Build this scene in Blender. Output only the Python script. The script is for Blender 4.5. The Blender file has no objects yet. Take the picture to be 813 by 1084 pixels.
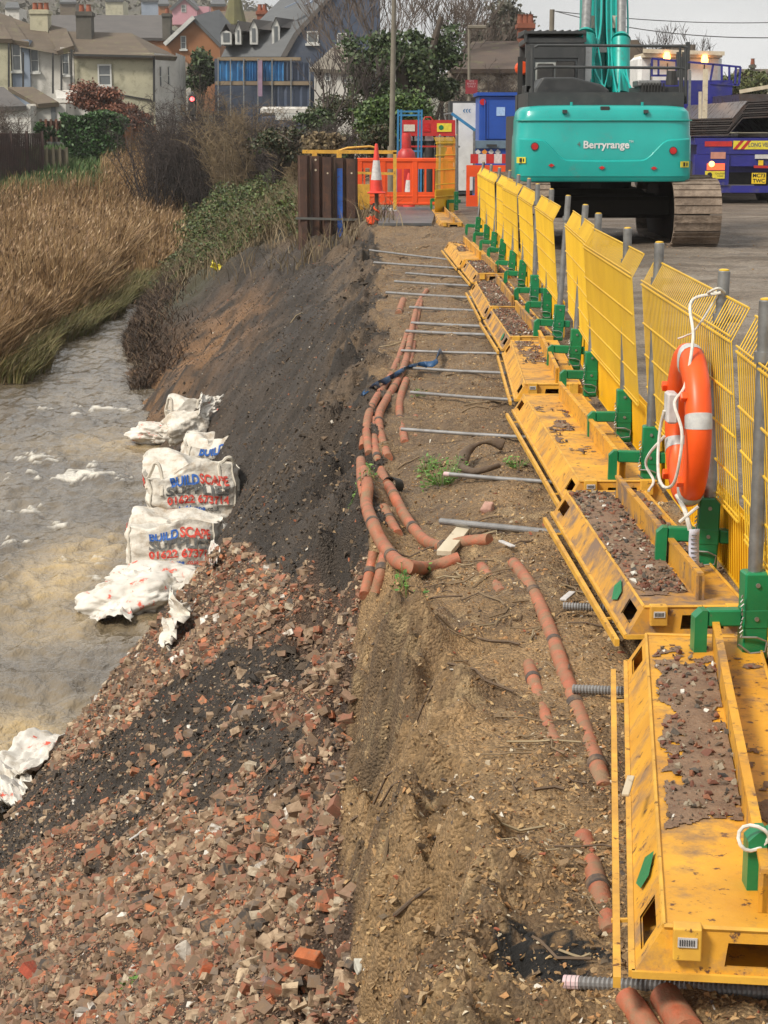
import bpy, bmesh, math, random
import numpy as np
from mathutils import Vector, Matrix
random.seed(7)
RNG = np.random.default_rng(11)
PI = math.pi
F = 2000.0
CH = 1.8
PT = math.atan(406.0 / F)
CP, SP = math.cos(PT), math.sin(PT)
sc = bpy.context.scene
COL = sc.collection

# ---------------------------------------------------------------- measuring helpers
def ray(px, py):
    a = (px - 406.5) / F
    b = (542 - py) / F
    return (a, CP + b * SP, -SP + b * CP)

def PZ(px, py, z):
    d = ray(px, py)
    t = (z - CH) / d[2]
    return Vector((d[0] * t, d[1] * t, z))

def PY(px, py, Y):
    d = ray(px, py)
    t = Y / d[1]
    return Vector((d[0] * t, Y, CH + d[2] * t))

# ---------------------------------------------------------------- numpy noise
def _h(ix, iy, s):
    n = (ix.astype(np.int64) * 374761393 + iy.astype(np.int64) * 668265263 + s * 1442695041) & 0xffffffff
    n = ((n ^ (n >> 13)) * 1274126177) & 0xffffffff
    n = n ^ (n >> 16)
    return (n & 0xffff) / 65535.0

def vn(x, y, s=0):
    x = np.asarray(x, float); y = np.asarray(y, float)
    ix = np.floor(x); iy = np.floor(y)
    fx = x - ix; fy = y - iy
    fx = fx * fx * (3 - 2 * fx); fy = fy * fy * (3 - 2 * fy)
    a = _h(ix, iy, s); b = _h(ix + 1, iy, s); c = _h(ix, iy + 1, s); d = _h(ix + 1, iy + 1, s)
    return (a + (b - a) * fx) * (1 - fy) + (c + (d - c) * fx) * fy

def fbm(x, y, s=0, o=4):
    r = 0; a = 0.5; f = 1.0
    for k in range(o):
        r = r + a * (vn(x * f, y * f, s + k * 17) - .5)
        a *= .5; f *= 2.03
    return r * 2      # about -1..1

def sm(t):
    t = np.clip(t, 0, 1)
    return t * t * (3 - 2 * t)

# ---------------------------------------------------------------- object helpers
WL = {}
def tag(o, label=None, cat=None, group=None, kind=None):
    if label: o['label'] = label
    if cat: o['category'] = cat
    if group: o['group'] = group
    if kind: o['kind'] = kind
    return o

def thing(name, label, cat, loc=(0, 0, 0), group=None, rz=0):
    o = bpy.data.objects.new(name, None)
    COL.objects.link(o)
    o.empty_display_size = .2
    o.location = loc
    o.rotation_euler = (0, 0, rz)
    WL[o.name] = Vector(loc)
    return tag(o, label, cat, group)

def np_mesh(name, V, Fc, mat, parent=None, smooth=False, attr=None):
    """V (n,3) array, Fc (m,k) int array of equal sided faces."""
    me = bpy.data.meshes.new(name)
    V = np.asarray(V, dtype=np.float32)
    Fc = np.asarray(Fc, dtype=np.int32)
    k = Fc.shape[1]
    me.vertices.add(len(V)); me.vertices.foreach_set('co', V.ravel())
    me.loops.add(Fc.size); me.loops.foreach_set('vertex_index', Fc.ravel())
    me.polygons.add(len(Fc))
    me.polygons.foreach_set('loop_start', np.arange(0, Fc.size, k, dtype=np.int32))
    me.polygons.foreach_set('loop_total', np.full(len(Fc), k, dtype=np.int32))
    me.polygons.foreach_set('use_smooth', np.full(len(Fc), bool(smooth)))
    me.update(calc_edges=True)
    if attr:
        for an, av in attr.items():
            at = me.attributes.new(an, 'FLOAT_COLOR', 'POINT')
            av = np.asarray(av, dtype=np.float32)
            if av.shape[1] == 3:
                av = np.concatenate([av, np.ones((len(av), 1), np.float32)], 1)
            at.data.foreach_set('color', av.ravel())
    if mat: me.materials.append(mat)
    o = bpy.data.objects.new(name, me)
    COL.objects.link(o)
    if parent:
        o.parent = parent
    return o

class MB:
    def __init__(s):
        s.v = []; s.f = []
    def poly(s, pts, faces):
        n = len(s.v)
        s.v += [tuple(p) for p in pts]
        s.f += [tuple(i + n for i in f) for f in faces]
        return s
    def box(s, c, d, rz=0, rx=0, ry=0):
        M = Matrix.Rotation(rz, 3, 'Z') @ Matrix.Rotation(ry, 3, 'Y') @ Matrix.Rotation(rx, 3, 'X')
        c = Vector(c)
        p = [c + M @ Vector((x * d[0] / 2, y * d[1] / 2, z * d[2] / 2)) for x in (-1, 1) for y in (-1, 1) for z in (-1, 1)]
        return s.poly(p, [(0, 1, 3, 2), (4, 6, 7, 5), (0, 4, 5, 1), (2, 3, 7, 6), (0, 2, 6, 4), (1, 5, 7, 3)])
    def bb(s, x0, x1, y0, y1, z0, z1):
        return s.box(((x0 + x1) / 2, (y0 + y1) / 2, (z0 + z1) / 2), (abs(x1 - x0), abs(y1 - y0), abs(z1 - z0)))
    def bevbox(s, x0, x1, y0, y1, z0, z1, b):
        """box with chamfered vertical and horizontal edges"""
        P = []
        for (zz, i) in ((z0, b), (z0 + b, 0), (z1 - b, 0), (z1, b)):
            a0, a1, c0, c1 = x0 + i, x1 - i, y0 + i, y1 - i
            P += [(a0 + b, c0, zz), (a1 - b, c0, zz), (a1, c0 + b, zz), (a1, c1 - b, zz), (a1 - b, c1, zz), (a0 + b, c1, zz), (a0, c1 - b, zz), (a0, c0 + b, zz)]
        fs = [tuple(range(7, -1, -1)), tuple(range(24, 32))]
        for k in range(3):
            for j in range(8):
                a = k * 8 + j; b2 = k * 8 + (j + 1) % 8
                fs.append((a, b2, b2 + 8, a + 8))
        return s.poly(P, fs)
    def bar(s, p0, p1, w, h=None, up=(0, 0, 1)):
        h = h or w
        p0 = Vector(p0); p1 = Vector(p1)
        d = (p1 - p0).normalized(); u = Vector(up)
        if abs(d.dot(u)) > .97: u = Vector((0, 1, 0))
        r = d.cross(u).normalized(); u = r.cross(d)
        p = []
        for q in (p0, p1):
            for a, b in ((-1, -1), (1, -1), (1, 1), (-1, 1)):
                p.append(q + r * (a * w / 2) + u * (b * h / 2))
        return s.poly(p, [(3, 2, 1, 0), (4, 5, 6, 7), (0, 1, 5, 4), (1, 2, 6, 5), (2, 3, 7, 6), (3, 0, 4, 7)])
    def tube(s, pts, r, n=8, cap=True):
        pts = [Vector(p) for p in pts]
        m = len(pts)
        rr = r if hasattr(r, '__len__') else [r] * m
        base = len(s.v)
        prev = None
        for i, p in enumerate(pts):
            d = (pts[min(i + 1, m - 1)] - pts[max(i - 1, 0)])
            if d.length < 1e-9: d = Vector((0, 0, 1))
            d.normalize()
            if prev is None:
                u = Vector((0, 0, 1)) if abs(d.z) < .9 else Vector((0, 1, 0))
                a = d.cross(u).normalized()
            else:
                a = (prev - d * prev.dot(d)).normalized()
            prev = a
            b = d.cross(a)
            for k in range(n):
                t = 2 * PI * k / n
                s.v.append(tuple(p + (a * math.cos(t) + b * math.sin(t)) * rr[i]))
        for i in range(m - 1):
            for k in range(n):
                a0 = base + i * n + k; a1 = base + i * n + (k + 1) % n
                s.f.append((a0, a1, a1 + n, a0 + n))
        if cap:
            s.f.append(tuple(base + k for k in range(n - 1, -1, -1)))
            s.f.append(tuple(base + (m - 1) * n + k for k in range(n)))
        return s
    def lathe(s, c, prof, n=16, axis='z'):
        """prof: list of (r, h)"""
        base = len(s.v); c = Vector(c)
        for r, h in prof:
            for k in range(n):
                t = 2 * PI * k / n
                q = Vector((r * math.cos(t), r * math.sin(t), h))
                if axis == 'x': q = Vector((q.z, q.x, q.y))
                if axis == 'y': q = Vector((q.x, q.z, q.y))
                s.v.append(tuple(c + q))
        for i in range(len(prof) - 1):
            for k in range(n):
                a0 = base + i * n + k; a1 = base + i * n + (k + 1) % n
                s.f.append((a0, a1, a1 + n, a0 + n))
        s.f.append(tuple(base + k for k in range(n - 1, -1, -1)))
        s.f.append(tuple(base + (len(prof) - 1) * n + k for k in range(n)))
        return s
    def prism(s, outline, depth, o=(0, 0, 0), plane='xz'):
        """outline [(a,b)] extruded along the third axis by depth"""
        n = len(outline); P = []
        for d in (0, depth):
            for a, b in outline:
                if plane == 'xz': q = (a, d, b)
                elif plane == 'yz': q = (d, a, b)
                else: q = (a, b, d)
                P.append((q[0] + o[0], q[1] + o[1], q[2] + o[2]))
        fs = [tuple(range(n)), tuple(range(2 * n - 1, n - 1, -1))]
        for k in range(n):
            j = (k + 1) % n
            fs.append((k, k + n, j + n, j))
        return s.poly(P, fs)
    def holed(s, A, B, C, D, holes, th=0.006, nrm=None):
        """quad A-B-C-D (u along AB, v along AD) with rectangular holes [(u0,u1,v0,v1)], as a thin plate"""
        A, B, C, D = map(Vector, (A, B, C, D))
        us = sorted({0, 1, *[h[0] for h in holes], *[h[1] for h in holes]})
        vs = sorted({0, 1, *[h[2] for h in holes], *[h[3] for h in holes]})
        def q(u, v): return (A * (1 - u) + B * u) * (1 - v) + (D * (1 - u) + C * u) * v
        n = nrm or (B - A).cross(D - A).normalized()
        n = Vector(n) * th
        for i in range(len(us) - 1):
            for j in range(len(vs) - 1):
                um = (us[i] + us[i + 1]) / 2; vm = (vs[j] + vs[j + 1]) / 2
                if any(h[0] < um < h[1] and h[2] < vm < h[3] for h in holes): continue
                c = [q(us[i], vs[j]), q(us[i + 1], vs[j]), q(us[i + 1], vs[j + 1]), q(us[i], vs[j + 1])]
                p = c + [x - n for x in c]
                s.poly(p, [(0, 1, 2, 3)])
                s.poly(p, [(7, 6, 5, 4)])
        return s
    def build(s, name, mat, parent=None, smooth=False, local=False, bevel=0):
        me = bpy.data.meshes.new(name)
        V = s.v
        if parent is not None and not local:
            w = WL[parent.name]
            V = [(a[0] - w.x, a[1] - w.y, a[2] - w.z) for a in V]
        me.from_pydata(V, [], s.f)
        me.materials.append(mat)
        me.update()
        o = bpy.data.objects.new(name, me)
        COL.objects.link(o)
        if parent is not None:
            o.parent = parent
            WL[o.name] = WL[parent.name]
        else:
            WL[o.name] = Vector((0, 0, 0))
        if smooth:
            me.polygons.foreach_set('use_smooth', [True] * len(me.polygons))
            try: me.set_sharp_from_angle(angle=math.radians(40))
            except Exception: pass
        if bevel:
            m = o.modifiers.new('bevel', 'BEVEL'); m.width = bevel; m.segments = 2; m.limit_method = 'ANGLE'
            m.harden_normals = False
        return o

def text_geo(body, size, ext=0.0, off=0.0, align='CENTER', space=1.0, shear=0):
    cu = bpy.data.curves.new('t', 'FONT')
    cu.body = body; cu.size = size; cu.extrude = ext; cu.offset = off
    cu.align_x = align; cu.align_y = 'CENTER'; cu.space_character = space; cu.resolution_u = 3; cu.shear = shear
    o = bpy.data.objects.new('t', cu); COL.objects.link(o)
    dg = bpy.context.evaluated_depsgraph_get()
    me = bpy.data.meshes.new_from_object(o.evaluated_get(dg))
    V = [tuple(v.co) for v in me.vertices]; Fs = [tuple(p.vertices) for p in me.polygons]
    bpy.data.objects.remove(o); bpy.data.curves.remove(cu); bpy.data.meshes.remove(me)
    return V, Fs

def text_part(name, body, size, mapf, mat, parent=None, off=0.0, space=1.0, width=None, shear=0, align='CENTER'):
    V, Fs = text_geo(body, size, 0, off, align, space, shear)
    if width:
        xs = [v[0] for v in V]; w = max(xs) - min(xs); k = width / w
        V = [(v[0] * k, v[1], v[2]) for v in V]
    m = MB(); m.poly([mapf(v[0], v[1]) for v in V], Fs)
    return m.build(name, mat, parent)

# ---------------------------------------------------------------- materials
def hexc(r, g, b):
    f = lambda c: (c / 255 / 12.92) if c / 255 <= .04045 else ((c / 255 + .055) / 1.055) ** 2.4
    return (f(r), f(g), f(b))

def newmat(name):
    m = bpy.data.materials.new(name); m.use_nodes = True
    nt = m.node_tree
    return m, nt, nt.nodes['Principled BSDF']

def N(nt, t, **kw):
    n = nt.nodes.new(t)
    for k, v in kw.items():
        if k in n.inputs: n.inputs[k].default_value = v
        else: setattr(n, k, v)
    return n

def noise_fac(nt, scale, lo=.4, hi=.6, detail=5, stretch=None, coord='Position', rough=.6):
    g = N(nt, 'ShaderNodeNewGeometry') if coord == 'Position' else N(nt, 'ShaderNodeTexCoord')
    src = g.outputs['Position'] if coord == 'Position' else g.outputs['Object']
    if stretch:
        mp = N(nt, 'ShaderNodeMapping'); mp.inputs['Scale'].default_value = stretch
        nt.links.new(src, mp.inputs['Vector']); src = mp.outputs['Vector']
    n = N(nt, 'ShaderNodeTexNoise'); n.inputs['Scale'].default_value = scale; n.inputs['Detail'].default_value = detail
    n.inputs['Roughness'].default_value = rough
    nt.links.new(src, n.inputs['Vector'])
    mr = N(nt, 'ShaderNodeMapRange'); mr.inputs['From Min'].default_value = lo; mr.inputs['From Max'].default_value = hi
    nt.links.new(n.outputs['Fac'], mr.inputs['Value'])
    return mr.outputs['Result'], n.outputs['Fac']

def mix(nt, fac, a, b):
    m = N(nt, 'ShaderNodeMix'); m.data_type = 'RGBA'
    def put(sock, v):
        if isinstance(v, (tuple, list)): sock.default_value = (*v[:3], 1)
        else: nt.links.new(v, sock)
    if isinstance(fac, float): m.inputs[0].default_value = fac
    else: nt.links.new(fac, m.inputs[0])
    put(m.inputs[6], a); put(m.inputs[7], b)
    return m.outputs[2]

def mat(name, c1, c2=None, scale=6, rough=.7, metal=0.0, bump=0.0, bscale=60, dirt=None, emit=None, stretch=None, lo=.35, hi=.65, coat=0, dirt2=None, alpha=None):
    """two-tone procedural paint / stone / steel. dirt = (colour, scale, lo, hi)"""
    m, nt, b = newmat(name)
    c2 = c2 or tuple(x * .78 for x in c1)
    f, _ = noise_fac(nt, scale, lo, hi, stretch=stretch)
    col = mix(nt, f, c1, c2)
    for d in (dirt, dirt2):
        if d:
            fd, _ = noise_fac(nt, d[1], d[2], d[3], detail=8, rough=.7)
            col = mix(nt, fd, col, d[0])
            mr = N(nt, 'ShaderNodeMapRange'); mr.inputs['To Min'].default_value = rough; mr.inputs['To Max'].default_value = .85
            nt.links.new(fd, mr.inputs['Value']); nt.links.new(mr.outputs['Result'], b.inputs['Roughness'])
    nt.links.new(col, b.inputs['Base Color'])
    if not dirt: b.inputs['Roughness'].default_value = rough
    b.inputs['Metallic'].default_value = metal
    if coat: b.inputs['Coat Weight'].default_value = coat
    if bump:
        _, nf = noise_fac(nt, bscale, stretch=stretch)
        bp = N(nt, 'ShaderNodeBump'); bp.inputs['Strength'].default_value = min(1, bump); bp.inputs['Distance'].default_value = .01 if bump <= 1 else .01 * bump
        nt.links.new(nf, bp.inputs['Height']); nt.links.new(bp.outputs['Normal'], b.inputs['Normal'])
    if emit:
        b.inputs['Emission Color'].default_value = (*emit[0], 1); b.inputs['Emission Strength'].default_value = emit[1]
    return m

def island_mat(name, stops, rough=.85, var=.35, nscale=30, interp='CONSTANT', dust=None, bump=.4, translucent=0):
    m, nt, b = newmat(name)
    g = N(nt, 'ShaderNodeNewGeometry')
    r = N(nt, 'ShaderNodeValToRGB'); r.color_ramp.interpolation = interp
    el = r.color_ramp.elements
    while len(el) < len(stops): el.new(.5)
    for e, (p, c) in zip(el, stops): e.position = p; e.color = (*c, 1)
    nt.links.new(g.outputs['Random Per Island'], r.inputs['Fac'])
    f, nf = noise_fac(nt, nscale, .3, .7)
    dark = N(nt, 'ShaderNodeMix'); dark.data_type = 'RGBA'; dark.blend_type = 'MULTIPLY'
    mr = N(nt, 'ShaderNodeMapRange'); mr.inputs['To Min'].default_value = 0; mr.inputs['To Max'].default_value = var
    nt.links.new(f, mr.inputs['Value']); nt.links.new(mr.outputs['Result'], dark.inputs[0])
    nt.links.new(r.outputs['Color'], dark.inputs[6]); dark.inputs[7].default_value = (.35, .32, .3, 1)
    col = dark.outputs[2]
    if dust:
        fd, _ = noise_fac(nt, dust[1], dust[2], dust[3])
        col = mix(nt, fd, col, dust[0])
    nt.links.new(col, b.inputs['Base Color']); b.inputs['Roughness'].default_value = rough
    if bump:
        _, n2 = noise_fac(nt, nscale * 4)
        bp = N(nt, 'ShaderNodeBump'); bp.inputs['Strength'].default_value = bump; bp.inputs['Distance'].default_value = .005
        nt.links.new(n2, bp.inputs['Height']); nt.links.new(bp.outputs['Normal'], b.inputs['Normal'])
    return m

MUD = (.17, .105, .06)
RUST = (.10, .04, .018)
M = {}
M['yel_box'] = mat('yellow_box_paint', (.72, .37, .03), (.54, .25, .02), 3, .5, bump=.2, bscale=30, dirt=(RUST, 24, .59, .64), dirt2=((.25, .15, .075), 5, .50, .66))
M['yel_box_dirty'] = mat('yellow_box_paint_muddy', (.62, .31, .03), (.45, .22, .03), 3, .55, bump=.2, bscale=30, dirt=(RUST, 14, .58, .63), dirt2=((.2, .13, .085), 3.5, .46, .58))
M['yel_edge'] = mat('yellow_rail_paint', (.72, .40, .05), (.5, .26, .04), 8, .5, dirt=(RUST, 22, .6, .66))
M['deck_mud'] = mat('deck_mud', (.25, .16, .10), (.16, .10, .065), 12, .9, bump=1, bscale=70, dirt=((.3, .25, .19), 60, .62, .68))
M['yel_mesh'] = mat('yellow_mesh_wire', (.76, .48, .03), (.64, .38, .025), 2, .45)
M['yel_toe'] = mat('yellow_toe_sheet', (.75, .43, .012), (.62, .34, .01), 2, .5, dirt=((.3, .2, .1), 9, .6, .72))
M['green'] = mat('green_clamp_paint', (.008, .21, .075), (.006, .15, .055), 6, .35, bump=.1, dirt=((.12, .11, .08), 14, .62, .75))
M['galv'] = mat('galvanised_steel', (.33, .33, .32), (.22, .22, .215), 14, .42, .75, bump=.1)
M['rodgrey'] = mat('grey_rod_steel', (.34, .335, .33), (.24, .235, .23), 10, .45, .5, dirt=((.22, .16, .1), 12, .58, .7))
M['chain'] = mat('pin_steel', (.3, .3, .28), None, 30, .5, .7)
M['pipe'] = mat('terracotta_duct', hexc(184, 104, 74), hexc(154, 84, 58), 7, .5, dirt=((.24, .155, .09), 11, .38, .62), bump=.4)
M['collar'] = mat('black_collar', (.075, .058, .05), None, 9, .7, dirt=((.2, .13, .08), 16, .45, .6))
M['orange'] = mat('lifebuoy_orange', (.85, .10, .008), (.75, .075, .006), 5, .42)
M['reflect'] = mat('silver_reflective', (.55, .55, .53), (.42, .42, .41), 30, .4)
M['rope'] = mat('white_rope', (.68, .66, .6), (.5, .48, .42), 40, .8)
M['paper'] = mat('paper_label', (.55, .55, .6), (.42, .44, .55), 30, .6)
M['barrier'] = mat('orange_barrier_plastic', (.78, .085, .012), (.66, .07, .01), 3, .45, dirt=((.3, .1, .04), 10, .62, .75))
M['cone'] = mat('cone_orange_red', (.72, .05, .03), None, 5, .5)
M['whiteband'] = mat('white_band', (.6, .58, .56), (.45, .43, .42), 20, .5)
M['black'] = mat('black_rubber', (.02, .02, .02), (.035, .033, .03), 8, .6)
M['rustpile'] = mat('rusty_sheet_pile', (.075, .036, .024), (.045, .024, .018), 5, .75, stretch=(1, 1, .15), bump=.3, dirt=((.12, .055, .03), 5, .5, .7))
M['strap'] = mat('grey_strap', (.12, .12, .11), None, 9, .6)
M['bluepaint'] = mat('blue_spray', (.02, .10, .42), (.015, .08, .32), 10, .6, dirt=((.07, .035, .02), 15, .56, .66))
M['bag'] = mat('woven_bag_white', (.68, .64, .57), (.54, .50, .43), 4, .75, bump=1.5, bscale=16, dirt=((.34, .25, .16), 5, .48, .70))
M['bagprint'] = mat('woven_bag_printed', (.70, .67, .61), (.54, .50, .44), 5, .7, bump=.5, bscale=20, dirt=((.30, .24, .16), 4, .56, .72), dirt2=((.62, .10, .06), 5, .6, .63))
M['p_red'] = mat('print_red', (.6, .05, .03), (.5, .06, .04), 20, .7, dirt=((.6, .5, .42), 30, .58, .68))
M['p_blue'] = mat('print_blue', (.015, .10, .42), (.03, .12, .38), 20, .7)
M['p_grey'] = mat('print_grey', (.10, .10, .10), (.14, .14, .13), 20, .7)
M['webbing'] = mat('bag_webbing', (.62, .57, .48), (.5, .45, .37), 30, .8)
M['bluebag'] = mat('blue_strap_plastic', (.015, .09, .22), (.01, .05, .13), 9, .5, bump=.4, dirt=((.15, .12, .09), 7, .58, .7))
M['wood'] = mat('pale_timber', (.6, .53, .4), (.48, .4, .28), 8, .7, stretch=(1, .2, 1), dirt=(MUD, 10, .6, .7))
M['root'] = mat('tree_root', (.09, .06, .04), (.14, .1, .065), 15, .9, bump=.6)
M['teal'] = mat('teal_machine_paint', (.006, .36, .32), (.006, .30, .27), 1.2, .32, coat=.3, dirt=((.12, .2, .17), 2.5, .6, .85))
M['tealdark'] = mat('teal_boom_paint', (.002, .34, .29), (.005, .25, .21), 3, .4, dirt=((.08, .12, .1), 6, .55, .75))
M['darkmetal'] = mat('dark_grey_machine', (.03, .033, .035), (.05, .052, .052), 4, .5, dirt=((.1, .09, .075), 6, .6, .75))
M['glass'] = mat('cab_glass', (.06, .07, .07), (.1, .11, .11), 2, .08)
M['track'] = mat('muddy_track', (.20, .15, .11), (.13, .095, .07), 5, .9, bump=3, bscale=14, dirt=((.26, .2, .15), 4, .45, .6))
M['trackgap'] = mat('track_gap_black', (.025, .02, .016), None, 8, .9)
M['redlens'] = mat('red_reflector', (.5, .015, .015), None, 10, .25)
M['ylabel'] = mat('yellow_label', (.75, .62, .05), None, 10, .5)
M['white'] = mat('white_paint', (.72, .72, .7), (.6, .6, .58), 3, .5, dirt=((.35, .33, .3), 4, .58, .75))
M['blue_truck'] = mat('blue_truck_paint', (.022, .022, .22), (.018, .02, .15), 2, .4, dirt=((.1, .09, .09), 3, .56, .75))
M['blue_cont'] = mat('blue_container_paint', (.012, .07, .36), (.01, .055, .28), 2, .45)
M['blue_frame'] = mat('light_blue_frame', (.03, .2, .42), (.03, .15, .3), 5, .5)
M['amber'] = mat('amber_beacon', (.9, .3, .05), None, 5, .3, emit=((1, .42, .1), 4.5))
M['redlamp'] = mat('tail_lamp', (.6, .05, .02), None, 5, .3, emit=((1, .15, .05), .8))
M['redpt'] = mat('red_signal_light', (.7, .05, .05), None, 5, .3, emit=((1, .08, .08), 5))
M['plate'] = mat('yellow_number_plate', (.8, .55, .02), None, 5, .4)
M['ink'] = mat('black_ink', (.015, .015, .015), None, 5, .6)
M['red'] = mat('red_paint', (.5, .025, .02), (.38, .02, .018), 4, .45, dirt=((.15, .05, .04), 8, .58, .7))
M['sheetsteel'] = mat('wet_sheet_steel', (.06, .05, .048), (.09, .075, .07), 3, .28, .3, dirt=((.09, .05, .035), 4, .5, .7))
M['steelplate'] = mat('ground_steel_plate', (.10, .105, .11), (.14, .14, .14), 2, .45, .3, dirt=((.2, .16, .12), 4, .56, .66))
M['lamp_post'] = mat('concrete_lamp_post', (.20, .18, .14), (.15, .13, .10), 3, .8)
M['sign'] = mat('maroon_sign', (.25, .02, .03), None, 4, .5)
M['cable'] = mat('overhead_cable', (.05, .05, .05), None, 4, .7)
# ================================================================ TERRAIN
YC = np.array([0, 4, 5.4, 6.7, 7.7, 8.6, 10, 12, 16, 25, 31, 35, 38, 42, 60, 100, 160])
XC = np.array([.27, .27, .2, .15, .09, .02, -.06, -.12, -.12, -.12, -.15, -.25, -.55, -1.9, -2.4, -3.2, -5])
YT = np.array([0, 6, 7, 8, 9, 12, 16, 30, 200])
ZT = np.array([-.8, -.8, -.75, -.58, -.5, -.42, -.35, -.3, -.1])
DT = np.array([.34, .34, .3, .22, .17, .16, .15, .15, .2])
YW = np.array([0, 4, 13, 14.9, 16.1, 18.5, 20.5, 23, 25, 27, 32, 38, 44, 50, 60, 100, 160])
XW = np.array([-2.9, -2.9, -2.72, -2.38, -2.08, -2.06, -2.0, -1.97, -2.5, -3.2, -4.2, -5.05, -6.0, -6.4, -7.1, -9.6, -14])
WATER = -3.0

def height(x, Y, fine=True):
    x = np.asarray(x, float); Y = np.asarray(Y, float)
    jig = (.20 * fbm(Y * .9, x * 0 + 3.3, 5, 3) + .11 * fbm(Y * 3.7, x * 0 + 1.3, 6, 3)) * sm((40 - Y) / 20)
    xc = np.interp(Y, YC, XC) + jig
    zt = np.interp(Y, YT, ZT); xt = xc - np.interp(Y, YT, DT) * (1 + .55 * fbm(Y * 2.1, x * 0 + 8.8, 15, 4))
    xw = np.interp(Y, YW, XW) + .12 * fbm(Y * .9, x * 0, 9, 3)
    zb = -.22 + .07 * sm((x - .3) / .45) + .15 * sm((x - 1.12) / .22)
    up = sm((Y - 32.5) / 3)
    zb = zb * (1 - up)
    zb = zb - .12 * np.exp(-((Y - 11) / 2.5) ** 2) * np.exp(-((x - .15) / .22) ** 2)
    # scarp from crest to toe
    s = np.clip((xc - x) / np.maximum(xc - xt, .02), 0, 1)
    zs = zb * (1 - sm(s)) + zt * sm(s)
    # slope from toe to the water
    t = (xt - x) / np.maximum(xt - xw, .3)
    tt = np.clip(t, 0, 1.35)
    zl = zt + (WATER - .08 - zt) * (tt ** (.95 + .22 * sm((Y - 9) / 3)))
    zl = zl - .35 * np.exp(-((Y - 36) / 4.5) ** 2) * np.exp(-((t - .62) / .2) ** 2) + .28 * np.exp(-((Y - 31) / 3.0) ** 2) * np.exp(-((t - .55) / .22) ** 2)
    z = np.where(x > xt, zs, zl)
    z = z - .22 * np.exp(-((Y - 37.5) / 2.5) ** 2) * np.exp(-((t - .93) / .12) ** 2) - .22 * np.exp(-((Y - 9.4) / .7) ** 2) * np.exp(-((x - xt + .18) / .16) ** 2)
    # left bank
    xl = np.where(Y < 52, -7.4 + .15 * fbm(Y * .3, Y * 0, 3, 2), np.minimum(-7.4, xw - 1.1))
    lb = sm((xl - x) / .6)
    z = z * (1 - lb) + (-2.93 + .02 * np.minimum(Y, 100) / 10) * lb
    # far ground
    far = sm((Y - 98) / 16)
    z = z * (1 - far) + .35 * far
    f2 = sm((Y - 80) / 26) * sm((-9 - x) / 3)
    z = np.where((Y < 108) & (f2 > 0), np.maximum(z, -2.8 + 3.15 * f2), z)
    # hill behind
    hl = 58 * sm((Y - 230) / 420) * sm((70 - x) / 260) + 16 * sm((Y - 260) / 500)
    z = z + hl
    # pit in the yard at right
    z = z - .35 * sm((x - (6.2 + .3 * vn(Y, x * 0, 4))) / .25) * sm((26.0 - Y) / .5) * sm((Y - 21.5) / .5)
    # roughness
    if fine:
        soft = np.where(x > 1.7, .3, 1.0)
        soft = np.where(x > 1.7, soft + .6 * sm((Y - 18) / 6) * sm((x - 1.9) / .4) * sm((40 - Y) / 5), soft)
        near = sm((70 - Y) / 40)
        cl = np.exp(-((x - xc + .17) / .30) ** 2) * (1 + .8 * sm((9 - Y) / 2))          # torn face of the scarp
        z = z + near * soft * (.06 * fbm(x * 2.2, Y * 1.6, 21, 4) + .022 * fbm(x * 11, Y * 9, 33, 3) + .010 * fbm(x * 40, Y * 32, 41, 2))
        z = z + near * cl * (.30 * fbm(x * 2.6, Y * 1.8, 55, 3) + .22 * np.abs(fbm(x * 6 + .5 * Y, Y * 4, 57, 4)) - .06 + .035 * fbm(x * 26, Y * 20, 58, 4))
        onslope = (x < xt) & (t < 1.1) & (Y < 60)
        z = z + onslope * (.06 * fbm(x * 1.1, Y * 1.0, 71, 3) + .30 * sm((Y - 22) / 9) * fbm(x * .9 + Y * .5, Y * .35 - x * .4, 77, 4) + .16 * sm((Y - 10) / 5) * fbm(x * 2.2 + Y * .5, Y * .8 - x, 78, 4) + .30 * np.exp(-((Y - 35) / 5) ** 2) * np.abs(fbm(x * 1.8, Y * .9 + x, 79, 4)))
    return z

def G(px, py, lift=0.0, fine=False, Ymin=2.4, Ymax=110):
    """where the line of sight of a photo pixel meets the terrain"""
    d = ray(px, py)
    ys = np.geomspace(Ymin, Ymax, 1600)
    t = ys / d[1]
    xs = d[0] * t; zs = CH + d[2] * t
    hs = height(xs, ys, fine)
    k = np.argmax(zs <= hs)
    if k == 0: k = len(ys) - 1
    a, b = k - 1, k
    e0 = zs[a] - hs[a]; e1 = zs[b] - hs[b]
    w = e0 / (e0 - e1) if e0 != e1 else 0
    Y = ys[a] * (1 - w) + ys[b] * w
    x = d[0] * Y / d[1]
    return Vector((x, Y, float(height(x, Y, fine)) + lift))

def inpoly(x, y, poly):
    r = np.zeros(x.shape, bool); n = len(poly)
    for i in range(n):
        x0, y0 = poly[i][0], poly[i][1]; x1, y1 = poly[(i + 1) % n][0], poly[(i + 1) % n][1]
        c = ((y0 > y) != (y1 > y)) & (x < (x1 - x0) * (y - y0) / (y1 - y0 + 1e-12) + x0)
        r ^= c
    return r

def gpoly(pts): return [G(*p) for p in pts]
DARK1 = gpoly([(205, 700), (265, 672), (335, 690), (318, 735), (210, 800), (120, 850), (40, 905), (0, 925), (0, 868), (70, 812), (140, 762)])
DARK2 = gpoly([(215, 775), (330, 755), (350, 800), (300, 850), (200, 880), (90, 930), (60, 925), (140, 850)])
CHAR = gpoly([(530, 1000), (560, 982), (600, 990), (640, 1000), (650, 1030), (600, 1045), (545, 1040)])

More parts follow.
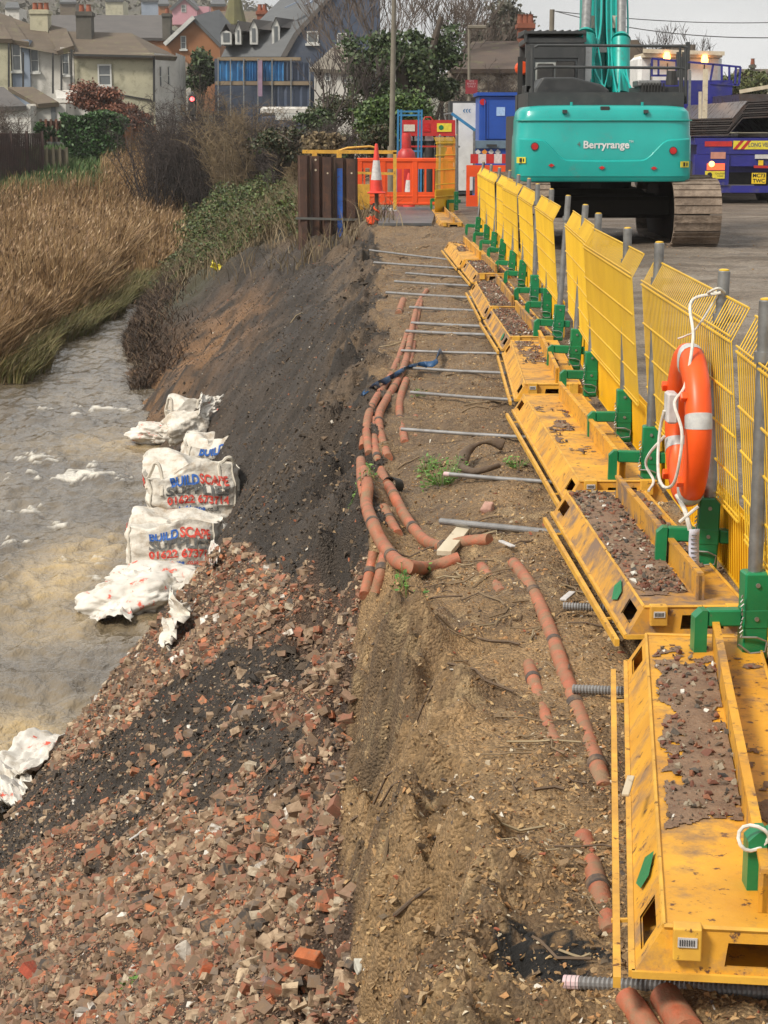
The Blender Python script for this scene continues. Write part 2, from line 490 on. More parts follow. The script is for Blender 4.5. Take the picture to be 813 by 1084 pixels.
def zones(x, Y):
    """material masks of the bank, in plan"""
    jx = .18 * fbm(x * 1.5, Y * 1.2, 91, 4); jy = .35 * fbm(x * 1.5, Y * 1.2, 95, 4)
    xc = np.interp(Y, YC, XC); xt = xc - np.interp(Y, YT, DT)
    xw = np.interp(Y, YW, XW)
    bnd = xt + .03 + (xc - xt + .05) * sm((Y - 8.8) / 1.2)
    slope = x < bnd + (.12 + .10 * sm((Y - 9) / 2)) * fbm(x * 2, Y * 1.6, 97, 4)
    rub = slope & (Y + jy < np.interp(x, [-2.9, -1.8, -.6, 0, 3], [19.5, 16.2, 10.8, 8.9, 8.9]))
    d = inpoly(x + jx * .6, Y + jy * .6, DARK1) | (inpoly(x + jx * .9, Y + jy * .9, DARK2) & (vn(x * 6, Y * 4, 3) > .35))
    return slope, rub & ~d, d & rub, xc, xt, xw

def terrain():
    xs = np.concatenate([-np.geomspace(1600, 32, 26), np.arange(-30, -8, .35), np.arange(-8, -3.2, .09), np.arange(-3.2, 2.2, .019),
                         np.arange(2.2, 12, .085), np.arange(12, 30, .6), np.geomspace(31, 1600, 24)])
    ys = np.concatenate([[-60, -20, -5, 0, 1.2, 1.8], np.geomspace(2.3, 60, 840), np.geomspace(61.5, 1700, 150)])
    X, Y = np.meshgrid(xs, ys)
    Yc = np.maximum(Y, .5)
    Z = height(X, Yc)
    slope, rub, dark, xc, xt, xw = zones(X, Yc)
    n1 = fbm(X * 3, Yc * 2.5, 101, 4); n2 = fbm(X * 18, Yc * 15, 103, 3); n3 = fbm(X * .7, Yc * .5, 107, 3)
    C = np.zeros(X.shape + (3,))
    clay = np.array([.44, .28, .135]); clay2 = np.array([.23, .145, .075]); clayp = np.array([.60, .42, .22])
    darkc = np.array([.046, .035, .026]); rubc = np.array([.12, .075, .048]); soil = np.array([.20, .135, .08])
    asph = np.array([.33, .27, .21]); asph2 = np.array([.17, .13, .095]); grass = np.array([.05, .06, .02]); brown = np.array([.30, .16, .07])
    def mixc(a, b, f): return a + (b - a) * f[..., None]
    f = sm(n1 * 1.3 + .5)
    C[:] = mixc(clay + 0 * C, clay2, f)
    C = mixc(C, clayp, sm((n2 + n1 * .5 - .15) * 2.2) * .7)
    # bench darker further on
    C = mixc(C, soil * .9, sm((Yc - 8.5) / 3) * .6)
    # dark streak on the scarp, cliff shade painted into the clay colour
    scarp_shade = np.exp(-((X - xc + .16) / .14) ** 2) * sm((n1 + .15) * 3) * sm((8 - Yc) / 1.5) * sm((Yc - 5.2) / .8)
    C = mixc(C, np.array([.09, .07, .045]), np.clip(scarp_shade, 0, 1) * .5)
    # slope
    dk = mixc(darkc + 0 * C, darkc * 1.8, sm(n1 + .4))
    C = np.where(slope[..., None], dk, C)
    bn = slope & (Yc > 24)
    tt = (xt - X) / (xt - xw)
    gm = np.exp(-((Yc - 34.5) / 4.5) ** 2) * sm((tt - .30) * 4) * sm(n1 * 1.5 + .75)
    C = mixc(C, brown, np.where(bn, np.clip(gm * 1.2, 0, 1), 0))
    cm = slope * sm((Yc - 12) / 5) * sm((.22 - tt) / .1) * sm(n1 * 2 + .55)
    C = mixc(C, soil, np.clip(cm, 0, 1) * .7)
    vg = slope * sm((Yc - 40) / 5)
    C = mixc(C, np.array([.07, .062, .03]), np.clip(vg, 0, 1))
    rb = mixc(rubc + 0 * C, np.array([.10, .066, .047]), sm(n1 + n2 * .7 + .3))
    C = np.where(rub[..., None], rb, C)
    # charcoal patch
    ch = inpoly(X + .09 * n1 + .05 * n2, Yc + .22 * n1 + .12 * n2, CHAR) & (n2 > -.25)
    C = np.where(ch[..., None], np.array([.02, .018, .016]), C)
    # yard on the right
    rf = sm((X - 1.62 + .04 * n1) / .14)
    st = fbm(X * .9, Yc * 2.6, 120, 4)
    yard = mixc(asph + 0 * C, asph2, sm(st * 1.1 + .4 + .45 * sm((Yc - 21) / 8)))
    C = mixc(C, yard, rf)
    pit = sm((X - 5.7 + .5 * n1) / .3) * sm((26.8 - Yc) / .6) * sm((Yc - 20.6) / .6)
    C = mixc(C, np.array([.055, .038, .026]), pit)
    # left bank, far ground
    lb = sm((-7.4 - X) / .4)
    C = mixc(C, np.array([.19, .13, .07]), np.where(Yc < 120, lb, 0))
    gp = lb * sm((Yc - 82) / 6) * sm((-.145 * Yc - X) / 2)
    C = mixc(C, np.array([.06, .095, .03]), gp)
    fr = sm((Yc - 100) / 15)
    C = mixc(C, np.array([.075, .072, .05]), fr)
    hillc = mixc(np.array([.10, .088, .068]) + 0 * C, np.array([.13, .125, .085]), sm(fbm(X * .01, Yc * .008, 140, 4) * 2 + .4))
    C = mixc(C, hillc, sm((Yc - 220) / 80))
    ny, nx = X.shape
    V = np.stack([X, Y, Z], -1).reshape(-1, 3)
    idx = np.arange(ny * nx).reshape(ny, nx)
    Fc = np.stack([idx[:-1, :-1], idx[:-1, 1:], idx[1:, 1:], idx[1:, :-1]], -1).reshape(-1, 4)
    m, nt, b = newmat('earth_ground')
    at = N(nt, 'ShaderNodeAttribute'); at.attribute_name = 'gcol'
    g = N(nt, 'ShaderNodeNewGeometry')
    vo = N(nt, 'ShaderNodeTexVoronoi'); vo.inputs['Scale'].default_value = 85; nt.links.new(g.outputs['Position'], vo.inputs['Vector'])
    hs = N(nt, 'ShaderNodeSeparateColor'); nt.links.new(vo.outputs['Color'], hs.inputs['Color'])
    mr = N(nt, 'ShaderNodeMapRange'); mr.inputs['To Min'].default_value = .78; mr.inputs['To Max'].default_value = 1.25
    nt.links.new(hs.outputs[0], mr.inputs['Value'])
    f2, nf = noise_fac(nt, 14, .28, .72, detail=12, rough=.8)
    mr2 = N(nt, 'ShaderNodeMapRange'); mr2.inputs['To Min'].default_value = .45; mr2.inputs['To Max'].default_value = 1.6
    nt.links.new(f2, mr2.inputs['Value'])
    mu = N(nt, 'ShaderNodeMath'); mu.operation = 'MULTIPLY'; nt.links.new(mr.outputs[0], mu.inputs[0]); nt.links.new(mr2.outputs[0], mu.inputs[1])
    vm = N(nt, 'ShaderNodeVectorMath'); vm.operation = 'SCALE'; nt.links.new(at.outputs['Color'], vm.inputs[0]); nt.links.new(mu.outputs[0], vm.inputs['Scale'])
    nt.links.new(vm.outputs[0], b.inputs['Base Color'])
    f3, _ = noise_fac(nt, 1.1, .4, .62)
    mr3 = N(nt, 'ShaderNodeMapRange'); mr3.inputs['To Min'].default_value = .55; mr3.inputs['To Max'].default_value = .9
    nt.links.new(f3, mr3.inputs['Value']); nt.links.new(mr3.outputs[0], b.inputs['Roughness'])
    _, nb = noise_fac(nt, 55, detail=8, rough=.75)
    ad = N(nt, 'ShaderNodeMath'); ad.operation = 'MULTIPLY_ADD'; ad.inputs[1].default_value = -.7
    nt.links.new(vo.outputs['Distance'], ad.inputs[0]); nt.links.new(nb, ad.inputs[2])
    bp = N(nt, 'ShaderNodeBump'); bp.inputs['Strength'].default_value = 1; bp.inputs['Distance'].default_value = .035
    nt.links.new(ad.outputs[0], bp.inputs['Height']); nt.links.new(bp.outputs['Normal'], b.inputs['Normal'])
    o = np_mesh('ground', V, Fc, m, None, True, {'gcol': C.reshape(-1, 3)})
    tag(o, 'muddy ground, eroded bank and site yard', None, kind='structure')

# ---------------------------------------------------------------- water
def water():
    xs = np.concatenate([np.arange(-14, -7.6, .4), np.arange(-7.6, -1.6, .035)])
    ys = np.concatenate([np.arange(-10, 9, .6), np.geomspace(9, 62, 560), np.arange(63, 106, 1.0)])
    X, Y = np.meshgrid(xs, ys)
    w = fbm(X * 1.2 + .3 * Y, Y * .8, 200, 4)
    w2 = fbm(X * 5 + 2 * fbm(X, Y, 3, 2), Y * 3.2, 210, 3)
    Z = WATER + .07 * w + .06 * w2 + .016 * fbm(X * 10 + w2, Y * 7, 230, 3)
    base = np.array([.175, .138, .09]); c2 = np.array([.105, .082, .055]); silt = np.array([.42, .30, .14]); foam = np.array([.75, .7, .6])
    C = base + (c2 - base) * sm(w * 1.2 + .5)[..., None]
    sp = np.zeros(X.shape)
    for (px, py, sx, sy, a) in ((60, 610, .5, 1.5, 1.0), (10, 785, .38, .8, 1.1), (105, 580, .35, .8, .6), (120, 470, .9, 1.3, .55), (190, 655, .3, .8, .5), (60, 665, .4, .6, .5)):
        p = PZ(px, py, WATER)
        sp += a * np.exp(-((X - p.x) / sx) ** 2 - ((Y - p.y) / sy) ** 2)
    sp = np.clip(sp * (1 + .9 * w2), 0, 1)
    C = C + (silt - C) * sp[..., None]
    fo = np.zeros(X.shape)
    for (px, py, sx, sy, a) in ((110, 432, .8, .22, 1.0), (60, 505, .7, .22, 1.0), (38, 487, .25, .5, 1.0), (105, 505, .35, .2, .9), (8, 575, .2, .3, 1), (90, 500, .2, .8, .6), (70, 440, .25, .2, .8), (120, 615, .25, .4, .6), (60, 555, .15, .3, .6), (85, 595, .2, .2, .8), (30, 540, .2, .2, .7)):
        p = PZ(px, py, WATER)
        fo += a * np.exp(-((X - p.x) / sx) ** 2 - ((Y - p.y) / sy) ** 2)
    rid = fbm(X * 9 + w2 * 2, Y * 5.5, 240, 4)
    fo = sm((fo * .9 - .85 + rid * 2.2) * 3.0) * (fo > .12)
    C = C + (foam - C) * np.clip(fo, 0, 1)[..., None] * .85
    Z = Z + .03 * np.clip(fo, 0, 1)
    ny, nx = X.shape
    V = np.stack([X, Y, Z], -1).reshape(-1, 3)
    idx = np.arange(ny * nx).reshape(ny, nx)
    Fc = np.stack([idx[:-1, :-1], idx[:-1, 1:], idx[1:, 1:], idx[1:, :-1]], -1).reshape(-1, 4)
    m, nt, b = newmat('muddy_water')
    at = N(nt, 'ShaderNodeAttribute'); at.attribute_name = 'wcol'
    nt.links.new(at.outputs['Color'], b.inputs['Base Color'])
    b.inputs['Roughness'].default_value = .12; b.inputs['IOR'].default_value = 1.33; b.inputs['Coat Weight'].default_value = .25; b.inputs['Coat Roughness'].default_value = .05
    _, nb = noise_fac(nt, 3.2, detail=5, rough=.55, stretch=(1.0, .45, 1))
    bp = N(nt, 'ShaderNodeBump'); bp.inputs['Strength'].default_value = 1; bp.inputs['Distance'].default_value = .15
    nt.links.new(nb, bp.inputs['Height']); nt.links.new(bp.outputs['Normal'], b.inputs['Normal'])
    o = np_mesh('river_water', V, Fc, m, None, True, {'wcol': C.reshape(-1, 3)})
    tag(o, 'murky brown flood water of the river', None, kind='structure')

# ---------------------------------------------------------------- loose stones
def hulls(n, k, seed, flat=.7, boxy=False):
    rs = random.Random(seed); out = []
    for i in range(n):
        bm = bmesh.new()
        if boxy:
            a, b_, c = 1, rs.uniform(.5, .9), rs.uniform(.32, .5)
            for x in (-1, 1):
                for y in (-1, 1):
                    for z in (-1, 1):
                        q = rs.uniform(.62, 1)
                        bm.verts.new((x * a * rs.uniform(.7, 1), y * b_ * q, z * c * rs.uniform(.8, 1)))
        else:
            for j in range(k):
                v = Vector((rs.gauss(0, 1), rs.gauss(0, 1), rs.gauss(0, 1))).normalized()
                v = v * rs.uniform(.55, 1); v.z *= flat; v.y *= rs.uniform(.7, .8)
                bm.verts.new(v)
        bmesh.ops.convex_hull(bm, input=bm.verts)
        bmesh.ops.triangulate(bm, faces=bm.faces)
        bm.verts.ensure_lookup_table(); bm.verts.index_update()
        used = sorted({v.index for f in bm.faces for v in f.verts}); mp = {u: i2 for i2, u in enumerate(used)}
        V = np.array([bm.verts[u].co[:] for u in used]); Fc = np.array([[mp[v.index] for v in f.verts] for f in bm.faces])
        bm.free(); out.append((V, Fc))
    return out

def rots(n, tilt):
    yaw = RNG.uniform(0, 2 * PI, n); a = RNG.normal(0, tilt, n); b = RNG.normal(0, tilt, n)
    cy, sy, ca, sa, cb, sb = np.cos(yaw), np.sin(yaw), np.cos(a), np.sin(a), np.cos(b), np.sin(b)
    Rz = np.zeros((n, 3, 3)); Rz[:, 0, 0] = cy; Rz[:, 0, 1] = -sy; Rz[:, 1, 0] = sy; Rz[:, 1, 1] = cy; Rz[:, 2, 2] = 1
    Rx = np.zeros((n, 3, 3)); Rx[:, 0, 0] = 1; Rx[:, 1, 1] = ca; Rx[:, 1, 2] = -sa; Rx[:, 2, 1] = sa; Rx[:, 2, 2] = ca
    Ry = np.zeros((n, 3, 3)); Ry[:, 1, 1] = 1; Ry[:, 0, 0] = cb; Ry[:, 0, 2] = sb; Ry[:, 2, 0] = -sb; Ry[:, 2, 2] = cb
    return Ry @ Rx @ Rz

def instance(protos, pos, size, tilt=.5, aniso=.25):
    """merge transformed copies of small convex stones"""
    n = len(pos); R = rots(n, tilt)
    S = size[:, None] * (1 + aniso * RNG.uniform(-1, 1, (n, 3)))
    which = RNG.integers(0, len(protos), n)
    VV = []; FF = []; off = 0
    for k, (V, Fc) in enumerate(protos):
        ii = np.where(which == k)[0]
        if not len(ii): continue
        P = V[None] * S[ii][:, None, :]
        P = np.einsum('nij,nkj->nki', R[ii], P) + pos[ii][:, None, :]
        VV.append(P.reshape(-1, 3))
        FF.append((Fc[None] + (np.arange(len(ii)) * len(V))[:, None, None]).reshape(-1, 3) + off)
        off += len(ii) * len(V)
    return np.concatenate(VV), np.concatenate(FF)

def scatter(n, xr, yr, accept, smin, smax, power=2.2, ypow=1.3):
    """stones with many small and few large, denser near the camera"""
    u = RNG.uniform(0, 1, n)
    a, b = yr; e = 1 - ypow
    Y = (a ** e + u * (b ** e - a ** e)) ** (1 / e)
    x = RNG.uniform(xr[0], xr[1], n)
    ok = accept(x, Y); x = x[ok]; Y = Y[ok]; n = len(x)
    s = smin + (smax - smin) * RNG.uniform(0, 1, n) ** power
    s = np.maximum(s, Y * .00045)
    z = height(x, Y)
    return x, Y, z, s

def stones():
    hb = hulls(20, 10, 1, boxy=True); hr = hulls(26, 8, 2, .42); hs = hulls(8, 6, 3, .6)
    rubc = [(0, (.34, .13, .075)), (.07, (.48, .17, .08)), (.12, (.27, .12, .075)), (.22, (.26, .16, .105)), (.35, (.17, .115, .078)), (.49, (.32, .22, .14)),
            (.61, (.40, .29, .19)), (.71, (.50, .38, .25)), (.76, (.19, .145, .11)), (.84, (.06, .05, .042)), (.91, (.30, .10, .05)), (.94, (.44, .37, .27)), (.965, (.48, .17, .07)), (.987, (.66, .62, .55))]
    mrub = island_mat('brick_rubble', rubc, dust=((.185, .12, .07), 30, .44, .64))
    def acc_r(x, Y):
        s, r, d, xc, xt, xw = zones(x, Y)
        vis = x > -.24 * Y - .5
        return (r | (d & (RNG.uniform(0, 1, x.shape) < .12))) & (x > xw - .15) & vis
    x, Y, z, s = scatter(600000, (-3.1, .35), (4.3, 20), acc_r, .0045, .036, 6.0, 1.7)
    mask = (fbm(x * 2.4, Y * 1.9, 301, 4) > -.2) | (RNG.uniform(0, 1, len(x)) < .35)
    mask &= (s < .013) | (RNG.uniform(0, 1, len(x)) < .75)
    mask |= s < .009
    x, Y, z, s = x[mask], Y[mask], z[mask], s[mask]
    pos = np.stack([x, Y, z + s * .08], 1)
    k = RNG.uniform(0, 1, len(x)) < .33
    V1, F1 = instance(hb, pos[k], s[k] * 1.15, .45); V2, F2 = instance(hr, pos[~k], s[~k] * 1.15, .55, .4)
    o = np_mesh('brick_rubble', np.concatenate([V1, V2]), np.concatenate([F1, F2 + len(V1)]), mrub)
    tag(o, 'loose red brick and stone rubble tipped on the near river bank', 'rubble', kind='stuff')
    # dark planings
    mdk = island_mat('dark_planings', [(0, (.055, .041, .03)), (.25, (.085, .062, .043)), (.5, (.13, .095, .065)), (.68, (.032, .026, .021)), (.8, (.19, .13, .08)), (.92, (.28, .2, .12)), (.97, (.34, .12, .06)), (.985, (.55, .5, .42))], var=.3)
    def acc_d(x, Y):
        s, r, d, xc, xt, xw = zones(x, Y)
        return s & ~r & (x > xw - .1) & (x > -.235 * Y - .4) & (Y < 42) & ((Y < 27) | (RNG.uniform(0, 1, x.shape) < .6))
    x, Y, z, s = scatter(150000, (-5.2, .1), (5.0, 42), acc_d, .006, .032, 3.0, 1.25)
    V1, F1 = instance(hs, np.stack([x, Y, z + s * .3], 1), s, .7)
    o = np_mesh('dark_gravel', V1, F1, mdk)
    tag(o, 'dark tarmac planings and grit covering the middle of the bank', 'gravel', kind='stuff')
    def acc_k(x, Y):
        s, r, d, xc, xt, xw = zones(x, Y)
        return s & ~r & (x > xw) & (fbm(x * 1.5, Y, 341, 3) > -.1)
    x, Y, z, s = scatter(5200, (-5, .1), (8, 40), acc_k, .014, .075, 4.5, 1.05)
    V1, F1 = instance(hulls(10, 9, 31, .7), np.stack([x, Y, z + s * .1], 1), s, .7, .4)
    o = np_mesh('dark_clods', V1, F1, island_mat('dark_clod', [(0, (.06, .045, .032)), (.4, (.10, .07, .045)), (.7, (.15, .10, .06)), (.9, (.035, .028, .022))], var=.5, bump=.9))
    tag(o, 'lumpy dark soil clods strewn over the middle of the bank', 'soil', kind='stuff')
    # clay clods + flint grit on the bench and scarp
    mcl = island_mat('clay_crumbs', [(0, (.34, .205, .09)), (.25, (.22, .135, .065)), (.45, (.44, .28, .13)), (.6, (.19, .13, .075)), (.72, (.48, .33, .16)), (.82, (.42, .22, .09)), (.88, (.55, .47, .34)), (.93, (.10, .075, .06)), (.97, (.30, .09, .045)), (.99, (.66, .62, .54))], var=.3)
    def acc_c(x, Y):
        s, r, d, xc, xt, xw = zones(x, Y)
        dens = .45 + .9 * fbm(x * 2.5, Y * 2, 311, 3) + .35 * sm((6.0 - Y) / 1)
        return (~s) & (x < 1.75) & (~inpoly(x, Y, CHAR) | (RNG.uniform(0, 1, x.shape) < .18)) & (RNG.uniform(0, 1, x.shape) < dens + .15)
    x, Y, z, s = scatter(150000, (-.3, 1.75), (3.4, 36), acc_c, .003, .020, 4.2, 1.9)
    V1, F1 = instance(hr, np.stack([x, Y, z + s * .05], 1), s, .6)
    o = np_mesh('clay_crumbs', V1, F1, mcl)
    tag(o, 'crumbled clay, flint grit and small pebbles on the trench bench', 'soil', kind='stuff')
    # lumps of clay broken off the face
    def acc_l(x, Y):
        s, r, d, xc, xt, xw = zones(x, Y)
        q = np.exp(-((x - xc + .22) / .22) ** 2) + .10
        return (x > xt - .22) & (RNG.uniform(0, 1, x.shape) < q * (.35 + .9 * fbm(x * 3, Y * 2, 333, 3)) * np.where(Y < 9, 1, .5))
    x, Y, z, s = scatter(22000, (-.7, 1.0), (4.0, 16), acc_l, .006, .030, 3.5, 1.9)
    V1, F1 = instance(hulls(14, 7, 77, .8), np.stack([x, Y, z + s * .1], 1), s, .7)
    mlump = island_mat('clay_lump', [(0, (.40, .27, .14)), (.3, (.30, .20, .11)), (.55, (.48, .34, .19)), (.75, (.22, .15, .085)), (.9, (.15, .11, .07))], var=.5, nscale=40, bump=.9)
    o = np_mesh('clay_lumps', V1, F1, mlump)
    tag(o, 'crumbling brown clay lumps broken off the face of the scarp', 'clay', kind='stuff')
    # yard grit
    def acc_y(x, Y): return (x > 1.6) & (x < .23 * Y + .6) & (RNG.uniform(0, 1, x.shape) < .3 + .5 * fbm(x, Y, 320, 3))
    x, Y, z, s = scatter(16000, (1.6, 8), (5, 34), acc_y, .005, .03, 5, 1.2)
    V1, F1 = instance(hs, np.stack([x, Y, z + s * .2], 1), s, .5)
    o = np_mesh('yard_grit', V1, F1, mcl)
    tag(o, 'scattered mud crumbs and grit on the yard surface right of the fence', 'gravel', kind='stuff')
    # fine sticks
    mst = island_mat('dead_sticks', [(0, (.12, .08, .05)), (.4, (.2, .14, .08)), (.8, (.32, .25, .15))], bump=0)
    st = MB()
    rs = random.Random(4)
    for i in range(150):
        Yv = rs.uniform(4.2, 9.5) if rs.random() < .6 else rs.uniform(9, 34)
        xcv = float(np.interp(Yv, YC, XC))
        xv = rs.uniform(xcv + (.1 if rs.random() < .7 else -1.5), .95 if Yv > 6 else .6)
        L = rs.uniform(.04, .22) * (1 + Yv / 30); a = rs.uniform(0, PI)
        pts = []
        for k in range(4):
            q = (k / 3 - .5) * L
            X_ = xv + q * math.cos(a) + rs.gauss(0, .01); Y_ = Yv + q * math.sin(a) + rs.gauss(0, .01)
            pts.append((X_, Y_, float(height(X_, Y_)) + .006 + rs.uniform(0, .015)))
        st.tube(pts, rs.uniform(.0015, .004) * (1 + Yv / 20), 4)
    o = st.build('dead_sticks', mst)
    tag(o, 'thin dead roots and sticks littering the clay bench', 'twigs', kind='stuff')
# ================================================================ FOREGROUND
ORD = ['first', 'second', 'third', 'fourth', 'fifth', 'sixth', 'seventh', 'eighth', 'ninth', 'tenth', 'eleventh', 'twelfth', 'thirteenth', 'fourteenth', 'fifteenth', 'sixteenth', 'seventeenth']
DECK = .08
BOXES = []
def frame_box(near, far, zd=DECK):
    a = PZ(*near, zd); b = PZ(*far, zd)
    t = (b - a); L = t.length; t.normalize(); r = Vector((t.y, -t.x, 0))
    return a, t, r, L

def weight_box(near, far, label, dirty=False, sticker=True, green=True, zd=DECK, zg=-.032):
    a, t, r, L = frame_box(near, far, zd)
    O = Vector((a.x, a.y, 0))
    def Q(u, v, z): return O + r * u + t * v + Vector((0, 0, z))
    W, s, e = .38, .068, .018
    zt, z0 = zd, zg
    root = thing('kerb_weight_box', label, 'ballast box', (O.x, O.y, z0), 'yellow steel ballast boxes along the trench')
    m = M['yel_box_dirty'] if dirty else M['yel_box']
    mb = MB()
    # deck
    mb.poly([Q(0, 0, zt), Q(W, 0, zt), Q(W, L, zt), Q(0, L, zt)], [(0, 1, 2, 3)])
    # long faces (left one has a slot near each end)
    h = [(.05 / L * 1.2, .24 / L, .30, .78), (1 - .24 / L, 1 - .05 / L * 1.2, .30, .78)]
    mb.holed(Q(-s, -e, z0), Q(-s, L + e, z0), Q(0, L, zt), Q(0, 0, zt), h, nrm=-r)
    mb.holed(Q(W + s, L + e, z0), Q(W + s, -e, z0), Q(W, 0, zt), Q(W, L, zt), h, nrm=r)
    # end faces with a long slot
    he = [(.38, .72, .28, .74)]
    mb.holed(Q(-s, -e, z0), Q(W + s, -e, z0), Q(W, 0, zt), Q(0, 0, zt), he, nrm=-t)
    mb.holed(Q(W + s, L + e, z0), Q(-s, L + e, z0), Q(0, L, zt), Q(W, L, zt), he, nrm=t)
    mb.poly([Q(-s, -e, z0), Q(W + s, -e, z0), Q(W + s, L + e, z0), Q(-s, L + e, z0)], [(3, 2, 1, 0)])
    mb.build('box_shell', m, root)
    # rolled rims
    rm = MB()
    for p, q in (((0, 0), (0, L)), ((W, 0), (W, L)), ((0, 0), (W, 0)), ((0, L), (W, L))):
        rm.tube([Q(*p, zt + .002), Q(*q, zt + .002)], .006, 6)
    for p, q in (((-s, -e), (W + s, -e)), ((-s, L + e), (W + s, L + e)), ((-s, -e), (-s, L + e))):
        rm.bar(Q(*p, z0 + .006), Q(*q, z0 + .006), .014, .016)
    rm.build('rim', M['yel_edge'], root)
    # upright fin that the clamps hook on
    fb = MB()
    fb.bar(Q(.225, .10, zt + .047), Q(.225, L - .12, zt + .047), .012, .092)
    fb.bar(Q(.225, .10, zt + .098), Q(.225, L - .12, zt + .098), .024, .012)
    fb.bar(Q(.225, .10, zt + .047), Q(.225, .112, zt + .047), .03, .092)
    fb.build('clamp_fin', m, root)
    # loose edge strip left of the box
    sb = MB()
    sb.bar(Q(-s - .032, -.02, z0 - .016), Q(-s - .042, L - .04, z0 - .016), .017, .026)
    for k in range(2):
        v = .3 + k * (L - .7)
        sb.bar(Q(-s - .045, v, z0 - .01), Q(-s + .01, v, z0 - .005), .01, .008)
    sb.build('edge_strip', M['yel_edge'], root)
    # lifting brackets at the ends
    for (u, v) in ((.05, -.014), (W - .05, -.014)):
        b = MB(); b.box(Q(u, v, zt - .025), (.062, .045, .075), rz=math.atan2(-t.x, t.y))
        bk = b.build('bracket', M['yel_edge'], root, bevel=.003)
        if sticker and u < .1:
            q = MB(); q.box(Q(u, v - .0245, zt - .018), (.042, .003, .022), rz=math.atan2(-t.x, t.y)); q.build('sticker', M['whiteband'], bk)
            q = MB()
            for k in range(7):
                q.box(Q(u - .016 + k * .005, v - .0268, zt - .018), (.002, .002, .014), rz=math.atan2(-t.x, t.y))
            q.build('barcode', M['ink'], bk)
    if green:
        g = MB()
        def F_(v, w): return Q(-s + s * w - .0075, v, z0 + (zt - z0) * w + .004)
        g.poly([F_(.42, .30), F_(.50, .62), F_(.46, .92), F_(.36, .72), F_(.35, .45)], [(0, 1, 2, 3, 4)])
        g.build('green_paint_mark', M['green'], root)
    BOXES.append((O, t, r, L, dirty, zd))
    return root

def boxes():
    spec = [((703, 981), (684, 672), 'nearest yellow steel ballast box, mud patch on its deck, at the bottom right corner', False),
            ((682, 643), (600, 521), 'muddy yellow ballast box filled with rubble on its deck, beside the orange lifebuoy', True),
            ((614, 510), (554, 418), 'clean yellow ballast box with rust spots, just beyond the rubble covered one', False),
            ((556, 407), (541, 361), 'fourth yellow ballast box from the front with a bare deck and a raised bracket', False),
            ((540, 357), (520, 328), 'fifth yellow ballast box from the front with a dirt covered deck', True),
            ((519, 325), (503.5, 298.5), 'sixth yellow ballast box from the front with brown mud on its deck', True),
            ((506, 290), (494, 276.5), 'seventh yellow ballast box from the front, beside grey rods in the trench', True),
            ((491, 275.0), (475, 256.5), 'farthest yellow ballast box of the row, at the head of the trench', False)]
    for i, (n, f, lab, d) in enumerate(spec):
        weight_box(n, f, lab, d, sticker=i < 4, green=i in (0, 1, 4))
    # one box set across, at the orange barrier
    weight_box((468, 236), (457, 221.5), 'yellow ballast box standing apart beside the orange barrier on the walkway', True, sticker=False, green=False)

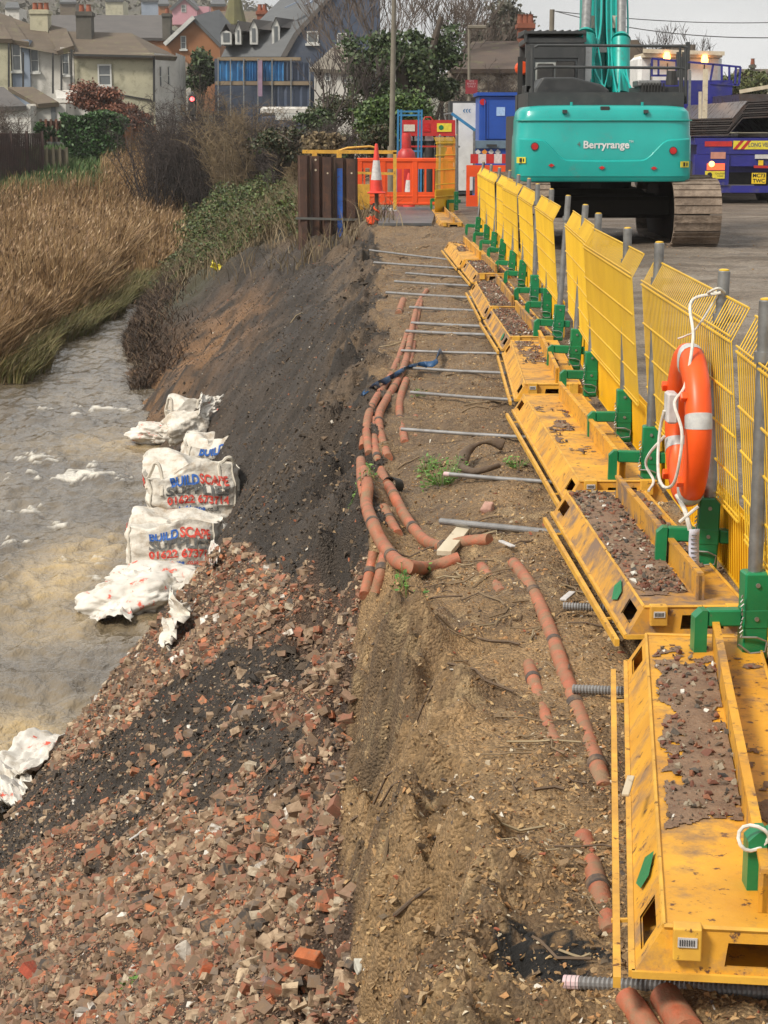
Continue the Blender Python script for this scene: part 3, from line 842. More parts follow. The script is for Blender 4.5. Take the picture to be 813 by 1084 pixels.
def deck_litter():
    hr = hulls(12, 10, 12); hb = hulls(8, 10, 13, boxy=True)
    mrub = island_mat('deck_stones', [(0, (.17, .07, .045)), (.25, (.12, .085, .06)), (.45, (.20, .15, .10)), (.6, (.09, .075, .06)), (.75, (.26, .11, .06)), (.85, (.30, .25, .18)), (.93, (.06, .055, .05)), (.965, (.62, .6, .54))], var=.3)
    VV = []; FF = []; off = 0
    mv = []; mf = []; mo = 0
    for i, (O, t, r, L, dirty, zd) in enumerate(BOXES[:8]):
        if i == 0: rg = [(.02, .215, L * .26, L * .95, 1.2, .12), (.25, .37, L * .1, L * .9, .25, .45)]
        elif i == 1: rg = [(.005, .205, .22, L, 1.25, .0), (.225, .35, .6, L, .8, .1)]
        elif i == 2: rg = [(.02, .2, .75, L - .3, .32, .62)]
        elif dirty: rg = [(.01, .35, .1, L, 1.0, .1)]
        else: rg = [(.03, .3, L * .4, L, .4, .6)]
        for (u0, u1, v0, v1, dens, cut) in rg:
            nn = int((600 if i == 0 else 1200) * dens * (v1 - v0) * (u1 - u0) / .2)
            u = RNG.uniform(u0, u1, nn); v = RNG.uniform(v0, v1, nn)
            def HG(U, Vv, u0=u0, u1=u1, v0=v0, v1=v1, cut=cut, i=i):
                h_ = vn(U * 9 + i * 7, Vv * 3.2, 400 + i) - cut + .06 + .5 * fbm(U * 34, Vv * 26, 430 + i, 4)
                rl = .10 if i == 0 else .03
                edge = np.minimum((U - u0 + .01) / rl, np.minimum((Vv - v0 + .05) / .35, (v1 - Vv + .02) / (.5 if i == 0 else .12)))
                return np.minimum(h_, edge * .7 - .16 + .55 * fbm(U * 12, Vv * 7, 460 + i, 5))
            mk = HG(u, v) > .02
            u = u[mk]; v = v[mk]; n = len(u)
            s = .0025 + .019 * RNG.uniform(0, 1, n) ** 5
            P = np.array([O.x, O.y, 0]) + u[:, None] * np.array(r[:]) + v[:, None] * np.array(t[:])
            P[:, 2] = zd + s * .3 + .006
            V1, F1 = instance(hr, P, s, .5)
            VV.append(V1); FF.append(F1 + off); off += len(V1)
            # mud skin
            nu, nv = 44, 300
            U, Vv = np.meshgrid(np.linspace(u0 - .005, u1, nu), np.linspace(v0 - .05, v1, nv))
            hgt = HG(U, Vv)
            Z = zd + .003 + np.clip(hgt, 0, 1) * .012 * min(1, dens)
            P = np.array([O.x, O.y, 0]) + U[..., None] * np.array(r[:]) + Vv[..., None] * np.array(t[:])
            P[..., 2] = Z
            idx = np.arange(nu * nv).reshape(nv, nu)
            q = np.stack([idx[:-1, :-1], idx[:-1, 1:], idx[1:, 1:], idx[1:, :-1]], -1).reshape(-1, 4)
            hq = hgt.ravel()[q].min(1)
            mv.append(P.reshape(-1, 3)); mf.append(q[hq > 0] + mo); mo += nu * nv
    o = np_mesh('rubble_on_boxes', np.concatenate(VV), np.concatenate(FF), mrub)
    tag(o, 'brick crumbs and pebbles lying on the yellow box decks', 'rubble', kind='stuff')
    o = np_mesh('mud_on_boxes', np.concatenate(mv), np.concatenate(mf), M['deck_mud'], None, True)
    tag(o, 'dried brown mud caked on the yellow box decks', 'mud', kind='stuff')

RODS = [((391, 272), (474, 277)), ((396, 282), (482, 286)), ((430, 293), (489, 296)), ((418, 302), (494, 305)), ((409, 314), (500, 318)), ((434, 330), (507, 332)),
        ((436, 347), (519, 349)), ((430, 356), (523, 358)), ((425, 377), (533, 378)), ((428, 396), (538, 399)), ((435, 425), (549, 428)), ((425, 475), (562, 468)),
        ((471, 519), (588, 516)), ((466, 573), (603, 572)), ((596, 649), (640, 651)), ((606, 738), (655, 740)), ((598, 1055), (830, 1064))]
RODL = ['farthest thin grey rod across the head of the trench', 'second farthest grey rod, just in front of the farthest', 'short grey rod third from the far end of the trench', 'grey rod fourth from the far end of the trench', 'long grey rod fifth from the far end, above the first exposed ducts',
        'grey rod just in front of the dark duct ends', 'grey rod sixth back from the blue strap, first of a close pair', 'grey rod close in front of its twin, upper middle of the trench', 'grey rod just behind the blue strap in the trench', 'grey rod lying over the blue plastic strap', 'grey rod just in front of the blue strap, touching the clean yellow box',
        'grey rod behind the curled root, sloping slightly', 'pale grey rod in front of the curled root and green weeds', 'grey threaded rod crossing the pale timber offcut', 'short grey rod stub beside the muddy ballast box', 'short ribbed rod stub beside the nearest yellow ballast box', 'thick ribbed grey rod in the bottom right corner with a pink taped end']
def rods():
    for i, ((x0, y0), (x1, y1)) in enumerate(RODS):
        a = G(x0, y0, .03); b = G(x1, y1, .03)
        rr = .0125 + (.0035 if i > 12 else 0) + (.004 if i < 8 else 0)
        root = thing('threaded_rod', RODL[i], 'steel rod', a, 'grey rods across the trench')
        z = max(a.z, b.z); a.z = max(a.z, z - .05); b.z = z
        b = b + (b - a).normalized() * .06
        m = MB()
        if i >= 13:
            L = (b - a).length; n = int(L / .011); pts = []; rad = []
            for k in range(n * 2 + 1):
                pts.append(a.lerp(b, k / (2 * n))); rad.append(rr * (1.13 if k % 2 else .88))
            m.tube(pts, rad, 12)
        else:
            m.tube([a, a.lerp(b, .5) + Vector((0, 0, -.004)), b], rr, 10)
        m.build('rod', M['rodgrey'], root, smooth=i < 13)
        if i in (12, 16):
            t = MB(); t.tube([a - (b - a).normalized() * .003, a.lerp(b, .045 if i == 12 else .06)], rr * 1.08, 12)
            t.build('taped_end', mat('pink_tape', (.62, .40, .42), (.5, .42, .42), 30, .6), root)

def catmull(P, n=6):
    P = [Vector(p) for p in P]
    if len(P) < 3: return P
    Q = [P[0] * 2 - P[1]] + P + [P[-1] * 2 - P[-2]]; out = []
    for i in range(1, len(Q) - 2):
        for k in range(n):
            t = k / n
            out.append(.5 * ((2 * Q[i]) + (Q[i + 1] - Q[i - 1]) * t + (2 * Q[i - 1] - 5 * Q[i] + 4 * Q[i + 1] - Q[i + 2]) * t * t + (3 * Q[i] - Q[i - 1] - 3 * Q[i + 1] + Q[i + 2]) * t ** 3))
    out.append(P[-1]); return out

PIPES = [
 ([(432, 350), (424, 374), (413, 398), (400, 418), (391, 436), (388, 456), (391, 480)], .034, .0, [.3, .62], 'terracotta duct running parallel on the gravel side of the long one'),
 ([(446, 318), (441, 340), (438, 362), (434, 384)], .030, -.008, [.5], 'thin half buried duct on the fence side near the head of the trench'),
 ([(396, 446), (396, 466), (399, 484), (404, 500), (410, 514)], .032, .012, [.5], 'duct length bridging the gap above the open pipe mouth'),
 ([(396, 590), (392, 612), (386, 636)], .033, .03, [.5], 'broken duct end hanging down the dark gravel, left one of the hanging pair'),
 ([(382, 488), (383, 508), (386, 526)], .036, .008, [.6], 'muddy duct length at the very edge of the dark gravel'),
 ([(452, 308), (443, 322), (437, 345), (431, 378), (422, 402), (409, 424), (401, 442), (404, 466), (411, 486)], .036, .012, [.16, .35, .55, .78], 'long terracotta duct running down the trench edge past the blue strap'),
 ([(427, 318), (422, 332)], .05, .0, [.9], 'short wide terracotta duct end half buried near the head of the trench'),
 ([(430, 402), (424, 420), (423, 440), (429, 468)], .034, -.004, [.7], 'terracotta duct half buried just right of the long one'),
 ([(440, 440), (440, 462)], .03, -.012, [], 'sliver of terracotta duct showing through the soil behind the green weeds'),
 ([(386, 464), (385, 474)], .04, .0, [], 'broken terracotta duct stub at the dark gravel edge'),
 ([(403, 504), (414, 522), (426, 545), (438, 563), (452, 577), (470, 582), (492, 577), (518, 575)], .037, .02, [.18, .42, .72], 'terracotta duct with a bend passing under the timber offcut'),
 ([(386, 503), (389, 520), (388, 540), (396, 562), (404, 580), (418, 598), (434, 606), (456, 606), (486, 597)], .040, .03, [.36, .6], 'outermost terracotta duct hanging over the dark gravel slope'),
 ([(406, 538), (412, 550), (421, 566)], .034, .005, [.5], 'short middle terracotta duct between two longer ones'),
 ([(409, 584), (405, 606), (398, 634)], .034, .03, [.55], 'terracotta duct stub pointing steeply down the dark gravel'),
 ([(510, 596), (520, 608), (532, 624)], .034, -.02, [], 'faded terracotta duct just below the timber offcut'),
 ([(544, 594), (558, 612), (572, 638), (588, 680), (602, 722), (618, 765), (632, 806), (640, 832)], .034, -.008, [.22, .42, .64, .86], 'long terracotta duct with black collars lying in the clay bench'),
 ([(560, 700), (568, 726), (580, 762), (594, 800)], .030, -.012, [.2], 'terracotta duct half buried left of the long collared one'),
 ([(618, 884), (628, 916), (636, 946), (648, 986)], .034, -.006, [.56], 'terracotta duct with one black collar beside the nearest ballast box'),
 ([(664, 1060), (676, 1076), (690, 1098)], .034, .01, [], 'terracotta duct under the ribbed rod, left one of the corner pair'),
 ([(704, 1060), (716, 1078), (730, 1100)], .042, .015, [], 'thicker terracotta duct under the ribbed rod, right one of the corner pair')]
def pipes():
    for pts, r, lift, cols, lab in PIPES:
        W = catmull([G(x, y, lift - .004, True) for x, y in pts], 6); r = r * .86
        root = thing('drainage_duct', lab, 'duct pipe', W[0], 'terracotta ducts in the trench')
        MB().tube(W, r, 16).build('duct', M['pipe'], root, smooth=True)
        for c in cols:
            i = c * (len(W) - 1); k = int(i); k = min(k, len(W) - 2); p = W[k].lerp(W[k + 1], i - k); d = (W[k + 1] - W[k]).normalized()
            MB().tube([p - d * .022, p - d * .02, p + d * .02, p + d * .022], [r * .98, r * 1.12, r * 1.12, r * .98], 16).build('collar', M['collar'], root, smooth=True)
    # dark open pipe mouth
    p = G(420, 520, .03)
    root = thing('open_pipe_mouth', 'black open pipe mouth next to the green weeds', 'pipe end', p)
    m = MB(); base = len(m.v)
    d = Vector((-.5, -.8, .25)).normalized()
    m.tube([p, p + d * .09], .05, 18, cap=False); m.tube([p + d * .09, p + d * .085, p], [.05, .042, .042], 18, cap=False); m.build('pipe_wall', M['black'], root, smooth=True)
    # blue strap
    W = catmull([G(384, 423, .03), G(398, 415, .05), (G(412, 408, .05)), G(430, 399, .06), G(446, 393, .05), G(460, 391, .05), G(466, 378, .05)], 6)
    m = MB()
    vs = []
    for i, p in enumerate(W):
        w = .035 + .02 * math.sin(i * .9) + (.02 if i > 20 else 0)
        vs += [(p.x + .03 * math.sin(i * 1.3), p.y - w, p.z + .02 * math.sin(i * 1.7)), (p.x, p.y, p.z + .025), (p.x - .01, p.y + w, p.z - .005)]
    n = len(W)
    m.poly(vs, [(i * 3 + k, i * 3 + k + 1, i * 3 + k + 4, i * 3 + k + 3) for i in range(n - 1) for k in range(2)])
    o = m.build('blue_plastic_strap', M['bluebag'], smooth=True)
    s_ = o.modifiers.new('thick', 'SOLIDIFY'); s_.thickness = .006
    tag(o, 'crumpled dark blue plastic strap draped over the ducts', 'plastic strap')
    # timber offcut
    a = G(470, 592, .03); b = G(492, 566, .035)
    root = tag(MB().bar(a, b, .075, .028).build('timber_offcut', M['wood'], bevel=.003), 'pale sawn timber offcut lying under the grey threaded rod', 'timber')
    # curled root
    W = catmull([G(488, 503, .04), G(493, 492, .07), G(505, 486, .09), G(520, 481, .08), G(533, 480, .05)], 6)
    W2 = catmull([G(489, 502, .04), G(500, 508, .05), G(514, 506, .05), G(528, 500, .04)], 6)
    m = MB(); m.tube(W, [.02 + .012 * math.sin(i * .35) + .006 * vn(i * .7, 0, 2) for i in range(len(W))], 10); m.tube(W2, [.024 - .0005 * i for i in range(len(W2))], 10)
    tag(m.build('tree_root', M['root'], smooth=True), 'thick brown looped tree root curling out of the trench soil', 'root')
    # torn roots of the scarp
    rs = random.Random(9)
    for k, (pts, lab) in enumerate([(([(445, 648), (452, 655), (449, 672), (455, 690), (462, 702)]), 'bare root hanging over the top of the clay scarp'), ([(490, 790), (505, 772), (522, 758), (535, 748)], 'thin root lying across the clay bench near the buried duct'),
                        ([(528, 786), (540, 800), (552, 818), (566, 826)], 'thin dark root left of the half buried duct'), ([(405, 985), (425, 968), (440, 955), (455, 945)], 'thin root low on the yellow clay slope')]):
        W = catmull([G(x, y, .015) for x, y in pts], 5)
        m = MB(); m.tube(W, [.009 - .00035 * i for i in range(len(W))], 7)
        tag(m.build('bare_root', M['root'], smooth=True), lab, 'root')

def weeds():
    mg = island_mat('weed_green', [(0, (.07, .16, .025)), (.4, (.10, .22, .035)), (.75, (.16, .28, .05))], rough=.6, bump=0, var=.2)
    spots = [((468, 512), .16, 130, 'clump of green weeds beside the open pipe mouth'), ((452, 500), .10, 60, 'smaller green weed just left of the curled root'), ((430, 645), .09, 60, 'green weed sprouting at the top of the clay scarp'), ((383, 520), .10, 60, 'yellow green weed at the edge of the dark gravel'),
             ((548, 497), .08, 40, 'small green weed right of the curled root'), ((134, 1045), .05, 16, 'tiny bright green seedling in the brick rubble'), ((446, 606), .06, 22, 'low green weed over the outermost duct'), ((445, 422), .07, 30, 'sparse green weed near the blue strap')]
    for (px, py), R, n, lab in spots:
        c = G(px, py, .0); m = MB(); rs = random.Random(px)
        for i in range(n):
            a = rs.uniform(0, 2 * PI); q = R * math.sqrt(rs.random()); h = rs.uniform(.15, .8) * R
            p = Vector((c.x + q * math.cos(a), c.y + q * math.sin(a) * 1.2, 0)); p.z = float(height(p.x, p.y)) + h
            s = rs.uniform(.008, .018) * (1 + R); d = Vector((rs.gauss(0, 1), rs.gauss(0, 1), rs.gauss(0, .4))).normalized(); e = d.cross(Vector((rs.gauss(0, 1), rs.gauss(0, 1), 2))).normalized()
            m.poly([p - d * s, p + e * s * .5, p + d * s, p - e * s * .5], [(0, 1, 2, 3)])
            m.tube([(c.x + (p.x - c.x) * .4, c.y + (p.y - c.y) * .4, c.z), p], .0012, 3)
        tag(m.build('weed', mg), lab, 'weed')

# ---------------------------------------------------------------- edge fence
POSTS = [(6.15, 1.24, 1.245), (7.45, 1.30, 1.335), (9.3, 1.325, 1.345), (10.65, 1.365, 1.36), (12.5, 1.37, 1.405), (13.95, 1.41, 1.47), (15.9, 1.46, 1.53), (17.6, 1.515, 1.54), (19.2, 1.52, 1.54),
         (21.4, 1.55, 1.62), (23.1, 1.55, 1.62), (25.6, 1.58, 1.68), (27.4, 1.57, 1.65), (29.5, 1.575, 1.65), (32.0, 1.56, 1.66)]
def clamp_geo(hook=.15):
    c = MB(); c.bevbox(-.042, .042, -.042, .042, .0, .30, .006)
    c.bevbox(-.044, .044, -.044, .044, .108, .178, .006)
    c.bevbox(.0445, .095, -.03, .03, .115, .17, .005)
    # arm towards the box and the hook plate
    c.bevbox(-hook - .01, -.045, -.026, .026, .115, .172, .005)
    c.prism([(-hook - .055, .02), (-hook - .03, -.02), (-hook - .012, -.02), (-hook - .012, .115), (-hook - .012, .172), (-hook - .03, .172), (-hook - .055, .148)], .06, (0, -.03, 0), 'xz')
    return c

def make_post():
    root = thing('fence_post', POSTL[0], 'fence post', (0, 0, 0), 'grey posts of the yellow edge fence')
    t = MB(); t.lathe((0, 0, 0), [(.0242, .30), (.0242, 1.2), (.0215, 1.203)], 20)
    po = t.build('post_tube', M['galv'], root, smooth=True, local=True)
    MB().lathe((0, 0, 0), [(.020, 1.2035), (.020, 1.208), (.01, 1.211)], 16).build('end_cap', M['yel_mesh'], po, local=True)
    cl = clamp_geo().build('green_clamp', M['green'], root, local=True)
    b = MB()
    for z in (.26, .145):
        b.lathe((.0, -.0485, z), [(.008, 0), (.008, .005)], 8, 'y')
    b.build('bolt', M['chain'], cl, local=True)
    # panel bracket
    k = MB(); k.tube([(0, 0, 1.0), (0, 0, 1.035)], .034, 12); k.bar((0, 0, 1.018), (.075, 0, 1.018), .02, .03); k.tube([(.05, -.03, 1.018), (.05, .03, 1.018)], .007, 6)
    k.build('panel_bracket', M['galv'], root, local=True, smooth=True)
    # locking pin and chain
    c = MB(); pts = [(-.06, -.05, .06), (-.02, -.055, .03), (.03, -.055, .035), (.035, -.055, .07), (.0, -.055, .085), (-.055, -.05, .085)]
    c.tube(pts, .004, 6)
    for i in range(10):
        c.tube([(-.055 - .004 * math.sin(i), -.052, .085 + i * .015), (-.05 + .003 * math.sin(i * 2), -.052, .095 + i * .015)], .003, 5)
    c.build('locking_pin', M['chain'], root, local=True)
    return root

POSTL = ['nearest grey fence post at the right edge, in a green clamp', 'grey fence post the orange lifebuoy hangs on', 'grey fence post directly behind the orange lifebuoy, second after the lifebuoy post'] + \
        ['%s grey fence post counted from the nearest, in a green clamp' % ORD[i] for i in range(3, 15)]
POSTL[2] = 'grey fence post just beyond the one with the lifebuoy'
def dup(root, loc, label):
    def cp(o, par):
        c = o.copy(); COL.objects.link(c); c.parent = par
        for ch in list(o.children): cp(ch, c)
        return c
    r = cp(root, None); r.location = loc; r['label'] = label
    return r

PL = 2.62
def panel_parts(root, L=PL):
    m = MB(); w = .0027
    n = int(L / .05)
    prof = [(.0, .33), (-.012, .49), (-.026, .655), (-.04, .815), (-.055, 1.01), (.008, 1.135)]
    for k in range(n + 1):
        y = k * L / n
        m.tube([(x, y, z) for x, z in (prof[0], prof[4], prof[5])], w, 4, cap=False)
    for i, (x, z) in enumerate(prof):
        m.tube([(x - .006, 0, z), (x - .006, L, z)], .0048, 5)
        if i in (0, 4): m.tube([(x - .006, 0, z + .02), (x - .006, L, z + .02)], .0038, 5)
    m.build('wire_mesh', M['yel_mesh'], root, local=True)
    t = MB(); t.box((.062, L / 2, .175), (.003, L, .30))
    for k in range(n + 1):
        y = k * L / n
        t.tube([(.054, y, .02), (.04, y, .33)], .0045, 4, cap=False)
    t.tube([(.054, 0, .02), (.054, L, .02)], .006, 6); t.tube([(.04, 0, .32), (.04, L, .32)], .006, 6)
    t.build('toe_board', M['yel_toe'], root, local=True)

PANELS = [(4.02, 'nearest yellow mesh panel, cut by the right edge of the photo'), (6.95, 'yellow mesh fence panel that the orange lifebuoy hangs in front of'), (10.0, 'second yellow mesh panel beyond the lifebuoy panel'), (12.7, 'third yellow mesh panel beyond the lifebuoy, below the digger track'),
          (16.2, 'fourth yellow mesh panel beyond the lifebuoy panel'), (19.3, 'fifth yellow mesh panel beyond the lifebuoy panel'), (22.3, 'sixth yellow mesh panel beyond the lifebuoy panel'), (24.6, 'seventh yellow mesh panel beyond the lifebuoy panel'), (27.3, 'eighth yellow mesh panel beyond the lifebuoy panel'), (30.2, 'farthest yellow mesh panel of the long fence row')]
def fence():
    py_ = [p[0] for p in POSTS]; pb = [p[1] for p in POSTS]; pt = [p[2] for p in POSTS]
    proto = make_post(); Y, xb, xt = POSTS[0]
    for i, (Y, xb, xt) in enumerate(POSTS):
        o = proto if i == 0 else dup(proto, (0, 0, 0), POSTL[i])
        o.location = (xb, Y, .05)
        rs = random.Random(i * 3 + 1)
        o.rotation_euler = (rs.uniform(-.012, .012), math.atan2(xt - xb, 1.2), rs.uniform(-.1, .1))
    # clamp hooked on the nearest box whose post is outside the photo
    p = thing('fence_post', 'green clamp hooked on the nearest ballast box, its post out of frame to the right', 'fence post', (1.06, 4.12, .05), 'grey posts of the yellow edge fence')
    MB().lathe((0, 0, 0), [(.0242, .30), (.0242, 1.2), (.0215, 1.203)], 20).build('post_tube', M['galv'], p, smooth=True, local=True)
    cl = clamp_geo(.17).build('green_clamp', M['green'], p, local=True)
    MB().tube([(-.215 + .035 * math.cos(a) , -.035 - .01 * math.sin(a * 2), .16 + .03 * math.sin(a)) for a in [k * .45 for k in range(15)]], .0045, 7).build('cable_tie', M['rope'], cl, local=True, smooth=True)
    first = None
    for i, (Y0, lab) in enumerate(PANELS):
        x0 = np.interp(Y0, py_, pb) + .015; x1 = np.interp(Y0 + PL, py_, pb) + .015
        if i == 0: x0, x1 = 1.21, 1.30
        if i == 1: x0, x1 = 1.335, 1.35
        if first is None:
            root = thing('mesh_fence_panel', lab, 'fence panel', (x0, Y0, .02), 'yellow mesh panels of the edge fence'); panel_parts(root); first = root
        else:
            root = dup(first, (x0, Y0, .02), lab)
        lean = np.interp(Y0 + 1, py_, np.array(pt) - np.array(pb))
        rs = random.Random(40 + i)
        root.rotation_euler = (0, float(max(0, lean - .03)) / 1.2, -math.atan2(x1 - x0, PL) + rs.uniform(-.012, .012))
    # far panel facing the camera by the barrier
    root = thing('mesh_fence_panel', 'short yellow mesh panel standing by the gas bottle rack, facing the camera', 'fence panel', (1.52, 41.0, .0), 'yellow mesh panels of the edge fence', rz=PI / 2 + 1.15)
    m = MB(); L = 1.1
    for k in range(19):
        y = k * L / 18; m.tube([(0, y, .35), (-.03, y, 1.5), (.04, y, 1.62)], .006, 4, cap=False)
    for z in (.4, .65, .95, 1.25, 1.5): m.tube([(-.01, 0, z), (-.01, L, z)], .012, 5)
    m.build('wire_mesh', M['yel_mesh'], root, local=True)
    t = MB(); t.box((.01, L / 2, .3), (.004, L, .5)); t.build('toe_board', M['yel_toe'], root, local=True)
    for q, (xx, yy) in enumerate(((1.2, 41.4), (1.53, 40.6))):
        r2 = dup(proto, (xx, yy, .1), ['fence post at the left side of the short far mesh panel', 'fence post at the right side of the short far mesh panel'][q])
        r2.rotation_euler = (0, 0, .2); r2.scale = (1.0, 1.0, 1.3)

def lifebuoy():
    c = Vector((1.215, 7.48, .637)); R = .262; a, b_ = .050, .066
    root = thing('lifebuoy', 'bright orange ring lifebuoy with silver bands hanging on the yellow fence', 'lifebuoy', c)
    def ring(m, t0, t1, n, k, ns=20, groove=False):
        base = len(m.v)
        closed = abs(t1 - t0 - 2 * PI) < 1e-6
        cnt = n if closed else n + 1
        for i in range(cnt):
            t = t0 + (t1 - t0) * i / n
            for j in range(ns):
                s = 2 * PI * j / ns
                ca, sa = math.cos(s), math.sin(s)
                q = (abs(ca) ** 2.6 + abs(sa) ** 2.6) ** (-1 / 2.6)
                rr = R + b_ * k * ca * q; xx = a * k * sa * q
                m.v.append((c.x + xx, c.y + rr * math.cos(t), c.z + rr * math.sin(t)))
        for i in range(n):
            i2 = (i + 1) % cnt
            for j in range(ns):
                j2 = (j + 1) % ns
                m.f.append((base + i * ns + j, base + i * ns + j2, base + i2 * ns + j2, base + i2 * ns + j))
    m = MB(); ring(m, 0, 2 * PI, 64, 1.0); m.build('ring', M['orange'], root, smooth=True)
    for t in (PI / 2 + .12, PI + .05 - .25, 3 * PI / 2 - .5, -.35 - .12):
        m = MB(); ring(m, t - .10, t + .10, 6, 1.025); m.build('reflective_band', M['reflect'], root, smooth=True)
    m = MB(); m.bevbox(c.x - .075, c.x - .03, c.y + .05, c.y + .15, c.z - .005, c.z + .12, .008); m.build('line_holder', M['whiteband'], root)
    # lugs and grab line
    for t in (.45, PI - .55, PI + .75, -.95):
        m = MB()
        yy = c.y + (R + .02) * math.cos(t); zz = c.z + (R + .02) * math.sin(t)
        m.box((c.x - .055, yy, zz), (.03, .035, .03), rx=t)
        m.build('lug', M['orange'], root, bevel=.004)
    r = MB()
    P = [(c.x + .0, c.y - .0, 1.13), (c.x - .01, c.y - .13, 1.0), (c.x - .045, c.y - .2, .83), (c.x - .085, c.y - .22, .77), (c.x - .09, c.y - .25, .74), (c.x - .07, c.y - .30, .66), (c.x - .075, c.y - .31, .56), (c.x - .085, c.y - .25, .45), (c.x - .1, c.y - .12, .405), (c.x - .105, c.y + .02, .42), (c.x - .1, c.y + .1, .50), (c.x - .09, c.y + .13, .60), (c.x - .08, c.y + .1, .68)]
    r.tube(catmull([(1.32, 7.42, 1.17)] + P, 8), .0065, 7)
    r.tube(catmull([(1.32, 7.44, 1.17), (1.24, 7.5, 1.02), (c.x, c.y + .1, .985), (c.x - .03, c.y + .12, .97)], 6), .004, 6)
    r.tube(catmull([(1.335, 7.43, 1.17), (1.30, 7.38, 1.19), (1.27, 7.42, 1.17), (1.30, 7.49, 1.165), (1.34, 7.46, 1.17)], 5), .006, 6)
    r.tube(catmull([(c.x - .06, c.y + .2, .56), (c.x - .11, c.y + .26, .48), (c.x - .12, c.y + .3, .42), (c.x - .09, c.y + .27, .36), (c.x - .12, c.y + .2, .33)], 5), .006, 6)
    r.tube(catmull([(c.x - .05, c.y - .1, .37), (c.x - .03, c.y - .16, .33), (c.x - .02, c.y - .2, .29), (c.x - .01, c.y - .2, .25)], 5), .010, 7)
    r.tube(catmull([(c.x + .02, c.y - .2, .345), (c.x - .02, c.y - .2, .31), (c.x - .05, c.y - .19, .28)], 5), .007, 7)
    r.build('grab_line', M['rope'], root, smooth=True)
    p = Vector((c.x + .0, c.y - .28, .155))
    root = thing('paper_notice', 'small white printed notice hanging on the rope below the lifebuoy', 'notice', p)
    m = MB(); pts = []
    for i in range(7):
        for j in (0, 1):
            pts.append((p.x - .022 + j * .042, p.y + .02 + .010 * math.sin(i * .9) + j * .01, p.z + .11 - i * .027))
    m.poly(pts, [(2 * i, 2 * i + 1, 2 * i + 3, 2 * i + 2) for i in range(6)])
    o = m.build('sheet', M['paper'], root, smooth=True); s_ = o.modifiers.new('t', 'SOLIDIFY'); s_.thickness = .002
    m = MB(); rs = random.Random(3)
    for i in range(9):
        z = p.z + .085 - i * .017; m.box((p.x - .001, p.y + .0185 + .010 * math.sin((p.z + .11 - z) / .027 * .9) - .001, z), (rs.uniform(.018, .03), .0015, .004))
    m.build('printed_lines', M['p_grey'], root)

# ---------------------------------------------------------------- bulk bags
from mathutils import noise as mn
def wr(p, a=.02, f=6):
    return a * mn.fractal(Vector(p) * f, .9, 2.1, 4)

def fine_text(body, size, align):
    V, Fs = text_geo(body, size, 0, size * .035, align)
    bm = bmesh.new(); vs = [bm.verts.new(v) for v in V]
    for f in Fs:
        try: bm.faces.new([vs[i] for i in f])
        except ValueError: pass
    bmesh.ops.triangulate(bm, faces=bm.faces)
    for _ in range(3):
        L = [e for e in bm.edges if e.calc_length() > .035]
        if not L: break
        bmesh.ops.subdivide_edges(bm, edges=L, cuts=1); bmesh.ops.triangulate(bm, faces=[f for f in bm.faces if len(f.verts) > 3])
    bm.verts.index_update()
    V = [tuple(v.co) for v in bm.verts]; Fs = [tuple(v.index for v in f.verts) for f in bm.faces]
    bm.free(); return V, Fs

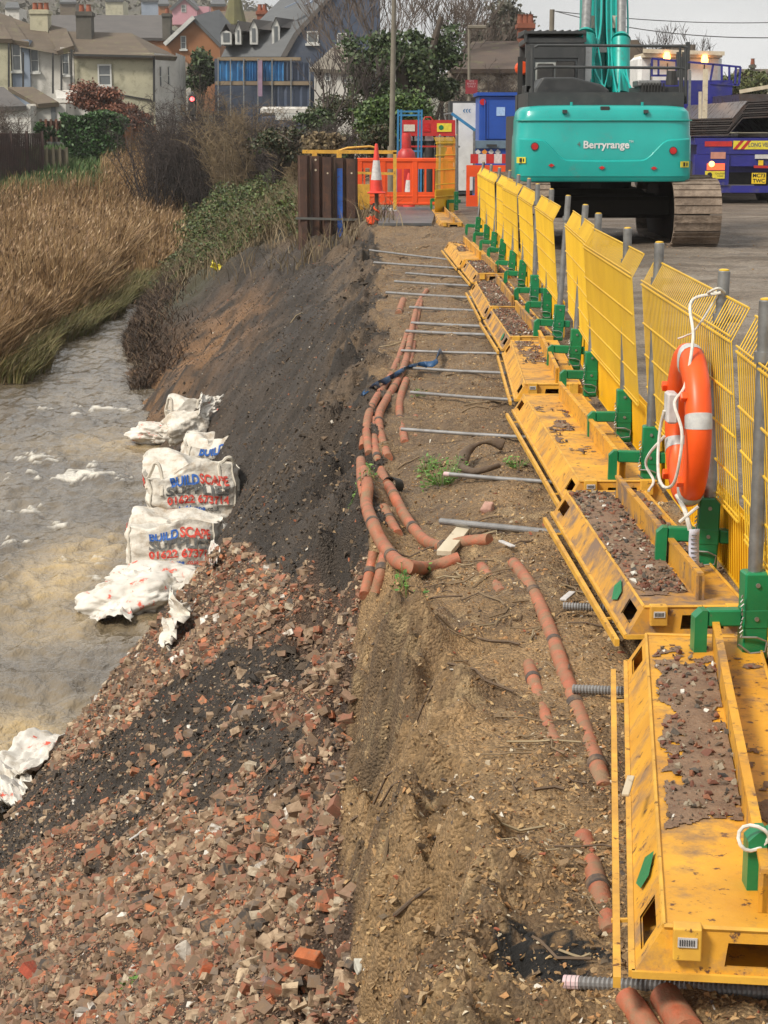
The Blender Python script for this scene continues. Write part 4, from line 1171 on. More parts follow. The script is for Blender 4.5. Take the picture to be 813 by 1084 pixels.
def bulk_bag(name, label, c, w, h, d, rz, lines, lean=(0, 0), taper=.06, topcut=0.0, seed=0, handles=True, tscale=1.0, side=None):
    root = thing(name, label, 'bulk bag', c, 'torn builder bags along the water')
    Cc = Vector(c); Rm = Matrix.Rotation(rz, 3, 'Z')
    def S(th, v, push=0.0):
        n_ = 6.0
        hw = w / 2 * (1 - taper * (1 - v)) * (1 + .05 * math.sin(v * 3.1)); hd = d / 2 * (1 + .05 * math.sin(v * 3.1))
        ca, sa = math.cos(th), math.sin(th)
        q = (abs(ca) ** n_ + abs(sa) ** n_) ** (-1 / n_)
        x = hw * ca * q; y = hd * sa * q
        x += lean[0] * v * v; y += lean[1] * v * v
        z = h * v
        k = 1 + (wr((x * 1.2 + seed, y, z * 2.2), .075, 3) + wr((x * .8 + seed, y, z * 5), .008, 7) + .008 * math.sin(z * 38 + 3 * mn.noise(Vector((x * 3, y * 3, seed))))) * (1 if v > .02 else .3)
        k2 = k + push
        # rim sags between the corners
        z2 = z - topcut * 2.0 * max(0, v - .80) * (1 + 1.1 * math.sin(th * 2 + .6)) + (.03 * math.sin(th * 5 + seed) * v)
        return Cc + Rm @ Vector((x * k2, y * k2, z2))
    NT, NV = 160, 36
    m = MB()
    for j in range(NV + 1):
        v = j / NV
        for i in range(NT): m.v.append(tuple(S(2 * PI * i / NT, v)))
    for j in range(5):          # folded inside
        v = 1 - j * .035
        for i in range(NT):
            p = S(2 * PI * i / NT, v, -.04 - .20 * j); p.z += .05 * mn.noise(Vector((p.x * 6, p.y * 6, seed))); m.v.append(tuple(p))
    NR = NV + 1 + 5
    for j in range(NR - 1):
        for i in range(NT):
            a = j * NT + i; b = j * NT + (i + 1) % NT; m.f.append((a, b, b + NT, a + NT))
    m.f.append(tuple(range((NR - 1) * NT, NR * NT)))
    m.build('fabric', M['bag'], root, smooth=True)
    # seams
    for th in (-PI * .25, -PI * .75):
        MB().tube([S(th, v / 10, .012) for v in range(11)], .012, 6).build('corner_seam', M['webbing'], root, smooth=True)
    if handles:
        for th0, th1, hh in ((-PI * .68, -PI * .80, .20), (-PI * .2, -PI * .32, .10)):
            a = S(th0, .95); b = S(th1, .95)
            mid = (a + b) / 2 + Vector((0, 0, hh))
            W = catmull([S(th0, .55, .012), a, a.lerp(mid, .7) + Vector((.03, 0, .03)), mid, b.lerp(mid, .6), b, S(th1, .6, .012)], 6)
            MB().tube(W, .022, 6).build('lifting_loop', M['webbing'], root, smooth=True)
    def fr(x, z, off=.015):
        # a point on the camera side face
        xx = max(-.97, min(.97, x / (w / 2)))
        th = -PI / 2 + math.atan(xx) * 1.0
        # solve theta giving x (superellipse front is flat: y = -hd, x = hd-scaled tan)
        th = math.atan2(-d / 2 / (d / 2), xx)
        return S(th, max(0, min(1, z / h))) + Rm @ Vector((0, -off, 0))
    for body, size, zc, mk, width, x0 in lines:
        V, Fs = fine_text(body, size, 'LEFT')
        xs = [q[0] for q in V]; k = width / (max(xs) - min(xs)); x00 = min(xs)
        mm = MB(); mm.poly([fr(x0 + (q[0] - x00) * k, zc + q[1]) for q in V], Fs)
        mm.build('printed_text', M[mk], root)
    if side:
        body, size, zc, mk, width = side
        V, Fs = fine_text(body, size, 'CENTER')
        xs = [q[0] for q in V]; k = width / (max(xs) - min(xs))
        def sd(x, z):
            yy = max(-.95, min(.95, -x / (d / 2)))
            th = math.atan2(yy, -1)
            return S(th, max(0, min(1, z / h))) + Rm @ Vector((-.012, 0, 0))
        mm = MB(); mm.poly([sd(q[0] * k, zc + q[1]) for q in V], Fs); mm.build('printed_side_text', M[mk], root)
    return root

def crumple(name, label, c, r, rot, seed, material='bagprint', amp=.35, sub=5, cat='plastic bag', group='torn builder bags along the water', f=1.6):
    bm = bmesh.new(); bmesh.ops.create_icosphere(bm, subdivisions=sub, radius=1)
    Rm = Matrix.Rotation(rot[2], 3, 'Z') @ Matrix.Rotation(rot[1], 3, 'Y') @ Matrix.Rotation(rot[0], 3, 'X')
    for v in bm.verts:
        n = v.co.normalized()
        k = 1 + amp * mn.fractal(n * f + Vector((seed, 0, 0)), .9, 2, 3) + .10 * abs(mn.noise(n * 5 + Vector((0, seed, 0)))) - .05 * abs(mn.noise(n * 11 + Vector((seed, seed, 0))))
        q = Vector((n.x * r[0], n.y * r[1], n.z * r[2])) * k
        v.co = Rm @ q + Vector(c)
    me = bpy.data.meshes.new(name); bm.to_mesh(me); bm.free()
    me.materials.append(M[material]); me.polygons.foreach_set('use_smooth', [True] * len(me.polygons))
    o = bpy.data.objects.new(name, me); COL.objects.link(o)
    return tag(o, label, cat, group)

def sheet(name, label, pts, material, seed=0, amp=.05, nu=30, nv=18, cat='torn bag', ragged=.1, group='torn builder bags along the water', th=.006):
    """crumpled cloth between four 3D corners, ragged edge"""
    A, B, C, D = map(Vector, pts); V = []; Fs = []
    n = (B - A).cross(D - A).normalized()
    for j in range(nv + 1):
        for i in range(nu + 1):
            u = i / nu; v = j / nv
            e = ragged * (mn.noise(Vector((u * 7, v * 7, seed))) ) * (1 if (i in (0, nu) or j in (0, nv)) else 0)
            p = (A * (1 - u) + B * u) * (1 - v) + (D * (1 - u) + C * u) * v
            p = p + n * (amp * (mn.fractal(Vector((u * 3.5, v * 3.5, seed)), .8, 2, 4)) + amp * .6 * math.sin(u * 5 + seed)) + (B - A) * e * .6 + (D - A) * e
            V.append(p)
    for j in range(nv):
        for i in range(nu):
            a = j * (nu + 1) + i; Fs.append((a, a + 1, a + nu + 2, a + nu + 1))
    o = MB().poly(V, Fs).build(name, M[material], smooth=True)
    s_ = o.modifiers.new('thick', 'SOLIDIFY'); s_.thickness = th
    return tag(o, label, cat, group)

def bags():
    # main bag
    c = PZ(208, 556, -3.0); c.y += .45
    bulk_bag('bulk_bag', 'largest upright white builder bag with blue and grey lettering and a phone number', (c.x - .06, c.y - .1, -3.05), 1.12, .84, .9, .10,
             [('BUILD', .16, .61, 'p_blue', .34, -.25), ('SCAPE', .16, .625, 'p_red', .34, .10), ('SUPPLIES', .16, .50, 'p_grey', .76, -.31), ('01622 673714', .13, .385, 'p_red', .76, -.31), ('www.', .08, .28, 'p_red', .12, -.31), ('buildscape', .08, .28, 'p_blue', .32, -.18), ('.co.uk', .08, .28, 'p_grey', .18, .15)],
             lean=(-.04, .10), topcut=.30, seed=3, side=('SCAPE', .22, .55, 'p_red', .5))
    c = PZ(188, 606, -3.0); c.y += .42
    bulk_bag('bulk_bag', 'lower white builder bag in front of the largest one, half buried in rubble', (c.x - .06, c.y - .1, -3.12), 1.02, .70, .84, .04,
             [('BUILD', .14, .56, 'p_blue', .31, -.24), ('SCAPE', .14, .565, 'p_red', .35, .09), ('SUPPLIES', .15, .46, 'p_grey', .70, -.25), ('01622 673714', .12, .35, 'p_red', .72, -.25), ('www.', .07, .255, 'p_red', .11, -.25), ('buildscape', .07, .255, 'p_blue', .26, -.13), ('.co.uk', .07, .255, 'p_red', .15, .15)],
             lean=(0, .05), topcut=.10, seed=8, handles=False, side=('SCAPE', .17, .5, 'p_red', .45))
    # small printed bag behind
    c = PZ(222, 496, -2.75); c.y += .35
    bulk_bag('bulk_bag', 'tilted builder bag behind the largest one, right half printed with blue and red letters', (c.x, c.y, -2.95), .82, .60, .7, .22,
             [('BUILD', .18, .45, 'p_blue', .34, -.25), ('SCAPE', .18, .45, 'p_red', .28, .11), ('SUPPLIES', .16, .28, 'p_grey', .60, -.25), ('01622', .12, .14, 'p_red', .4, -.1)],
             lean=(.08, .12), topcut=.3, seed=14, handles=False)
    c = PZ(192, 476, -2.9); c.y += .9
    bulk_bag('bulk_bag', 'narrow upright open bag with red print and webbing loops, behind the printed ones', (c.x + .05, c.y, -3.1), .62, .86, .6, .0,
             [('SUPPLIES', .12, .12, 'p_red', .4, -.2), ('BUILD', .13, .28, 'p_red', .2, -.1)], lean=(-.05, 0), topcut=.25, seed=21)
    p = PZ(166, 464, -2.95)
    crumple('collapsed_bag', 'collapsed white bag with red print trailing into the river, leftmost of the upper cluster', (p.x + .02, p.y, -2.88), (.42, .26, .17), (0, .05, .12), 5)
    p = PY(205, 441, 28.0)
    crumple('collapsed_bag', 'domed empty white bag fabric on top of the upper cluster', (p.x, p.y - 1.2, p.z + .05), (.36, .3, .22), (0, -.2, .2), 9, 'bag', amp=.25)
    p = PY(229, 462, 27.0)
    crumple('collapsed_bag', 'beige bag lump against the dark slope at the right of the upper cluster', (p.x - .03, p.y, p.z), (.34, .3, .26), (0, .2, -.2), 12, 'webbing', amp=.2)
    a = PY(208, 440, 26.8); 
    sheet('torn_bag_flap', 'ragged white flap with faint red print standing up at the top of the bags', [PY(208, 442, 26.6), PY(226, 436, 26.9), PY(235, 420, 27.1), PY(214, 417, 26.8)], 'bagprint', 3, .06, ragged=.25)
    sheet('torn_bag_flap', 'thin white strip reaching right over the dark slope from the upper bags', [PY(228, 466, 26.2), PY(250, 463, 26.4), PY(252, 459, 26.5), PY(228, 461, 26.2)], 'bag', 7, .02, ragged=.3)
    p = PZ(232, 553, -2.9)
    crumple('collapsed_bag', 'muddy crumpled bag wedged between the two lettered bags', (p.x - .28, p.y - .55, -2.86), (.46, .3, .16), (0, .12, .2), 61, amp=.3)
    p = PZ(172, 604, -2.95)
    crumple('collapsed_bag', 'flattened muddy bag under the lower lettered bag', (p.x + .02, p.y - .35, -2.95), (.48, .35, .15), (0, .05, .3), 64, amp=.35)
    # floating bag
    c = PZ(132, 634, -2.9)
    crumple('collapsed_bag', 'slumped white bag with smeared red print floating in the river below the lettered bags', (c.x + .08, c.y + .1, -2.93), (.50, .40, .22), (0, -.12, .25), 33, amp=.3)
    sheet('torn_bag_flap', 'pointed white tail of the slumped bag trailing in the water', [PZ(92, 655, -2.97), PZ(140, 655, -2.93), PZ(138, 632, -2.86), PZ(108, 642, -2.97)], 'bagprint', 11, .05, ragged=.12)
    sheet('torn_bag_flap', 'upper folded edge of the slumped bag beside the river', [PZ(114, 624, -2.93), PZ(150, 612, -2.8), PZ(160, 600, -2.7), PZ(128, 610, -2.9)], 'bagprint', 13, .05, ragged=.1)
    sheet('torn_bag_flap', 'long white strip with dark blue print lying on the rubble below the bags', [G(172, 636, .06), G(180, 640, .05), G(211, 617, .08), G(204, 613, .1)], 'bag', 17, .03, nu=14, nv=24, ragged=.1)
    f = lambda x, y: G(178, 632, .12) + Vector((x * .95, x * .5, x * .1 + y))
    sheet('torn_bag_flap', 'small white pointed rag hanging at the waterline under the strip', [G(163, 655, .0), G(167, 655, .05), G(171, 636, .1), G(167, 636, .02)], 'bag', 18, .02, nu=8, nv=14, ragged=.1)
    sheet('torn_bag_flap', 'tattered grey white rag with a blue and red print at the water edge', [G(172, 692, .02), G(182, 690, .05), G(203, 660, .12), G(176, 655, .16)], 'bag', 23, .08, ragged=.3)
    m = MB(); q = G(185, 668, .2); V, Fs = text_geo('73', .14, 0, .006); m.poly([(q.x + a[0], q.y - .12 + a[0] * .2, q.z - .02 + a[1]) for a in V], Fs)
    # bottom left bag in the water
    sheet('torn_bag_flap', 'wide white bag sheet with red letters half under water at the bottom left', [PZ(-25, 846, -2.97), PZ(30, 812, -2.80), PZ(97, 765, -2.86), PZ(26, 776, -3.0)], 'bagprint', 27, .07, nu=46, nv=30, ragged=.06)
    sheet('torn_bag_flap', 'crumpled white bag corner at the left edge above the rubble', [PZ(-20, 862, -2.90), PZ(22, 845, -2.78), PZ(30, 815, -2.82), PZ(-20, 818, -2.96)], 'bagprint', 31, .11, nu=30, nv=24, ragged=.08)
    sheet('torn_bag_flap', 'pink and white torn plastic on the dark slope right of the lower bag', [G(219, 603, .05), G(226, 604, .05), G(233, 590, .08), G(222, 586, .14)], 'bagprint', 37, .04, nu=12, nv=10, ragged=.3)

def litter():
    hb = hulls(4, 10, 51, boxy=True); hr = hulls(6, 12, 52)
    items = [((196, 1012), .075, hr, (.5, .45, .38), 'large pale mortar lump in the rubble at the bottom left', 'large_stone', 'stone'), ((252, 1058), .05, hr, (.55, .5, .38), 'cream stone near the bottom edge of the rubble', 'large_stone', 'stone'),
             ((285, 1048), .055, hr, (.20, .13, .11), 'dull red brown stone at the bottom of the rubble', 'large_stone', 'stone'), ((222, 1030), .048, hb, (.38, .09, .03), 'orange red brick fragment left of the bottom centre', 'brick_fragment', 'brick'),
             ((36, 1032), .055, hb, (.36, .07, .035), 'bright red brick lump at the bottom left', 'brick_fragment', 'brick'), ((328, 1018), .045, hb, (.42, .12, .04), 'orange brick fragment at the foot of the clay scarp', 'brick_fragment', 'brick'),
             ((36, 816), .06, hb, (.055, .025, .02), 'dark engineering brick at the water edge by the left bag', 'brick_fragment', 'brick'), ((366, 740), .035, hb, (.7, .7, .66), 'white plaster piece lying on the rubble beside the scarp', 'plaster_piece', 'plaster'),
             ((381, 1027), .04, hr, (.6, .58, .5), 'white pebble lump on the clay rubble boundary', 'large_stone', 'stone'), ((283, 878), .04, hr, (.3, .26, .16), 'tan flint in the middle of the rubble', 'large_stone', 'stone'),
             ((516, 543), .07, hr, (.45, .26, .2), 'pink fragment of broken pipe beside the pale rod', 'pipe_fragment', 'fragment'), ((560, 1005), .04, hr, (.02, .018, .018), 'black charred lump on the clay near the bottom', 'charred_lump', 'charred wood'),
             ((150, 885), .035, hr, (.55, .52, .44), 'white chip in the dark grit band', 'large_stone', 'stone'), ((90, 1075), .045, hr, (.33, .29, .25), 'grey stone at the very bottom left', 'large_stone', 'stone')]
    for i, ((px, py), s, pr, col, lab, nm, cat) in enumerate(items):
        p = G(px, py, s * .3)
        V, Fc = instance(pr, np.array([p[:]]), np.array([s]), .3)
        o = np_mesh(nm, V, Fc, mat(nm + '_mat%d' % i, col, tuple(c * .7 for c in col), 30, .85, bump=.5, dirt=((.2, .14, .09), 18, .55, .68)))
        bv = o.modifiers.new('b', 'BEVEL'); bv.width = s * .08; bv.segments = 2
        tag(o, lab, cat)
    # slivers of white plastic
    for k, ((a, b_), w, lab) in enumerate([(((352, 746), (376, 738)), .022, 'white plastic sliver on the rubble near the scarp top'), (((138, 893), (158, 882)), .02, 'pale splinter in the lower dark band'), (((596, 640), (606, 634)), .03, 'white scrap on the bench beside the muddy box'), (((530, 577), (543, 585)), .025, 'crumpled white paper scrap next to the threaded rod'),
                                    (((286, 857), (292, 847)), .012, 'white and yellow plastic sliver in the rubble'), (((664, 838), (668, 822)), .02, 'wooden peg lying against the nearest ballast box')]):
        A = G(*a, .02); B = G(*b_, .03)
        if k == 5: A = PZ(662, 842, .1); B = PZ(668, 822, .12)
        tag(MB().bar(A, B, w, .01).build('litter_scrap', M['whiteband'] if k != 5 else M['wood'], bevel=.003), lab, 'scrap')
    p = G(229, 290, .1)
    sheet('yellow_plastic_scrap', 'bright yellow plastic scrap on the far bank below the sheet piles', [p + Vector((-.13, 0, .05)), p + Vector((.1, .1, -.08)), p + Vector((.15, .1, .05)), p + Vector((-.1, .1, .2))], 'ylabel', 2, .05, 10, 10, 'plastic scrap', .15, None)
    p = G(145, 262, 0)
# ================================================================ MIDDLE GROUND
def seat_z(x, Y): return float(height(x, Y, False))

def sheet_piles():
    # five interlocked rusty piles standing at the trench head
    Y = 38.0
    xs = [(PY(315 + i * 12.7, 200, Y).x) for i in range(6)]
    labs = ['leftmost rusty brown steel sheet pile of the standing bundle', 'second rusty sheet pile from the left with two pale bolt holes', 'middle rusty sheet pile of the standing bundle', 'rusty sheet pile with a bright blue painted stripe', 'rightmost rusty sheet pile of the bundle next to the orange barrier']
    for i in range(5):
        x0, x1 = xs[i], xs[i + 1]; w = x1 - x0
        yy = Y + .10 * (i % 2) + .03 * i
        zt = PY(0, 164.5 + i * .9, Y).z
        root = thing('sheet_pile', labs[i], 'sheet pile', ((x0 + x1) / 2, yy, -1.2), 'rusty sheet piles standing in a bundle')
        m = MB(); d = .13
        # U profile, open to the back
        out = [(x0, yy + d), (x0 + .01, yy + d), (x0 + w * .22, yy), (x0 + w * .78, yy), (x1 - .012, yy + d), (x1, yy + d), (x1, yy + d + .02), (x1 - .02, yy + d + .02), (x0 + w * .76, yy + .02), (x0 + w * .24, yy + .02), (x0 + .02, yy + d + .02), (x0, yy + d + .02)]
        m.prism(out, zt + 1.6, (0, 0, -1.6), 'xy')
        m.build('pile_web', M['rustpile'], root)
        if i == 1:
            for z in (1.19, .99): MB().lathe(((x0 + x1) / 2, yy - .004, z), [(.022, 0), (.022, .003)], 10, 'y').build('bolt_hole', M['wood'], root)
        if i in (2, 4): MB().lathe(((x0 + x1) / 2, yy - .004, .93), [(.018, 0), (.018, .003)], 10, 'y').build('bolt_hole', M['wood'], root)
        if i == 3:
            MB().bb((x0 + x1) / 2 - .05, (x0 + x1) / 2 + .055, yy - .006, yy - .002, -.35, 1.02).build('blue_stripe', M['bluepaint'], root)
    # strap around the bundle
    a = PY(313, 231, Y - .06); b = PY(380, 233, Y - .02)
    o = MB().bar((a.x, Y - .03, a.z), (b.x, Y + .1, b.z), .02, .045).build('binding_strap', M['strap'])
    MB_ = MB().bar((a.x, Y - .03, a.z), (a.x - .04, Y + .5, a.z + .12), .02, .045)
    tag(o, 'dark strap binding the rusty sheet piles', 'strap')
    # yellow guide rail behind the piles
    root = thing('guide_frame', 'yellow steel guide frame standing behind the rusty piles', 'steel frame', PY(370, 222, 39.3))
    m = MB(); Y2 = 38.9
    P = lambda px, py: PY(px, py, Y2)
    m.bar(P(320, 160.5), P(420, 161), .06, .07); m.build('top_rail', M['yel_edge'], root)
    MB().bar(P(418, 161), P(418, 222), .07, .06).build('upright', M['yel_edge'], root)
    for px in (333, 359): MB().bar(P(px, 162), P(px, 173), .10, .09).build('hook', M['yel_edge'], root)
    MB().tube([P(357, 160), P(368, 156.5), P(392, 155), P(400, 157)], .025, 6).build('bent_bar', M['yel_edge'], root)
    MB().bar(P(378, 183), P(418, 184), .04, .05).build('mid_rail', M['yel_edge'], root)
    MB().bar(P(384, 195), P(384, 222), .28, .05).build('yellow_panel', M['yel_edge'], root)

def barrier():
    Y = 41.5; k = 41.5 / 2000
    def p(px, py): q = PY(px, py, Y); return (q.x, q.z)
    root = thing('plastic_barrier', 'orange plastic road barrier closing the walkway between piles and fence', 'barrier', PY(428, 222, Y))
    x0, z1 = p(378, 168); x1, _ = p(480, 168); z0 = p(0, 217)[1]
    m = MB()
    # frame with six tall openings as a holed plate with thickness
    def plate(yy, nrm):
        H = []
        wins = [(.03, .14), (.29, .53), (.60, .84)]
        A = Vector((x0, yy, z0)); B = Vector((x1, yy, z0)); C = Vector((x1, yy, z1)); D = Vector((x0, yy, z1))
        hs = []
        for a, b in ((.02, .065), (.085, .13), (.15, .195)): hs.append((a, b, .32, .80))
        for a, b in ((.315, .38), (.40, .465), (.485, .55)): hs.append((a, b, .28, .78))
        for a, b in ((.635, .70), (.72, .785), (.805, .86)): hs.append((a, b, .28, .78))
        m.holed(A, B, C, D, hs, th=.045, nrm=nrm)
    plate(Y, (0, -1, 0))
    m.bevbox(x0 - .01, x1 + .01, Y - .02, Y + .075, z1 - .07, z1 + .015, .015)
    m.bevbox(x0, x1, Y - .018, Y + .07, z0 - .0, z0 + .05, .012)
    for q in (.0, .245, .575, .89): m.bevbox(x0 + (x1 - x0) * q, x0 + (x1 - x0) * (q + .055), Y - .016, Y + .066, z0 + .02, z1 - .02, .01)
    m.bevbox(x0 + .06, x1 - .06, Y - .012, Y + .06, z0 + .17, z0 + .20, .01)
    m.build('barrier_body', M['barrier'], root)
    for px in (396, 466):
        q = PY(px, 222, Y); f = MB(); f.prism([(q.x - .11, -.0), (q.x + .11, .0), (q.x + .05, .10), (q.x + .03, .22), (q.x - .03, .22), (q.x - .05, .10)], .5, (0, Y - .28, 0), 'xz'); f.build('foot', M['black'], root)
    # second barrier seen end on
    q = PY(474, 220, 42.2)
    root = thing('plastic_barrier', 'orange plastic barrier seen end on with a pale reflective strip, beside the mesh panel', 'barrier', (q.x, q.y, 0))
    zt = PY(0, 156, 42.2).z
    m = MB(); m.prism([(q.x - .17, 0.0), (q.x + .15, 0), (q.x + .16, .9), (q.x + .09, zt), (q.x - .02, zt), (q.x - .08, zt - .25)], .12, (0, 42.2, 0), 'xz'); m.build('barrier_end', M['barrier'], root, bevel=.012)
    MB().box((q.x + .05, 42.185, zt - .38), (.17, .01, .10)).build('reflective_strip', M['reflect'], root)
    # cone on a post
    q = PY(398.5, 236, 36.6); zt = PY(0, 152, 36.6).z; zb = PY(0, 204, 36.6).z
    root = thing('traffic_cone', 'red and white traffic cone perched on a taped post in front of the orange barrier', 'traffic cone', (q.x, 36.6, zb))
    H = zt - zb
    MB().lathe((q.x, 36.6, zb), [(.15, .012), (.125, .03), (.125 * .82, H * .26)], 20).build('cone_skirt', M['cone'], root, smooth=True)
    MB().lathe((q.x, 36.6, zb), [(.104, H * .262), (.062, H * .66)], 20).build('white_sleeve', M['whiteband'], root, smooth=True)
    MB().lathe((q.x, 36.6, zb), [(.061, H * .662), (.030, H * .97), (.022, H)], 20).build('cone_tip', M['cone'], root, smooth=True)
    MB().bevbox(q.x - .175, q.x + .175, 36.6 - .175, 36.6 + .175, zb - .012, zb + .013, .01).build('cone_base', M['cone'], root)
    zp = seat_z(q.x, 36.6) - .1
    root = thing('marker_post', 'short wooden post wrapped in orange tape below the traffic cone', 'post', (q.x, 36.62, zp))
    MB().tube([(q.x, 36.62, zp), (q.x + .005, 36.62, zb - .012)], .04, 10).build('stake', M['root'], root)
    t = MB(); h = zb - .2
    pts = [(q.x + .047 * math.cos(a * .8), 36.62 + .047 * math.sin(a * .8), h - a * .022) for a in range(26)]
    t.tube(pts, .018, 5); t.build('orange_tape', M['barrier'], root)
    sheet('orange_tape_knot', 'crumpled bright orange tape on the soil below the cone', [PY(388, 237, 36.4), PY(395, 238, 36.3), PY(396, 229, 36.4), PY(387, 231, 36.5)], 'barrier', 5, .05, 10, 10, 'tape', .3, None)
    # white striped cone behind the barrier
    q = PY(433, 222, 43.2)
    root = thing('traffic_cone', 'traffic cone with a big white sleeve seen through the barrier opening', 'traffic cone', (q.x, 43.2, 0))
    MB().lathe((q.x, 43.2, 0), [(.19, .0), (.19, .03), (.14, .035), (.11, .3)], 18).build('cone_skirt', M['cone'], root, smooth=True)
    MB().lathe((q.x, 43.2, 0), [(.109, .302), (.07, .66)], 18).build('white_sleeve', M['whiteband'], root, smooth=True)
    MB().lathe((q.x, 43.2, 0), [(.069, .662), (.03, .82)], 18).build('cone_tip', M['cone'], root, smooth=True)
    # steel plate + blocks
    a = PZ(400, 239, .02); b = PZ(457, 239, .02); c = PZ(463, 221, .02); d = PZ(404, 221, .02)
    m = MB(); m.poly([a, b, c, d] + [v - Vector((0, 0, .05)) for v in (a, b, c, d)], [(0, 1, 2, 3), (4, 0, 3, 7), (0, 4, 5, 1), (1, 5, 6, 2)])
    m.v = [(x, y, z + .05) for x, y, z in m.v]
    tag(m.build('steel_plate', M['steelplate']), 'flat grey steel plate on the ground under the orange barrier', 'steel plate')
    q = PY(416, 226, 41.2); tag(MB().bevbox(q.x - .09, q.x + .09, 41.0, 41.2, .02, .12, .01).build('concrete_block', M['whiteband']), 'small white block at the foot of the orange barrier', 'block')
    # far orange barrier and red white plank right of the fence
    Y = 44.0
    a = PY(498, 173, Y); b = PY(548, 173, Y); zt = PY(0, 163, Y).z
    root = thing('barrier_plank', 'red and white striped barrier plank beside the turquoise digger', 'barrier', ((a.x + b.x) / 2, Y, 0))
    n = 6
    for i in range(n):
        x0 = a.x + (b.x - a.x) * i / n; x1 = a.x + (b.x - a.x) * (i + 1) / n
        MB().bb(x0, x1 - .003, Y, Y + .04, a.z, zt).build('red_block' if i % 2 == 0 else 'white_block', M['red'] if i % 2 == 0 else M['whiteband'], root)
    root = thing('plastic_barrier', 'orange barrier under the red and white plank, mostly hidden by the fence', 'barrier', (a.x + .6, 43.8, 0))
    m = MB(); z0_ = 0; m.bb(a.x - .1, b.x - .1, 43.78, 43.86, .72, .98); m.bb(a.x - .1, b.x - .1, 43.78, 43.86, .05, .3)
    for i in range(6): m.bb(a.x - .1 + i * .2, a.x - .02 + i * .2, 43.785, 43.855, .3, .72)
    m.build('barrier_body', M['barrier'], root)

def gas_rack():
    Y = 46.5
    P = lambda px, py, d=0: PY(px, py, Y + d)
    root = thing('bottle_rack', 'red steel rack header and rails holding a row of black gas bottles', 'gas bottle rack', P(452, 205))
    a = P(425, 144); b = P(482, 127)
    MB().bb(a.x, b.x, Y - .03, Y + .03, a.z, b.z).build('header_board', M['red'], root)
    q = P(437, 135); MB().bb(q.x - .22, q.x + .05, Y - .045, Y - .032, q.z - .09, q.z + .07).build('cream_label', M['webbing'], root)
    q = P(470, 135); MB().bb(q.x - .17, q.x + .18, Y - .045, Y - .032, q.z - .10, q.z + .10).build('safety_label', M['ylabel'], root)
    MB().lathe((q.x - .07, Y - .05, q.z), [(.06, 0), (.06, .004)], 14, 'y').build('green_disc', M['green'], root)
    q = P(452, 135); MB().bb(q.x - .09, q.x + .07, Y - .045, Y - .032, q.z - .1, q.z + .1).build('red_label', M['redlens'], root)
    m = MB()
    for px in (425.5, 481): m.bar(P(px, 128, .1), PY(px, 205, Y + .1), .05, .05)
    m.bar(P(426, 155, -.12), P(481, 155, -.12), .03, .04)
    m.tube([P(447, 130), P(450, 124), P(456, 124), P(460, 130)], .02, 6)
    m.build('rack_frame', M['red'], root)
    for i in range(5):
        px = 432 + i * 11; q = P(px, 205, .25)
        r = .12; zt = P(0, 142).z
        t = thing('gas_bottle', ['leftmost black gas bottle in the red rack, behind the blue ladder', 'second black gas bottle from the left in the red rack', 'middle black gas bottle in the red rack', 'second black gas bottle from the right in the red rack', 'rightmost black gas bottle in the red rack'][i], 'gas bottle', (q.x, Y + .2, .05), 'black gas bottles in the rack')
        MB().lathe((q.x, Y + .2, 0), [(r, .05), (r, zt - .22), (r * .97, zt - .16)], 16).build('cylinder', M['black'], t, smooth=True)
        MB().lathe((q.x, Y + .2, 0), [(r * .96, zt - .158), (r * .8, zt - .06), (r * .4, zt)], 16).build('white_shoulder', M['whiteband'], t, smooth=True)
    # red propane bottle
    q = PY(430, 205, 43.8); zt = PY(0, 141, 43.8).z
    t = thing('propane_bottle', 'tall red propane gas bottle with a shroud at its top, in front of the rack', 'gas bottle', (q.x, 43.8, .0))
    MB().lathe((q.x, 43.8, 0), [(.19, .02), (.21, .1), (.21, zt - .55), (.19, zt - .42), (.11, zt - .34)], 20).build('cylinder', M['red'], t, smooth=True)
    MB().lathe((q.x, 43.8, 0), [(.105, zt - .338), (.105, zt - .05), (.09, zt)], 16).build('valve_shroud', M['red'], t, smooth=True)
    # blue ladder frame
    Yb = 45.6
    root = thing('ladder_frame', 'light blue steel ladder frame standing left of the gas rack', 'steel frame', PY(433, 205, Yb))
    m = MB()
    for px in (421.5, 424.8, 443.2, 446.4): m.bar(PY(px, 116, Yb), PY(px - 1, 205, Yb), .045, .045)
    for py in (118, 122): m.bar(PY(421, py, Yb), PY(447, py, Yb), .04, .04)
    m.bar(PY(421, 160, Yb), PY(447, 160, Yb), .04, .04)
    m.build('ladder', M['blue_frame'], root)

